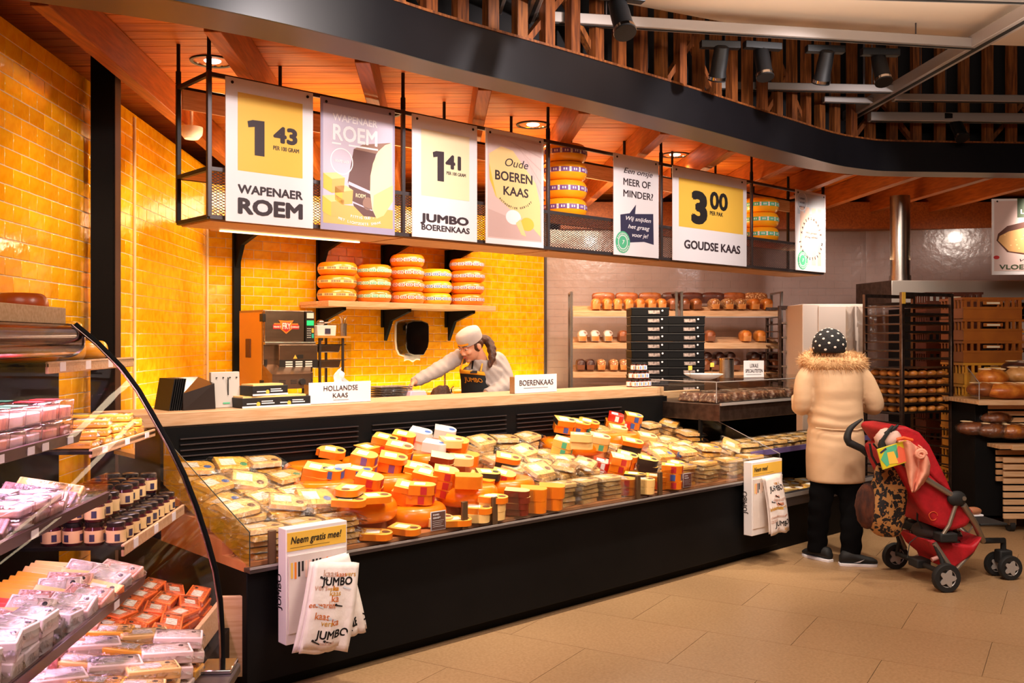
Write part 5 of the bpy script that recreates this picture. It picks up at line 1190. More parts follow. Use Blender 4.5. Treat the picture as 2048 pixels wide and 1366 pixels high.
S.txt('ink','LOKALE',.5,.60,.22,w=.40); S.txt('ink','SPECIALITEITEN',.5,.30,.20,w=.84); S.poly('ink',R_(.12,.16,.86,.18)); MB().bb(0,S.W,0,.05,0,.004).build('holder',M['steel'],S.t); S.done()
t=cthing('cutting_board','thick pale wooden board standing behind the glass hood','cutting board',cs(1368,1.0),1.24,1.0); MB().bb(0,.55,0,.04,0,.16).bb(0,.55,.0,.3,.0,.02).build('board',M['oak'],t,bevel=.004)
# ================================================================ BREAD RACKS on the far wall
BY=10.75
def px2x(px,Y): return (px-1024)/FPX*Y
br=thing('bread_rack','double steel bread rack with sloping oak shelves against the far beige wall','shelf',(px2x(1350,BY),BY,0))
XO=px2x(1350,BY); xl,xm,xr=px2x(1143,BY)-XO,px2x(1358,BY)-XO,px2x(1563,BY)-XO
ztop=EYE+97/FPX*BY
for x in (xl,xm-.03,xm+.03,xr):
    for y in (0,.42): MB().bb(x-.014,x+.014,y-.014,y+.014,0,ztop).build('post',M['steel'],br)
    MB().bb(x-.012,x+.012,0,.42,ztop-.02,ztop).build('top_bar',M['steel'],br)
SH=[EYE+58/FPX*BY,EYE-6/FPX*BY,EYE-64/FPX*BY,EYE-125/FPX*BY]
for zi,z in enumerate(SH):
    for a,b in ((xl+.015,xm-.045),(xm+.045,xr-.015)):
        for k in range(6): 
            y0=.0+.07*k; MB().box(((a+b)/2,y0+.035,z-.012+.025*k*.6),(b-a,.062,.014)).build('slat',M['oak2'],br)
        MB().bb(a,b,-.02,-.004,z-.065,z+.0).build('front_board',M['oak'],br,bevel=.003)
        if zi==0: MB().bb(a,b,-.024,-.02,z-.075,z-.062).build('label_strip',M['alu'],br)
def crust(nm,c1,c2,sc=12,con=(.4,.6)): return mat(nm,c1,.45,0,c2,sc,(1,1,1),.15,40,contrast=con,coat=.2,rand=.1)
BRD=dict(gold=crust('crust_gold','#e08a30','#b85e18'),brown=crust('crust_brown','#a05a28','#7a3c16'),dark=crust('crust_dark','#5a2c1a','#3a1a10'),seed=crust('crust_seed','#a0602c','#e8c48a',60,(.5,.58)),flour=crust('crust_flour','#e8dcd0','#7a4428',8,(.55,.62)))
def loaf_proto(m,bm,w=.105,h=.125,L=.26):
    q=thing('bread_loaf','x','bread')
    def pr(k):
        return [(-w*.42,0),(w*.42,0),(w*.47,h*.5),(w*.50,h*.62),(w*.44,h*.84),(w*.25,h*.97),(0,h*1.0),(-w*.25,h*.97),(-w*.44,h*.84),(-w*.50,h*.62),(-w*.47,h*.5)]
    rs=[]
    for y,sc_ in ((-L/2,.80),(-L/2+.012,.93),(-L/2+.05,1),(0,1.03),(L/2-.05,1),(L/2-.012,.93),(L/2,.8)):
        rs.append([(x*(.5+.5*sc_),y,z*(sc_ if z>h*.5 else 1)) for x,z in pr(0)])
    mb=MB().rings(rs); mb.build('crust',m,q,smooth=70)
    MB().prism([(-w*.36,.004),(w*.36,.004),(w*.40,h*.46),(-w*.40,h*.46)],0,.003,Mx=T(0,-L/2+.0,0)@UP).build('pale_end',bm,q)
    return q
PE=mat('bread_end','#d89048',.55,0,'#b86c28',14)
LF={k:loaf_proto(v,PE if k in('gold','flour','seed') else mat('bread_end_dark','#7a4420',.55)) for k,v in BRD.items()}
used=set()
NMS=dict(gold='golden tin loaf',brown='brown tin loaf',dark='dark brown loaf',seed='seeded loaf',flour='flour-topped loaf')
def loaf(k,px,zi,row,rz,lab,y=None):
    z=SH[zi]+(.012 if row==0 else .05)+.008; yy=BY+(.15 if row==0 else .33)
    X=px2x(px,yy-.1); 
    if row: z=SH[zi]+.10
    o=LF[k]
    L_='%s on the %s bread shelf, %s'%(NMS[k],('top','second','third','lowest')[zi],lab)
    if k in used: dup(o,(X,yy,z),rz,L_,'loaves on the far bread rack')
    else: used.add(k); o.location=(X,yy,z); o.rotation_euler=(0,0,rz); o['label']=L_; o['group']='loaves on the far bread rack'
for i in range(8): loaf('gold' if i<7 else 'brown',1193+22*i,0,0,RD.uniform(-.05,.05),'%s from the left'%ORD[i])
for i in range(4): loaf(['brown','brown','brown','dark'][i],1208+47*i,0,1,PI/2,'crosswise at the back, %s one'%ORD[i])
for i in range(7): loaf(['brown','brown','seed','seed','seed','gold','gold'][i],1378+26.5*i if i>1 else 1372+22*i,0,0,RD.uniform(-.05,.05),'right bay, %s from the left'%ORD[i])
for i in range(4): loaf(['dark','dark','brown','seed'][i],1386+43*i,0,1,PI/2,'right bay, crosswise at the back, %s one'%ORD[i])
for i,p_ in enumerate((1166,1191,1217,1247)): loaf('flour' if i<3 else 'brown',p_,1,0,0,'left bay, %s from the left'%ORD[i])
for i,p_ in enumerate((1422,1494,1523)): loaf('gold' if i else 'brown',p_,1,0,0,'right bay, %s from the left'%ORD[i])
for i,p_ in enumerate((1162,1181,1203,1228,1248)): loaf('dark' if i<2 else 'seed',p_,2,0,0,'left bay, %s from the left'%ORD[i])
for i,p_ in enumerate((1411,1430,1450,1472,1511,1531,1552)): loaf('dark' if i%2 else 'brown',p_,2,0,0,'right bay, %s from the left'%ORD[i])
for i,p_ in enumerate((1415,1440,1462,1510,1530,1552)): loaf('dark',p_,2,1,0,'right bay back row, %s loaf'%ORD[i])
# --- black crates stacked
bt=thing('black_table','low black table carrying the stacked black crates','table',(px2x(1330,9.1),9.25,0)); MB().bb(-.55,.55,-.25,.25,.80,.85).build('tabletop',M['black'],bt)
for x in (-.5,.5):
    for y in (-.2,.2): MB().bb(x-.02,x+.02,y-.02,y+.02,0,.8).build('leg',M['black'],bt)
cr=thing('black_crate','x','crate'); 
MB().bb(-.18,.18,-.2,.2,0,.078).build('body',M['black'],cr,bevel=.006); MB().bb(-.184,.184,-.204,.204,.066,.080).build('rim',M['blackmetal'],cr,bevel=.003)
MB().bb(-.02,.09,-.2065,-.204,.02,.052).build('label',mat('crate_label','#b8a8a0',.6,0,'#6a5c58',60),cr); MB().cyl((.115,-.206,.05),(.115,-.203,.05),.009,n=10).build('dot',P['wht'],cr)
f0=True
for st_,(px,n) in enumerate(((1296,13),(1366,12))):
    for k in range(n):
        X=px2x(px,9.2); lab='black plastic crate, %s of the %s stack'%('top one' if k==n-1 else 'number %s up'%ORD[k],('left taller','right shorter')[st_])
        lab='black plastic crate, %s in the %s stack'%('topmost' if k==n-1 else ORD[k]+' from the bottom',('left taller','right shorter')[st_])
        p=(X,9.25,.852+.0815*k)
        if f0: cr.location=p; cr['label']=lab; cr['group']='stacked black crates'; f0=False
        else: dup(cr,p,RD.uniform(-.02,.02),lab,'stacked black crates')
# ================================================================ BAKERY RIGHT SIDE
wcb=thing('white_cabinet','tall white cabinet with a plastic sheet behind the shopper','cabinet',(3.35,9.95,0))
wc_=mat('cabinet_white','#d8c8bc',.5)
MB().bb(px2x(1605,9.7)-3.35,px2x(1735,9.7)-3.35,-.25,.35,.05,EYE+72/FPX*9.7).build('body',wc_,wcb,bevel=.01); MB().bb(px2x(1636,9.7)-3.35,px2x(1733,9.7)-3.35,-.27,-.25,.1,EYE+68/FPX*9.7).build('door',wc_,wcb,bevel=.006); MB().bb(px2x(1642,9.7)-3.35,px2x(1646,9.7)-3.35,-.29,-.27,1.0,1.4).build('handle',M['steel'],wcb)
MB().grid(lambda u,v:(.05+.40*u,-.285+.02*math.sin(u*19+v*3),.2+1.75*v),16,12).build('plastic_sheet',film('sheet_film',(.97,.95,.93),.06,.6,9,.25),wcb,smooth=70)
def roll_rack(lab,C,w,d,rz,ztop,levels,trays,col=M['darksteel']):
    t=thing('tray_trolley',lab,'trolley',(C[0],C[1],0),rz)
    for x in (-w/2,w/2):
        for y in (-d/2,d/2): MB().bb(x-.016,x+.016,y-.016,y+.016,.12,ztop).build('post',col,t,bevel=.003,seg=1)
        for k in range(levels): 
            z=ztop-.12-.078*k
            if z>.2: MB().bb(x-.018,x+.018,-d/2,d/2,z-.006,z+.004).build('tray_rail',col,t)
    for y in (-d/2,d/2):
        for z in (.14,ztop-.015): MB().bb(-w/2,w/2,y-.015,y+.015,z-.015,z+.015).build('cross_bar',col,t)
    for x in (-w/2,w/2):
        for y in (-d/2,d/2): MB().cyl((x-.015,y,.05),(x+.015,y,.05),.05,n=16).build('caster',M['rubber'],t); MB().bb(x-.02,x+.02,y-.02,y+.02,.05,.13).build('caster_fork',M['steel'],t)
    for k in trays:
        z=ztop-.12-.078*k; tr=MB().bb(-w/2+.02,w/2-.02,-d/2+.01,d/2-.01,z+.004,z+.01).build('tray',M['gunmetal'],t); MB().bb(-w/2+.02,w/2-.02,-d/2,-d/2+.012,z+.004,z+.022).build('tray_lip',M['steel'],tr)
    return t
roll_rack('dark tray trolley standing between the bread rack and the white cabinet',(px2x(1588,10.3),10.5),.34,.5,0,EYE+68/FPX*10.3,20,[1,3,5,7,9,11])
RC1=(3.49,8.52); RR=math.radians(25)
C4=((3.22+3.905)/2,(8.55+8.45)/2)
# trolley corners given by near-left face and front face
vx=(3.905-3.366,8.45-8.2); w=math.hypot(*vx); rz=math.atan2(vx[1],vx[0]); d=.42
cx_=3.366+vx[0]/2-d/2*math.sin(rz); cy_=8.2+vx[1]/2+d/2*math.cos(rz)
zt=EYE+95/FPX*8.25
tr=roll_rack('tray trolley of golden rolls beside the shopper with a yellow tag on its post',(cx_,cy_),w,d,rz,zt,22,[0,1,2,3,4,5,6,7,8,9,10,11,12])
MB().bb(-w/2-.02,-w/2+.02,-d/2-.022,-d/2-.017,zt-.10,zt-.0).build('yellow_tag',P['yel'],tr)
bun=thing('bread_roll','x','bread roll'); MB().ell((0,0,.028),(.052,.045,.032),14,8).build('crust',crust('crust_roll','#d88a3a','#a85e20',10),bun,smooth=80); MB().ell((.012,0,.048),(.02,.008,.012),8,5).build('pale_split',mat('roll_split','#f0c484',.6),bun)
f0=True
for li,k in enumerate((8,9,10,11,12)):
    z=zt-.12-.078*k+.011
    for i in range(5):
        for j in range(4):
            lx=-w/2+.07+i*(w-.14)/4; ly=-d/2+.06+j*(d-.12)/3
            X=cx_+lx*math.cos(rz)-ly*math.sin(rz); Y=cy_+lx*math.sin(rz)+ly*math.cos(rz)
            lab='golden bread roll on the %s filled tray of the trolley, %s row'%(ORD[li],ORD[j])
            if f0: bun.location=(X,Y,z); bun['label']=lab; bun['group']='rolls on the tray trolley'; f0=False
            else: dup(bun,(X,Y,z),RD.uniform(0,6),lab,'rolls on the tray trolley')
# yellow crates
yc=mat('crate_yellow','#d9982f',.45,0,'#cc8a26',5,rand=.08)
def crate_proto(yc):
    q=thing('bread_crate','x','crate'); W_,D_,H_=.54,.40,.195
    m=MB(); 
    for sx in (-1,1): m.bb(sx*W_/2-.006*sx-.006,sx*W_/2-.006*sx+.006,-D_/2,D_/2,0,H_*.5)
    for sy in (-1,1): m.bb(-W_/2,W_/2,sy*D_/2-.006,sy*D_/2+.006,0,H_*.48)
    m.bb(-W_/2,W_/2,-D_/2,D_/2,0,.008); m.build('walls',yc,q)
    MB().rings([[(-a,-b,z),(a,-b,z),(a,b,z),(-a,b,z)] for a,b,z in ((W_/2+.012,D_/2+.012,H_-.022),(W_/2+.012,D_/2+.012,H_),(W_/2-.006,D_/2-.006,H_),(W_/2-.006,D_/2-.006,H_-.022),(W_/2+.012,D_/2+.012,H_-.022))],caps=False).build('rim',yc,q,smooth=0)
    MB().bb(-W_/2-.006,W_/2+.006,-D_/2-.010,-D_/2+.0,H_*.46,H_*.56).build('mid_band',yc,q)
    m=MB()
    for x in (-.25,-.19,-.13,.13,.19,.25): m.bb(x-.012,x+.012,-D_/2-.008,-D_/2+.006,H_*.5,H_-.02)
    for y in (-.18,-.12,-.06,0,.06,.12,.18):
        for sx in (-1,1): m.bb(sx*W_/2-.006,sx*W_/2+.006,y-.01,y+.01,H_*.5,H_-.02)
    tag(m.build('ribs',yc,q),kind='stuff')
    MB().bb(-.09,.09,-D_/2-.014,-D_/2,H_*.66,H_*.82).build('handle',yc,q,bevel=.004); MB().bb(-.06,.06,-D_/2-.016,-D_/2-.014,H_*.69,H_*.78).build('handle_label',mat('handle_pale','#e8d8b8',.5),q); return q
CP=[crate_proto(yc),crate_proto(mat('crate_brown','#6a3014',.5,0,'#54240f',5,rand=.08)),crate_proto(mat('crate_shaded','#a8601c',.45,0,'#96521a',5,rand=.08))]; cu=set()  # last one: yellow crate with the shade of the upper layers in its colour
for si,(px,Y,n,rz,nm) in enumerate(((1962,8.75,10,.04,'front stack beside the trolley'),(1892,9.62,10,-.05,'rear stack behind the trolley'))):
    X=px2x(px,Y)
    for k in range(n):
        ci=1 if si else (0 if k<7 else 2)
        lab='%s bread crate, %s from the floor in the %s'%(('yellow','dark brown','amber')[ci],ORD[k],nm); p=(X+RD.uniform(-.006,.006),Y,.02+.1965*k+(.09 if si else 0))
        if ci not in cu: cu.add(ci); CP[ci].location=p; CP[ci].rotation_euler=(0,0,rz); CP[ci]['label']=lab; CP[ci]['group']='stacked bread crates'
        else: dup(CP[ci],p,rz+RD.uniform(-.015,.015),lab,'stacked bread crates')
MB().bb(px2x(1892,9.62)-.28,px2x(1892,9.62)+.28,9.42,9.82,.02,.108)
one(MB().bb(px2x(1892,9.62)-.28,px2x(1892,9.62)+.28,9.42,9.82,.0,.108),'crate_dolly',M['black'],'black dolly under the rear stack of brown crates','dolly')
one(MB().bb(px2x(1962,8.75)-.28,px2x(1962,8.75)+.28,8.55,8.95,.0,.018),'crate_dolly',M['black'],'thin black base under the front stack of crates','dolly')
# hood and flue
hd=thing('extractor_hood','wide steel extractor hood over the bakery ovens','hood',(5.0,10.6,2.0))
MB().bb(px2x(1783,10.2)-5,1.7,-.4,.6,.0,.24).build('canopy',mat('pale_steel','#c8bcb0',.35,.5),hd,bevel=.006); MB().add([(px2x(1783,10.2)-5,-.4,0),(px2x(1712,10.9)-5,.3,0),(px2x(1712,10.9)-5,.3,.24),(px2x(1783,10.2)-5,-.4,.24),(px2x(1783,10.2)-5,.6,0),(px2x(1783,10.2)-5,.6,.24)],[(0,1,2,3),(3,2,5),(1,0,4),(1,4,5,2)]).build('side_panel',M['darksteel'],hd,smooth=0)
t=thing('flue_pipe','shiny round steel flue pipe rising from the hood','pipe',(px2x(1800,10.5),10.5,2.24)); MB().cyl((0,0,0),(0,0,.95),.105,n=28).build('pipe',M['steel'],t,smooth=50); MB().cyl((0,0,0),(0,0,.07),.115,n=28).build('collar',M['steel'],t,smooth=50)
t=thing('deck_oven','dark deck oven under the extractor hood','oven',(5.3,10.7,0)); MB().bb(-.9,1.3,-.3,.4,.1,1.95).build('body',M['black'],t)
for k in range(4): MB().bb(-.85,1.2,-.32,-.3,.45+.38*k,.70+.38*k).build('oven_door',mat('oven_glass','#1a1412',.15,coat=.5),t,bevel=.004)
for k in range(4): MB().cyl((-.7,-.35,.73+.38*k),(1.1,-.35,.73+.38*k),.01,n=8).build('handle',M['steel'],t)
for x in (-.8,1.2):
    for y in (-.2,.3): MB().bb(x-.03,x+.03,y-.03,y+.03,0,.1).build('foot',M['steel'],t)
# bread table
tb=thing('bread_table','slatted wooden bread table on casters at the right edge','table',(4.5,8.1,0))
def tbb(x0,x1,y0,y1,z0,z1,nm,m=M['oak2'],b=.002): return MB().bb(x0-4.5,x1-4.5,y0-8.1,y1-8.1,z0,z1).build(nm,m,tb,bevel=b)
tbb(3.9,5.6,8.0,8.45,.12,1.06,'body',M['black']); tbb(3.83,5.6,7.79,7.81,1.065,1.105,'front_edge',M['oak'])
for k in range(12): tbb(3.82,5.6,7.81+.053*k,7.81+.053*k+.045,1.07,1.10,'slat')
for k in range(5): tbb(4.0,5.6,7.97,7.99,.80+.055*k,.80+.055*k+.038,'slat')
tbb(4.09,5.6,7.76,7.79,.70,.74,'front_edge',M['oak'])
for k in range(8): tbb(4.0,5.6,7.79+.03*0+.055*k,7.79+.055*k+.045,.705,.735,'slat')
for k in range(5): tbb(4.05,5.6,7.94,7.96,.42+.055*k,.42+.055*k+.038,'slat')
for k in range(9): tbb(4.07,5.6,7.86,7.88,.12+.058*k,.12+.058*k+.042,'slat',M['oak'])
for x in (4.15,5.4): MB().cyl((x-4.5,-.15,.05),(x-4.5+.04,-.15,.05),.05,n=16).build('caster',M['rubber'],tb); MB().bb(x-4.51,x-4.45,-.19,-.1,.06,.12).build('caster_fork',M['steel'],tb)
MB().add([(px2x(1934,8.35)-4.5,.25,EYE-54/FPX*8.35),(px2x(1956,7.85)-4.5,-.27,EYE-85/FPX*7.85),(px2x(1956,7.85)-4.5,-.27,1.105),(px2x(1934,8.35)-4.5,.25,1.105)],[(0,1,2,3)]).build('side_glass',M['glass'],tb,smooth=0,sol=.004); MB().tube([(px2x(1934,8.35)-4.5,.25,EYE-54/FPX*8.35),(px2x(1956,7.85)-4.5,-.27,EYE-85/FPX*7.85),(px2x(1956,7.85)-4.5,-.27,1.11)],.004,6).build('glass_edge',M['alu'],tb)
def bread(px,py,Y,r,m,lab,rz=0,film_=False,grp='crusty breads on the slatted table',n=3):
    X,_,Z=at(px,py,Y); t=thing('crusty_bread',lab,'bread',(X,Y,Z),rz,grp)
    MB().ell((0,0,r[2]),r,22,12,f=lambda x,y,z:(x,y,max(z*(1.0 if z>0 else .9),-r[2]))).build('crust',m,t,smooth=80)
    for k in range(n): MB().ell(T((k-(n-1)/2)*r[0]*.5,0,r[2]*1.90,rz=.5),(r[0]*.12,r[1]*.5,r[2]*.12),10,6).build('score_mark',mat('score_flour','#efd0a0',.7),t,smooth=80)
    if film_:
        q=random.Random(px); MB().ell((0,0,r[2]*1.02),(r[0]*1.08,r[1]*1.1,r[2]*1.06),18,10,f=lambda x,y,z:(x+q.uniform(-.006,.006),y+q.uniform(-.006,.006),z)).build('plastic_film',FILM,t,smooth=80)
bread(1967,795,8.05,(.14,.12,.065),BRD['brown'],'dark round bread at the left end of the upper table shelf')
bread(2018,800,8.0,(.22,.13,.075),BRD['gold'],'large golden loaf at the front of the upper table shelf',.05)
bread(1984,776,8.15,(.14,.12,.085),BRD['gold'],'golden domed loaf behind the front breads',.2)
bread(2040,770,8.2,(.13,.11,.08),crust('crust_pale','#e2a868','#c88840'),'pale loaf near the right edge of the upper table shelf')
bread(2040,748,8.35,(.17,.11,.06),BRD['dark'],'dark brown loaf at the top of the pile, right edge',.2)
for px,py,Y,lab in ((1950,872,8.05,'bagged bread at the left of the lower table shelf'),(1985,876,7.98,'bagged round bread in the middle of the lower table shelf'),(2025,878,7.95,'bagged bread at the right of the lower table shelf'),(1988,851,8.05,'bagged long bread lying on top of the others on the lower shelf')):
    bread(px,py,Y,(.15,.12,.065),BRD['brown'] if 'right' not in lab else BRD['gold'],lab,.1,True,'bagged breads on the lower table shelf')
# ================================================================ PUSHCHAIR
RED=mat('red_fabric','#b50d1c',.6,0,'#9c0a16',14,(1,1,1),.2,60); RTUBE=mat('grey_tube','#9a8c7c',.35,.7); 
st=thing('pushchair','red three-corner pushchair with grey tubes standing beside the shopper','pushchair',(2.715,6.33,0),.12)
def limb(pts,rs,n=18):
    m=MB(); P=[Vector(p) for p in pts]; 
    # smooth subdivision of path
    Q=[];R2=[]
    for i in range(len(P)-1):
        for k in range(8):
            t_=k/8; p0=P[max(i-1,0)];p1=P[i];p2=P[i+1];p3=P[min(i+2,len(P)-1)]
            Q.append(.5*((2*p1)+(-p0+p2)*t_+(2*p0-5*p1+4*p2-p3)*t_*t_+(-p0+3*p1-3*p2+p3)*t_**3)); R2.append(rs[i]*(1-t_)+rs[i+1]*t_)
    Q.append(P[-1]); R2.append(rs[-1]); m.tube(Q,R2,n); return m
def q(px,py): return ((px-1024)/311-2.75, 1.6-(py-680)/311)
def wheel(x,y,r,w,near=True,nm='wheel'):
    s_=MB().lathe([(r*.62,-w/2),(r*.93,-w/2),(r,-w*.28),(r,w*.28),(r*.93,w/2),(r*.62,w/2),(r*.62,-w/2)],28,Mx=T(x,y,r,rx=PI/2)); o=s_.build(nm,M['rubber'],st,smooth=50)
    n=50; pts=[]
    for i in range(n):
        a=2*PI*i/n+.3; rr=r*(.50+.13*math.cos(5*a)); pts.append((rr*math.cos(a),rr*math.sin(a)))
    MB().prism(pts,-w*.52,w*.52,Mx=T(x,y,r,rx=PI/2)).build('hub_star',mat('hub_grey','#a59c94',.4,.2),o); MB().lathe([(r*.58,-w*.35),(r*.66,-w*.5),(r*.66,w*.5),(r*.58,w*.35),(r*.58,-w*.35)],28,Mx=T(x,y,r,rx=PI/2)).build('rim',mat('hub_grey','#a59c94',.4,.2),o,smooth=40); MB().cyl((x,y-w*.3,r),(x,y+w*.3,r),r*.6,n=20).build('disc',M['blackmetal'],o)
wheel(0.0,-.31,.092,.045); wheel(0.0,.31,.092,.045); wheel(.60,-.07,.082,.04); wheel(.58,.05,.082,.04)
def tub_(pts,r,nm,m,**k): return MB().tube(pts,r,10).build(nm,m,st,smooth=60)
def P3(px,py,y): x,z=q(px,py); return (x,y,z)
for sy in (-1,1):
    y=.235*sy
    tub_([P3(1798,918,y),P3(1820,938,y),P3(1905,990,y)],.019,'side_tube',RTUBE)
    tub_([P3(1930,1010,y),P3(1965,1052,y*.8),P3(2003,1094,y*.35)],.021,'front_tube',RTUBE)
    tub_([P3(1914,1010,y),P3(1900,1050,y),P3(1884,1072,y)],.013,'strut',RTUBE)
    tub_([P3(1868,1085,y),P3(1895,1130,y*1.15)],.016,'rear_leg',RTUBE)
    tub_([P3(1905,1150,y),P3(1968,1112,y*.6)],.012,'lower_bar',RTUBE)
    MB().ell((*P3(1916,997,y)[:1],y,P3(1916,997,y)[2]),(.065,.03,.05),16,10).build('hinge',M['rubber'],st,smooth=60); MB().cyl(P3(1927,996,y-.03),P3(1927,996,y+.03),.014,n=14).build('hinge_pin',RTUBE,st)
    tub_([P3(1806,926,y),P3(1790,912,y),P3(1760,898,y)],[.021,.024,.026],'handle_joint',M['rubber'])
    limb([P3(1764,902,y),P3(1758,888,y),P3(1766,868,y),P3(1792,849,y)],[.024,.026,.020,.007],10).build('handle',M['rubber'],st,smooth=60)
    tub_([P3(1868,1085,y),(.0,y*1.1,.20),(0,y*1.25,.10)],.014,'rear_fork',M['rubber'])
tub_([(0,-.28,.115),(0,.28,.115)],.017,'rear_axle',M['rubber']); MB().bb(-.05,.05,-.06,.06,.09,.15).bb(.0,.12,-.25,.25,.30,.36).build('frame_block',M['rubber'],st,bevel=.01)
tub_([P3(2003,1094,-.08),(.60,0,.25),(.60,0,.16)],.020,'front_fork',M['rubber']); MB().bb(.55,.64,-.045,.03,.10,.19).build('fork_crown',M['rubber'],st,bevel=.01)
tub_([P3(1905,990,-.235),P3(1905,990,.235)],.012,'cross_tube',M['rubber'])
def sheet_body(nm,pts,hw,m,bev=.03):
    ol=[q(*p) for p in pts]; return MB().prism(ol,-hw,hw,Mx=UP).build(nm,m,st,bevel=bev,seg=4,smooth=60)
sheet_body('seat_shell',[(1788,900),(1798,930),(1815,965),(1840,1010),(1870,1052),(1905,1066),(1945,1056),(1962,1030),(1935,1000),(1905,978),(1870,950),(1830,915),(1810,890)],.215,RED)
o=sheet_body('folded_hood',[(1783,862),(1790,853),(1812,852),(1840,864),(1862,890),(1882,928),(1898,958),(1910,985),(1895,980),(1868,955),(1838,922),(1806,892)],.225,RED)
x,z=q(1869,1032); 
MB().tube([(x+.028*math.cos(a)*(1+.12*math.sin(3*a)),-.2185,z+.028*math.sin(a)) for a in [2*PI*i/20 for i in range(19)]],.0022,5).build('emblem',mat('emblem_orange','#e0602a',.5),st)
o=sheet_body('basket',[(1862,1082),(1885,1084),(1925,1092),(1960,1096),(1984,1078),(1965,1110),(1940,1128),(1912,1146),(1905,1130),(1880,1110)],.19,RED,.02)
MB().bb(.135,.165,-.194,-.19,.285,.293).build('fabric_tag',M['rubber'],st)
r=random.Random(4); c=q(1915,1078); MB().ell((c[0],0,c[1]-.01),(.16,.17,.075),22,14,f=lambda x,y,z:(x+r.uniform(-.008,.008),y+r.uniform(-.008,.008),z+r.uniform(-.006,.006))).build('basket_contents',mat('dark_plastic_bag','#2a2224',.12,0,'#8a7468',30,contrast=(.55,.7),coat=.6),st,smooth=80)
MB().ell((c[0]-.09,-.05,c[1]+.02),(.09,.12,.06),16,10).build('dark_bundle',mat('dark_cloth','#2a1c18',.8),st,smooth=80)
tub_([P3(1858,1010,-.1),P3(1856,1045,-.1),P3(1868,1068,-.1)],.006,'strap',M['rubber']); tub_([P3(1868,1080,-.2),P3(1830,1070,-.25),P3(1808,1080,-.28),P3(1800,1108,-.30)],.003,'brake_cable',M['rubber'])
tub_([P3(1880,1112,-.24),P3(1862,1118,-.24)],.014,'brake_pedal',mat('pedal_pink','#b07a70',.5)); tub_([P3(1968,1075,-.1),P3(1980,1050,-.12),P3(1972,1035,-.12),P3(1955,1040,-.1)],.004,'bumper_wire',M['alu'])
# things hanging on it (world coordinates at the near side)
def W3(px,py,Y): return at(px,py,Y)
LEO=bpy.data.materials.new('leopard_fabric'); LEO.use_nodes=True; nt=LEO.node_tree; N=nt.nodes; L=nt.links; b=N['Principled BSDF']; b.inputs['Roughness'].default_value=.75
tc=N.new('ShaderNodeTexCoord'); no=N.new('ShaderNodeTexNoise'); no.inputs['Scale'].default_value=30; vo=N.new('ShaderNodeTexVoronoi'); vo.inputs['Scale'].default_value=27; mx=N.new('ShaderNodeMix'); mx.data_type='RGBA'; mx.inputs[0].default_value=.06
L.new(tc.outputs['Object'],no.inputs[0]); L.new(tc.outputs['Object'],mx.inputs[6]); L.new(no.outputs['Color'],mx.inputs[7]); L.new(mx.outputs[2],vo.inputs[0])
cr_=N.new('ShaderNodeValToRGB'); e=cr_.color_ramp; e.interpolation='CONSTANT'; e.elements[0].position=0; e.elements[0].color=lin('#8a4a1c'); e.elements[1].position=.13; e.elements[1].color=lin('#120a08'); x3=e.elements.new(.54); x3.color=lin('#a8743c')
L.new(vo.outputs['Distance'],cr_.inputs[0]); L.new(cr_.outputs[0],b.inputs['Base Color'])
r=random.Random(9)
X,Y_,Z=W3(1783,1076,6.12)
t=thing('leopard_bag','tall leopard print shoulder bag hanging from the pushchair handle','bag',(X,6.2,Z),.1)
def bagf(x,y,z):
    k=(z+.24)/.48; return (x*(1.0-.30*k)+.012*math.sin(z*18),y*(1-.4*k)+.012*math.sin(x*30+z*9),z)
MB().ell((0,0,.235),(.15,.085,.245),30,22,f=lambda x,y,z:bagf(*( (abs(x)/.15)**.6*.15*(1 if x>0 else -1),y,z))).build('body',LEO,t,smooth=80)
MB().ell((-.12,.02,.19),(.08,.07,.15),20,14,f=lambda x,y,z:(x+r.uniform(-.004,.004),y,z)).build('fur_side',mat('brown_fur','#5a2a12',.9,0,'#32140a',30,(1,1,.3),.8,70),t,smooth=80)
MB().tube([(-.06,0,.45),(-.10,0,.52),(-.115,0,.60)],.008,8).build('strap',M['rubber'],t); MB().tube([(.06,0,.45),(.0,0,.50),(-.09,0,.60)],.008,8).build('strap',M['rubber'],t)
t=thing('picture_booklet','green and yellow childrens booklet tucked at the pushchair handle','booklet',W3(1790,935,6.0),.1)
t.location.y=6.0; F=T(0,0,.06,ry=-.28)
MB().box((0,0,.02),(.20,.012,.135),Mx=F).build('pages',mat('booklet_yellow','#d8c42a',.3),t,bevel=.002)
m=MB(); f_=lambda pts,mi,l: m.prism(pts,0,.0006,mi,F@T(0,-.0062-.0007*l,.02)@UP)
f_([(-.095,-.0),(-.04,.062),(.03,.062),(.02,-.02),(-.07,-.055)],0,1); f_([(.0,-.06),(.09,-.06),(.095,.0),(.04,.05),(.01,.02)],1,1); f_([(-.05,-.045),(.01,-.055),(.0,.025),(-.045,.03)],2,2); f_([(-.09,.045),(-.045,.062),(-.04,.05),(-.085,.035)],3,2)
m.build('cover_print',[P['grn'],pm('coral','#e86a4a'),P['yel'],P['navy']],t,smooth=0)
PK=mat('pink_cloth','#e8a084',.8,0,'#dc8c70',9,(1,1,1),.3,30)
t=thing('pink_cloth','crumpled pink cloth draped over the side of the pushchair','cloth',W3(1835,985,6.02))
o_=Vector(t.location); r=random.Random(2)
ctl=[[(1790,872),(1815,876),(1845,895)],[(1798,890),(1826,896),(1856,915)],[(1806,912),(1832,918),(1860,930)],[(1813,940),(1838,940),(1858,950)],[(1818,965),(1834,962),(1846,968)],[(1824,985),(1829,984),(1834,980)]]
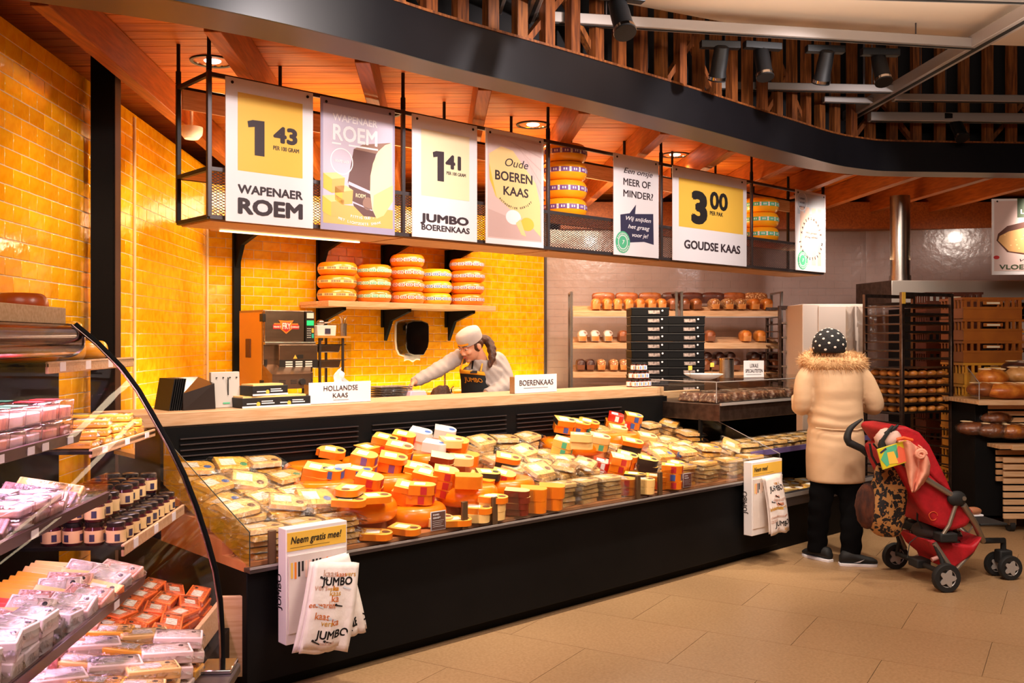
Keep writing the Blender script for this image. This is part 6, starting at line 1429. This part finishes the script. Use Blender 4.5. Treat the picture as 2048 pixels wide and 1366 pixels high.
def cl(u,v):
    k=v*5; i=min(int(k),4); f=k-i; a=ctl[i]; b_=ctl[i+1]; w=u*2; j=min(int(w),1); g=w-j
    p=[(a[j][c]*(1-g)+a[j+1][c]*g)*(1-f)+(b_[j][c]*(1-g)+b_[j+1][c]*g)*f for c in (0,1)]
    x,y,z=W3(p[0],p[1],5.99+.035*math.sin(u*11+v*4)+(.10 if v<.1 else 0)); return (x-o_.x,y-o_.y,z-o_.z)
MB().grid(cl,22,30).build('fabric',PK,t,smooth=80,sol=.006); 
c=W3(1840,908,5.97); MB().tube([(c[0]-o_.x+.035*math.cos(a)*(1-a/18),c[1]-o_.y-.01,c[2]-o_.z+.03*math.sin(a)*(1-a/18)) for a in [k*.5 for k in range(24)]],.011,8).build('knotted_fold',PK,t,smooth=80)
c=W3(1806,879,5.98); MB().tube([(c[0]-o_.x-.04,c[1]-o_.y,c[2]-o_.z+.0),(c[0]-o_.x,c[1]-o_.y-.01,c[2]-o_.z+.012),(c[0]-o_.x+.06,c[1]-o_.y,c[2]-o_.z-.004)],.010,8).build('orange_edge',mat('orange_trim','#f05a1c',.6),t,smooth=80)
t=thing('white_muslin','pale cloth with dark loops stuffed behind the pushchair handle','cloth',W3(1775,900,6.08)); r=random.Random(6)
MB().ell((0,0,.07),(.085,.06,.065),18,12,f=lambda x,y,z:(x+r.uniform(-.01,.01),y,z+r.uniform(-.008,.008))).build('fabric',mat('pale_pink_cloth','#d8b0a0',.8),t,smooth=80)
for k in range(3): MB().tube([(-.05-.01*k,-.07,.0),(-.055-.006*k,-.075,.07),(-.02,-.07,.12+.008*k),(.01,-.06,.16)],.008,8).build('loop',M['rubber'],t,smooth=80)
t=thing('small_shoe','small tan shoe seen behind the front tube of the pushchair','shoe',(3.16,6.52,.395),.2); MB().ell((0,0,.03),(.07,.03,.03),16,10).build('upper',mat('tan_leather','#a86a48',.5),t,smooth=80); MB().box((0,0,.004),(.13,.055,.01)).build('sole',P['wht'],t)
MB().bb(.36,.55,-.12,.30,.375,.39).build('footrest',M['rubber'],st,bevel=.005)
# ================================================================ PEOPLE
def blob(name,caps,m,parent,voxel=.012,world=True,smooth_it=3,f=None):
    """one continuous surface grown from tapered limbs and rounded masses"""
    mb=MB()
    for c in caps:
        if c[0]=='e':
            R=T(*c[1]) if len(c)<4 else T(*c[1])@c[3]
            mb.ell(R,c[2],20,14)
        else:
            pts,rs=c[1],c[2]
            for (a,b),(r0,r1) in zip(zip(pts,pts[1:]),zip(rs,rs[1:])):
                F,Ln=frame_between(a,b); pr=[]
                for k in range(5): t_=PI/2*k/4; pr.append((max(r0*math.sin(t_),.0005),-r0*math.cos(t_)))
                for k in range(5): t_=PI/2*k/4; pr.append((max(r1*math.cos(t_),.0005),Ln+r1*math.sin(t_)))
                mb.lathe(pr,16,0,F)
    me=bpy.data.meshes.new('tmp'); me.from_pydata(mb.v,[],mb.f); o=bpy.data.objects.new('tmp',me); COL.objects.link(o)
    q_=o.modifiers.new('r','REMESH'); q_.mode='VOXEL'; q_.voxel_size=voxel
    s_=o.modifiers.new('s','SMOOTH'); s_.factor=.5; s_.iterations=smooth_it
    dg=bpy.context.evaluated_depsgraph_get(); ev=bpy.data.meshes.new_from_object(o.evaluated_get(dg))
    vs=[tuple(v.co) for v in ev.vertices]; fs=[tuple(p.vertices) for p in ev.polygons]
    bpy.data.objects.remove(o); bpy.data.meshes.remove(ev); bpy.data.meshes.remove(me)
    if f: vs=[f(*p) for p in vs]
    out=MB(); out.add(vs,fs); return out.build(name,m,parent,world=world,smooth=180)
SKIN=mat('skin','#d89a78',.5,0,'#cc8a68',5,sub=.15); COAT=mat('beige_coat','#d2ae88',.75,0,'#caa680',5,(1,1,2.0),.22,6); SHIRT=mat('pale_shirt','#ad9f98',.75,0,'#9f918a',5,(1,1,1),.7,14); TROU=mat('black_trousers','#080708',.95,spec=.1); HAIR=mat('brown_hair','#5a3018',.45,0,'#2c140a',20,(6,6,1),.6,40)
def hand(caps,wrist,dirv,palmn,curl=.5,size=1.0,thumb=1):
    """five fingers rooted inside the palm; dirv points along the hand, palmn out of the palm"""
    d=Vector(dirv).normalized(); n=Vector(palmn).normalized(); n=(n-d*n.dot(d)).normalized(); s_=d.cross(n); w=Vector(wrist)
    for k,off in enumerate((-.027,-.009,.009,.026)):
        a=w+s_*off*.6*size; b=w+d*.085*size+s_*off*size; caps.append(('c',[tuple(a),tuple(b)],[.014*size,.012*size]))
        L_=(.034,.042,.044,.034)[k]*size; p=b; dd=d.copy()
        pts=[tuple(p)]; rs=[.0105*size]
        for j in range(3):
            dd=(dd+n*curl*.55).normalized(); p=p+dd*L_*(.95 if j==0 else .65); pts.append(tuple(p)); rs.append((.0098-.0008*j)*size)
        caps.append(('c',pts,rs))
    t0=w+d*.02*size-s_*.022*size*thumb; t1=t0+(d*.7-s_*thumb*.75+n*.3).normalized()*.045*size; t2=t1+(d+n*.6-s_*thumb*.1).normalized()*.032*size; t3=t2+(d+n*.7).normalized()*.024*size
    caps.append(('c',[tuple(t0),tuple(t1),tuple(t2),tuple(t3)],[.015*size,.013*size,.011*size,.009*size]))
def head_caps(c,R,s=1.0):
    """skull, jaw, nose, chin, ears, neck root; R: face looks along -y of R"""
    M4=R.to_4x4(); P_=lambda x,y,z: tuple(Vector(c)+R@Vector((x,y,z))*s)
    return [('e',P_(0,.012,.035),(.074*s,.092*s,.083*s),M4),('e',P_(0,-.022,-.03),(.060*s,.068*s,.078*s),M4),('e',P_(0,-.062,-.088),(.026*s,.022*s,.018*s),M4),
      ('c',[P_(0,-.084,.012),P_(0,-.099,-.026)],[.008*s,.011*s]),('e',P_(-.012,-.094,-.031),(.010*s,.010*s,.008*s),M4),('e',P_(.012,-.094,-.031),(.010*s,.010*s,.008*s),M4),
      ('e',P_(-.076,.012,-.008),(.010*s,.020*s,.030*s),M4),('e',P_(.076,.012,-.008),(.010*s,.020*s,.030*s),M4),('e',P_(0,-.082,.030),(.052*s,.012*s,.010*s),M4),('e',P_(-.036,-.066,-.022),(.022*s,.020*s,.018*s),M4),('e',P_(.036,-.066,-.022),(.022*s,.020*s,.018*s),M4)], P_
def face_bits(t,c,R,s=1.0,brow=M['inkb'],closed=False):
    M4=Matrix.Translation(c)@R.to_4x4()@Matrix.Diagonal((s,s,s,1)); 
    for sx in (-1,1):
        MB().ell(T(.031*sx,-.082,.012),(.013,.007,.008 if not closed else .004),12,8).build('eye',P['wht'],t,world=False) if False else None
        o=MB().ell(M4@T(.031*sx,-.080,.012),(.013,.009,.0075),12,8).build('eye',P['wht'],t,world=True,smooth=80); MB().ell(M4@T(.031*sx,-.0875,.011),(.0055,.003,.0055),10,6).build('iris',M['inkb'],o,world=True,smooth=80)
        MB().ell(M4@T(.031*sx,-.083,.017),(.016,.010,.004),12,6).build('eyelid',SKIN,t,world=True,smooth=80); MB().tube([tuple(M4@Vector((.014*sx,-.094,.032))),tuple(M4@Vector((.031*sx,-.092,.037))),tuple(M4@Vector((.048*sx,-.080,.033)))],.0028,6).build('eyebrow',brow,t,world=True)
    m=MB(); m.ell(M4@T(0,-.0885,-.054),(.021,.007,.0045),14,6); m.build('upper_lip',mat('lips','#b05a4c',.4),t,world=True,smooth=80); MB().ell(M4@T(0,-.0865,-.062),(.018,.007,.005),14,6).build('lower_lip',mat('lips','#b05a4c',.4),t,world=True,smooth=80)
# ---- shopper seen from behind
SX,SY=2.374,6.9
sp=thing('person','shopper in a long beige hooded coat and spotted black hat, seen from behind','person',(SX,SY,0))
def s3(px,py,y=0): return (SX+(px-1677)/275, SY+y, 1.6-(py-680)/275)
hc=s3(1656,694,-.02); Rh=Euler((0,0,PI-.25)).to_matrix()
caps,P_=head_caps(hc,Rh); nk=s3(1662,725,0)
caps+=[('c',[hc,nk,s3(1665,760,.0)],[.05,.055,.09]),('c',[s3(1665,760),s3(1668,900)],[.12,.13])]
for sx,foot in ((-1,s3(1640,1092,.02)),(1,s3(1692,1096,-.13))):
    kn=s3(1668+sx*27,1000,-.02 if sx<0 else -.08); caps.append(('c',[s3(1668+sx*22,890),kn,foot],[.09,.058,.04]))
hl=s3(1618,800,.32); hr=s3(1728,796,.34)
for sh_,el,wr in ((s3(1622,738),s3(1607,810,.02),hl),(s3(1712,738),s3(1748,812,.02),hr)): caps.append(('c',[sh_,el,wr],[.05,.04,.028]))
hand(caps,hl,(.3,1,.1),(.5,0,-1),.5); hand(caps,hr,(-.3,1,.1),(-.5,0,-1),.5,thumb=-1)
blob('body',caps,SKIN,sp,.008)
face_bits(sp,hc,Rh)
def ringm(rows,n=28,f=None):
    """rows: (cx,cy,z,hw,hd)"""
    return [[(cx+hw*math.copysign(abs(math.cos(a))**.85,math.cos(a)),cy+hd*math.copysign(abs(math.sin(a))**.85,math.sin(a)),z) for a in [2*PI*i/n for i in range(n)]] for cx,cy,z,hw,hd in rows]
rows=[]
for py,x0,x1,hd,dy in ((962,1617,1727,.185,.02),(940,1616,1727,.187,.02),(900,1616,1727,.185,.02),(870,1618,1726,.18,.02),(858,1621,1724,.170,.02),(846,1619,1725,.178,.02),(815,1621,1722,.172,.01),(800,1622,1721,.166,.01),(780,1620,1722,.165,.0),(755,1616,1722,.155,.0),(738,1614,1720,.14,.0),(724,1620,1712,.12,.0),(712,1632,1700,.09,.0)):
    z=1.6-(py-680)/275; rows.append((SX+((x0+x1)/2-1677)/275,SY+dy,z,(x1-x0)/2/275,hd))
caps=[]
for a,b_ in zip(rows,rows[1:]): pass
mb=MB().rings(ringm(rows,36))
# grow one continuous coat: torso + sleeves
def union(name,mbs,m,parent,voxel,f=None,sm=2):
    mb=MB()
    for q_ in mbs: mb.add(q_.v,q_.f)
    me=bpy.data.meshes.new('tmp'); me.from_pydata(mb.v,[],mb.f); o=bpy.data.objects.new('tmp',me); COL.objects.link(o)
    q_=o.modifiers.new('r','REMESH'); q_.mode='VOXEL'; q_.voxel_size=voxel
    s_=o.modifiers.new('s','SMOOTH'); s_.factor=.5; s_.iterations=sm
    dg=bpy.context.evaluated_depsgraph_get(); ev=bpy.data.meshes.new_from_object(o.evaluated_get(dg))
    vs=[tuple(v.co) for v in ev.vertices]; fs=[tuple(p.vertices) for p in ev.polygons]
    bpy.data.objects.remove(o); bpy.data.meshes.remove(ev); bpy.data.meshes.remove(me)
    if f: vs=[f(*p) for p in vs]
    out=MB(); out.add(vs,fs); return out.build(name,m,parent,world=True,smooth=180)
sl=limb([s3(1632,735),s3(1612,760,.0),s3(1604,806,.0),s3(1610,815,.12),s3(1618,800,.27)],[.075,.078,.068,.062,.052]); sr=limb([s3(1704,735),s3(1728,765,.0),s3(1748,808,.0),s3(1748,812,.14),s3(1730,798,.29)],[.075,.078,.068,.062,.052])
def wr(x,y,z):
    g_=math.exp(-((z-1.0)/.13)**2); k=.004*g_*math.sin(z*80+math.sin(x*14)*1.2)+.0012*math.sin(z*31-x*20); yy=y+k*(1 if y<SY else -1)
    return (x+k*.5,yy,z)
union('coat',[mb,sl,sr],COAT,sp,.011,wr)
for py in (853,): pass
MB().tube([s3(1622,853,-.10),s3(1650,855,-.152),s3(1672,856,-.158),s3(1700,855,-.15),s3(1722,852,-.09)],.0045,6).build('waist_seam',COAT,sp,world=True)
# fur collar
FURC=mat('tan_fur','#d8ae7c',.8,0,'#b98a5a',12,(1,1,1),.2,60,contrast=(.3,.7)); r=random.Random(8)
cx_,cy_2,cz_=s3(1666,722,.02); m=MB(); N1=30
pts=[]
for i in range(N1):
    a=2*PI*i/N1; pts.append((cx_+.185*math.cos(a),cy_2+.125*math.sin(a)-.01,cz_+.030*math.sin(a*1)+.014-.02*abs(math.cos(a))))
m.tube(pts,.050,12,closed=True); cl_=m.build('fur_collar',FURC,sp,world=True,smooth=80)
m=MB()
for k in range(3400):
    i=r.random()*N1; a=2*PI*i/N1; b_=r.uniform(0,2*PI); c=Vector((cx_+.185*math.cos(a),cy_2+.125*math.sin(a)-.01,cz_+.030*math.sin(a)+.014-.02*abs(math.cos(a))))
    rad=Vector((math.cos(a),math.sin(a),0)); n=(rad*math.cos(b_)+Vector((0,0,1))*math.sin(b_)); base=c+n*.046; dr=(n+Vector((r.uniform(-.6,.6),r.uniform(-.6,.6),r.uniform(-1.0,.1)))).normalized(); L_=r.uniform(.025,.05); sd=dr.cross(Vector((r.uniform(-1,1),r.uniform(-1,1),.3))).normalized()*.0022
    m.add([tuple(base-sd),tuple(base+sd),tuple(base+dr*L_)],[(0,1,2)])
tag(m.build('fur_tufts',FURC,sp,world=True,smooth=0),kind='stuff')
# hat
HAT=mat('black_knit','#100e10',.9,0,'#1c1a1c',40,(1,1,1),.4,80)
hm=T(hc[0],hc[1],hc[2]+.012); m=MB(); m.ell(hm,(.120,.125,.118),26,16,f=lambda x,y,z:(x,y,max(z,-.055)*(1.06 if z>0 else 1))); ht=m.build('beanie',HAT,sp,world=True,smooth=80)
k=0; g=PI*(3-math.sqrt(5)); nn=44
for i in range(nn):
    z=1-1.35*i/nn; rr=math.sqrt(max(0,1-z*z)); a=g*i
    if z<-.3: continue
    n=Vector((rr*math.cos(a),rr*math.sin(a),z)); p=Vector((hm.translation.x,hm.translation.y,hm.translation.z))+Vector((n.x*.120,n.y*.125,n.z*.118*(1.06 if n.z>0 else 1)))
    R=n.to_track_quat('Z','Y').to_matrix().to_4x4(); MB().lathe([(.001,.0025),(.008,.002),(.010,-.001)],10,Mx=Matrix.Translation(p)@R@Matrix.Diagonal((1,.85,1,1))).build('white_dot',mat('dot_white','#d8ccc0',.8),ht,world=True)
# trousers and shoes
tl=limb([s3(1650,930),s3(1640,1000,-.01),s3(1637,1060,.02),s3(1636,1108,.03)],[.108,.083,.073,.066]); tr_=limb([s3(1688,930),s3(1697,1000,-.06),s3(1690,1060,-.12),s3(1688,1112,-.13)],[.108,.088,.076,.066])
union('trousers',[tl,tr_],TROU,sp,.012,lambda x,y,z:(x+.004*math.sin(z*60),y,max(z,.06)))
def shoe(nm,c,rz,t,m1,sole):
    F=T(*c,rz=rz)
    MB().rings([[(x*(1),w*math.cos(a)*.5+0,max(0,h*.5+h*.5*math.sin(a))+.02) for a in [2*PI*i/14 for i in range(14)]] for x,w,h in ((-.10,.05,.055),(-.08,.075,.085),(-.03,.08,.09),(.03,.085,.065),(.09,.095,.05),(.13,.085,.04),(.155,.05,.025))],Mx=F).build(nm,m1,t,world=True,smooth=70)
    o=bpy.data.objects[-1] if False else None
    MB().prism([(-.105,-.025),(-.06,-.04),(.03,-.042),(.10,-.05),(.15,-.03),(.163,0),(.15,.03),(.10,.05),(.03,.042),(-.06,.04),(-.105,.025)],0,.022,Mx=F).build('sole',sole,t,world=True,bevel=.004)
    m=MB()
    for k in range(4): m.bb(-.01+.02*k,-.002+.02*k,-.022,.022,.092-.012*k,.098-.012*k,Mx=F)
    m.build('laces',M['gunmetal'],t,world=True)
    MB().prism([(.0,.03),(.06,.055),(.03,.035),(-.03,.025)],-.045,-.043,Mx=F@UP@T(0,0,.045+.043)).build('side_stripe',P['wht'],t,world=True)
shoe('shoe',(SX-.13,SY+.02,0),PI/2+.5,sp,M['rubber'],P['wht']); shoe('shoe',(SX+.05,SY-.17,0),-.12,sp,M['rubber'],P['wht'])
# ---- cheese counter worker
CAPM=mat('cap_cloth','#b9aca5',.7,0,'#ad9f98',8,(1,1,1),.4,12)
wk=thing('person','worker in pale shirt and black apron with a ponytail, reaching over the trays','person',(at(985,800,7.75)[0],7.8,0))
w3=lambda px,py,Y: at(px,py,Y)
hc=w3(942,692,7.42); Rh=(Euler((0,0,-.80)).to_matrix()@Euler((.42,0,0)).to_matrix()@Euler((0,.05,0)).to_matrix())
caps,P_=head_caps(hc,Rh,1.05)
neck=w3(962,722,7.50); ch=w3(966,752,7.58); sp1=w3(976,800,7.68); pel=w3(985,870,7.78)
caps+=[('c',[P_(0,.03,-.04),neck,ch],[.052,.056,.09]),('c',[ch,sp1,pel],[.10,.10,.13])]
RS,RE,RW=w3(922,712,7.52),w3(873,741,7.22),w3(829,764,6.98); LS,LE,LW=w3(998,722,7.62),w3(1012,768,7.55),w3(972,788,7.38)
caps+=[('c',[RS,RE,RW],[.05,.04,.026]),('c',[LS,LE,LW],[.05,.04,.026])]
hand(caps,RW,(-.62,-.30,-.55),(.1,-.25,-1),.55,.92,thumb=-1); hand(caps,LW,(-.9,-.3,-.2),(0,.2,-1),.5,.92)
for sx in (-.1,.1): caps.append(('c',[(pel[0]+sx,pel[1],pel[2]-.05),(pel[0]+sx,pel[1]-.02,.48),(pel[0]+sx,pel[1],.09)],[.09,.058,.04]))
blob('body',caps,SKIN,wk,.0065)
face_bits(wk,hc,Rh,1.05)
tor=MB().rings(ringm([(pel[0],pel[1],pel[2]-.02,.17,.12),(sp1[0],sp1[1],sp1[2],.150,.11),(ch[0]+.0,ch[1],ch[2]-.06,.165,.125),(ch[0]-.005,ch[1]-.02,ch[2]+.05,.165,.115),(neck[0],neck[1]+.01,neck[2]-.035,.10,.075),(neck[0]-.008,neck[1]-.01,neck[2]+.012,.068,.065)],28))
def wr2(x,y,z): k=.005*math.sin((x+z)*70)*math.sin(z*23+x*31); return (x,y-k,z+k)
union('shirt',[tor,limb([w3(935,716,7.55),RS,RE,RW],[.07,.064,.058,.040]),limb([w3(985,724,7.6),LS,LE,LW],[.07,.066,.062,.040])],SHIRT,wk,.009,wr2)
ctl2=[(919,740),(970,745)],[(922,760),(980,765)],[(923,785),(990,785)],[(922,830),(1000,830)]
def ap(u,v,off=0):
    k=v*3; i=min(int(k),2); f=k-i; a,b_=ctl2[i],ctl2[i+1]
    px=(a[0][0]*(1-u)+a[1][0]*u)*(1-f)+(b_[0][0]*(1-u)+b_[1][0]*u)*f; py=(a[0][1]*(1-u)+a[1][1]*u)*(1-f)+(b_[0][1]*(1-u)+b_[1][1]*u)*f
    return at(px,py,7.39+.06*abs(u-.45)**2*4+.10*v*.8-off)
MB().grid(lambda u,v:ap(u,v),14,16).build('apron',mat('black_apron','#0f0e10',.8),wk,world=True,smooth=60,sol=.005)
YT=mat('apron_yellow','#f0a018',.6); MB().grid(lambda u,v:ap(u,v*.13-.02,.008),14,3).build('apron_trim',YT,wk,world=True,smooth=60,sol=.003); MB().tube([ap(.98,v/6,.006) for v in range(1,5)],.006,6).build('apron_piping',YT,wk,world=True)
MB().tube([ap(.05,-.03,.01),w3(925,722,7.43),w3(930,708,7.47)],.007,6).build('strap',YT,wk,world=True); MB().tube([ap(.85,-.03,.01),w3(965,725,7.44),w3(966,712,7.47)],.007,6).build('strap',YT,wk,world=True)
vs,fs=text_geo('JUMBO',1,.02,'CENTER',1,1,0); m=MB(); m.add([ap(.45+x*.20,.36-y*.20,.012) for x,y,z in vs],fs); m.build('lettering',YT,wk,world=True,smooth=0)
c=ap(.55,.02,.012); MB().box(c,(.055,.006,.02),rz=-.1).build('name_badge',M['inkb'],wk,world=True)
MB().tube([w3(946,722,7.43),w3(944,738,7.42)],.006,6).build('undershirt_zip',TROU,wk,world=True)
M4=Matrix.Translation(hc)@Rh.to_4x4()@Matrix.Diagonal((1.05,1.05,1.05,1))
def capbuild(t,M4):
    MB().rings([[(.086*s_*math.cos(a),.014+.103*s_*math.sin(a),z) for a in [2*PI*i/28 for i in range(28)]] for s_,z in ((.98,.035),(1.01,.045),(1.03,.085),(1.0,.10),(.93,.116),(.72,.126),(.3,.130),(.01,.131))],Mx=M4@T(0,0,0,rx=.12)).build('cap',CAPM,t,world=True,smooth=60)
    MB().rings([[(.0885*math.cos(a),.014+.1055*math.sin(a),z) for a in [-PI/2-.75+1.5*i/10 for i in range(11)]] for z in (.050,.066)],Mx=M4@T(0,0,0,rx=.12),caps=False,closed=False).build('cap_stripe',YT,t,world=True)
capbuild(wk,M4)
h1=MB().ell(M4@T(0,.022,.018),(.081,.088,.085),20,12,f=lambda x,y,z:(x,y if y>-.05 else -.05,z)); 
union('hair',[h1,limb([tuple(M4@Vector((0,.07,.02))),w3(974,680,7.50),w3(983,698,7.47),w3(984,718,7.44),w3(978,736,7.42)],[.046,.034,.037,.029,.010])],HAIR,wk,.008,lambda x,y,z:(x+.003*math.sin(z*110+y*60),y+.003*math.sin(x*170+z*30),z))
union('trousers',[limb([(pel[0]+sx,pel[1],pel[2]+.06),(pel[0]+sx*1.1,pel[1]-.02,.5),(pel[0]+sx*1.1,pel[1],.07)],[.12,.085,.065]) for sx in (-.09,.09)],TROU,wk,.014)
for sx in (-.1,.1): shoe('shoe',(pel[0]+sx,pel[1]-.03,0),-PI/2,wk,M['rubber'],M['rubber'])
# ---- crouching colleague
c2=at(884,803,7.42); t=thing('person','colleague bending low behind the worktop, only brown hair and pale back visible','person',(c2[0]+.02,7.5,0)); Rh=(Euler((0,0,-.3)).to_matrix()@Euler((1.25,0,0)).to_matrix())
caps,P_=head_caps(c2,Rh,.98); b1=at(905,835,7.62)
caps+=[('c',[c2,at(892,825,7.52),b1,(c2[0]-.05,7.72,.62)],[.06,.07,.12,.13])]
for sx in (-.12,.12): caps.append(('c',[(c2[0]-.05+sx*.6,7.72,.60),(c2[0]-.05+sx,7.42,.52),(c2[0]-.05+sx,7.60,.10)],[.09,.065,.045]))
for sx in (-1,1): 
    e_=(b1[0]+sx*.19,7.50,b1[2]-.22); w_=(b1[0]+sx*.14,7.36,b1[2]-.40); caps.append(('c',[(b1[0]+sx*.13,7.60,b1[2]+.01),e_,w_],[.05,.04,.027])); hand(caps,w_,(0,-.4,-1),(0,1,-.2),.5,.9,thumb=sx)
blob('body',caps,SKIN,t,.009); face_bits(t,c2,Rh,.98)
b0=at(896,812,7.60)
union('shirt',[limb([(b0[0]-.0,7.50,b0[2]-.0),(b0[0]-.02,7.60,b0[2]-.04),(c2[0]-.04,7.72,.72)],[.095,.14,.15]),limb([(b0[0]-.12,7.56,b0[2]-.04),(b0[0]-.2,7.50,b0[2]-.22),(b0[0]-.15,7.38,b0[2]-.38)],[.07,.055,.04]),limb([(b0[0]+.12,7.56,b0[2]-.04),(b0[0]+.2,7.50,b0[2]-.22),(b0[0]+.15,7.38,b0[2]-.38)],[.07,.055,.04])],SHIRT,t,.011,wr2)
M4=Matrix.Translation(c2)@Rh.to_4x4()
union('hair',[MB().ell(M4@T(0,.015,.03),(.088,.105,.092),20,14,f=lambda x,y,z:(x,max(y,-.05),z)),MB().ell(M4@T(.02,.09,.03),(.04,.035,.04),14,10)],HAIR,t,.008,lambda x,y,z:(x+.003*math.sin(y*140+z*40),y+.003*math.sin(x*150),z+.003*math.sin(x*120)))
union('trousers',[limb([(c2[0]-.05+sx*.6,7.72,.64),(c2[0]-.05+sx,7.42,.54),(c2[0]-.05+sx,7.60,.10)],[.13,.09,.065]) for sx in (-.12,.12)],TROU,t,.014)
for sx in (-.12,.12): shoe('shoe',(c2[0]-.05+sx,7.57,0),-PI/2,t,M['rubber'],M['rubber'])
# ---- baker at the right edge
bx=at(2038,672,9.2); t=thing('person','baker with glasses and a white cap at the right edge behind the breads','person',(bx[0],9.25,0)); hc=(bx[0],9.2,bx[2]); Rh=(Euler((0,0,.45)).to_matrix()@Euler((.15,0,0)).to_matrix())
caps,P_=head_caps(hc,Rh,1.05); z0=hc[2]
caps+=[('c',[hc,(bx[0],9.24,z0-.16),(bx[0],9.25,z0-.30),(bx[0],9.25,z0-.70)],[.05,.055,.11,.12])]
for sx in (-1,1):
    w_=(bx[0]+sx*.15,8.98,z0-.52); caps.append(('c',[(bx[0]+sx*.17,9.25,z0-.24),(bx[0]+sx*.22,9.22,z0-.50),w_],[.05,.04,.027])); hand(caps,w_,(-sx*.3,-1,0),(0,0,-1),.6,.95,thumb=sx)
    caps.append(('c',[(bx[0]+sx*.09,9.25,z0-.78),(bx[0]+sx*.10,9.24,.48),(bx[0]+sx*.10,9.25,.09)],[.09,.06,.04]))
blob('body',caps,SKIN,t,.009); face_bits(t,hc,Rh,1.05)
M4=Matrix.Translation(hc)@Rh.to_4x4()@Matrix.Diagonal((1.05,1.05,1.05,1)); capbuild(t,M4)
MB().ell(M4@T(0,.02,.02),(.08,.088,.08),18,12,f=lambda x,y,z:(x,max(y,-.045),z)).build('hair',HAIR,t,world=True,smooth=80)
for sx in (-1,1): MB().tube([tuple(M4@Vector((.031*sx+.020*math.cos(a),-.100,.010+.016*math.sin(a)))) for a in [2*PI*i/14 for i in range(14)]],.0022,5,closed=True).build('glasses_rim',M['inkb'],t,world=True)
union('shirt',[MB().rings(ringm([(bx[0],9.25,z0-.78,.17,.12),(bx[0],9.25,z0-.5,.165,.12),(bx[0],9.25,z0-.28,.19,.12),(bx[0],9.25,z0-.20,.13,.09),(bx[0],9.25,z0-.16,.07,.065)],28))]+[limb([(bx[0]+sx*.13,9.25,z0-.25),(bx[0]+sx*.2,9.24,z0-.34),(bx[0]+sx*.22,9.2,z0-.5),(bx[0]+sx*.16,9.02,z0-.52)],[.07,.064,.055,.042]) for sx in (-1,1)],SHIRT,t,.011,wr2)
MB().grid(lambda u,v:(bx[0]+(u-.5)*(.22+.1*v),9.12+.12*abs(u-.5)**2*4,z0-.30-.75*v),12,12).build('apron',M['inkb'],t,world=True,smooth=60,sol=.005); MB().grid(lambda u,v:(bx[0]+(u-.5)*.22,9.108+.12*abs(u-.5)**2*4,z0-.29-.06*v),12,3).build('apron_trim',YT,t,world=True,smooth=60,sol=.004)
union('trousers',[limb([(bx[0]+sx*.09,9.25,z0-.74),(bx[0]+sx*.10,9.24,.5),(bx[0]+sx*.10,9.25,.07)],[.12,.085,.065]) for sx in (-1,1)],TROU,t,.014)
for sx in (-.1,.1): shoe('shoe',(bx[0]+sx,9.22,0),-PI/2,t,M['rubber'],M['rubber'])
# ================================================================ labels: tell look-alikes apart by their order in view
bpy.context.view_layer.update()
for o in [o for o in bpy.data.objects if o.parent is None and o.get('label')=='x']:
    for c in kids(o):
        for g in kids(c): bpy.data.objects.remove(g)
        bpy.data.objects.remove(c)
    bpy.data.objects.remove(o)
BIG=ORD+['seventeenth','eighteenth','nineteenth','twentieth','twenty-first','twenty-second','twenty-third','twenty-fourth','twenty-fifth','twenty-sixth','twenty-seventh','twenty-eighth','twenty-ninth','thirtieth']
D_={}
for o in bpy.data.objects:
    if o.parent is None and o.get('label') and o.get('kind') is None: D_.setdefault(o['label'],[]).append(o)
for l,os_ in D_.items():
    n=len(os_)
    if n<2 or n>30: continue
    os_.sort(key=lambda o:o.location.x/max(o.location.y,.3))
    for i,o in enumerate(os_):
        w=('leftmost' if i==0 else 'rightmost' if i==n-1 else BIG[i]+' from left')
        if len((l+' '+w).split())<=16: o['label']=l+', '+w
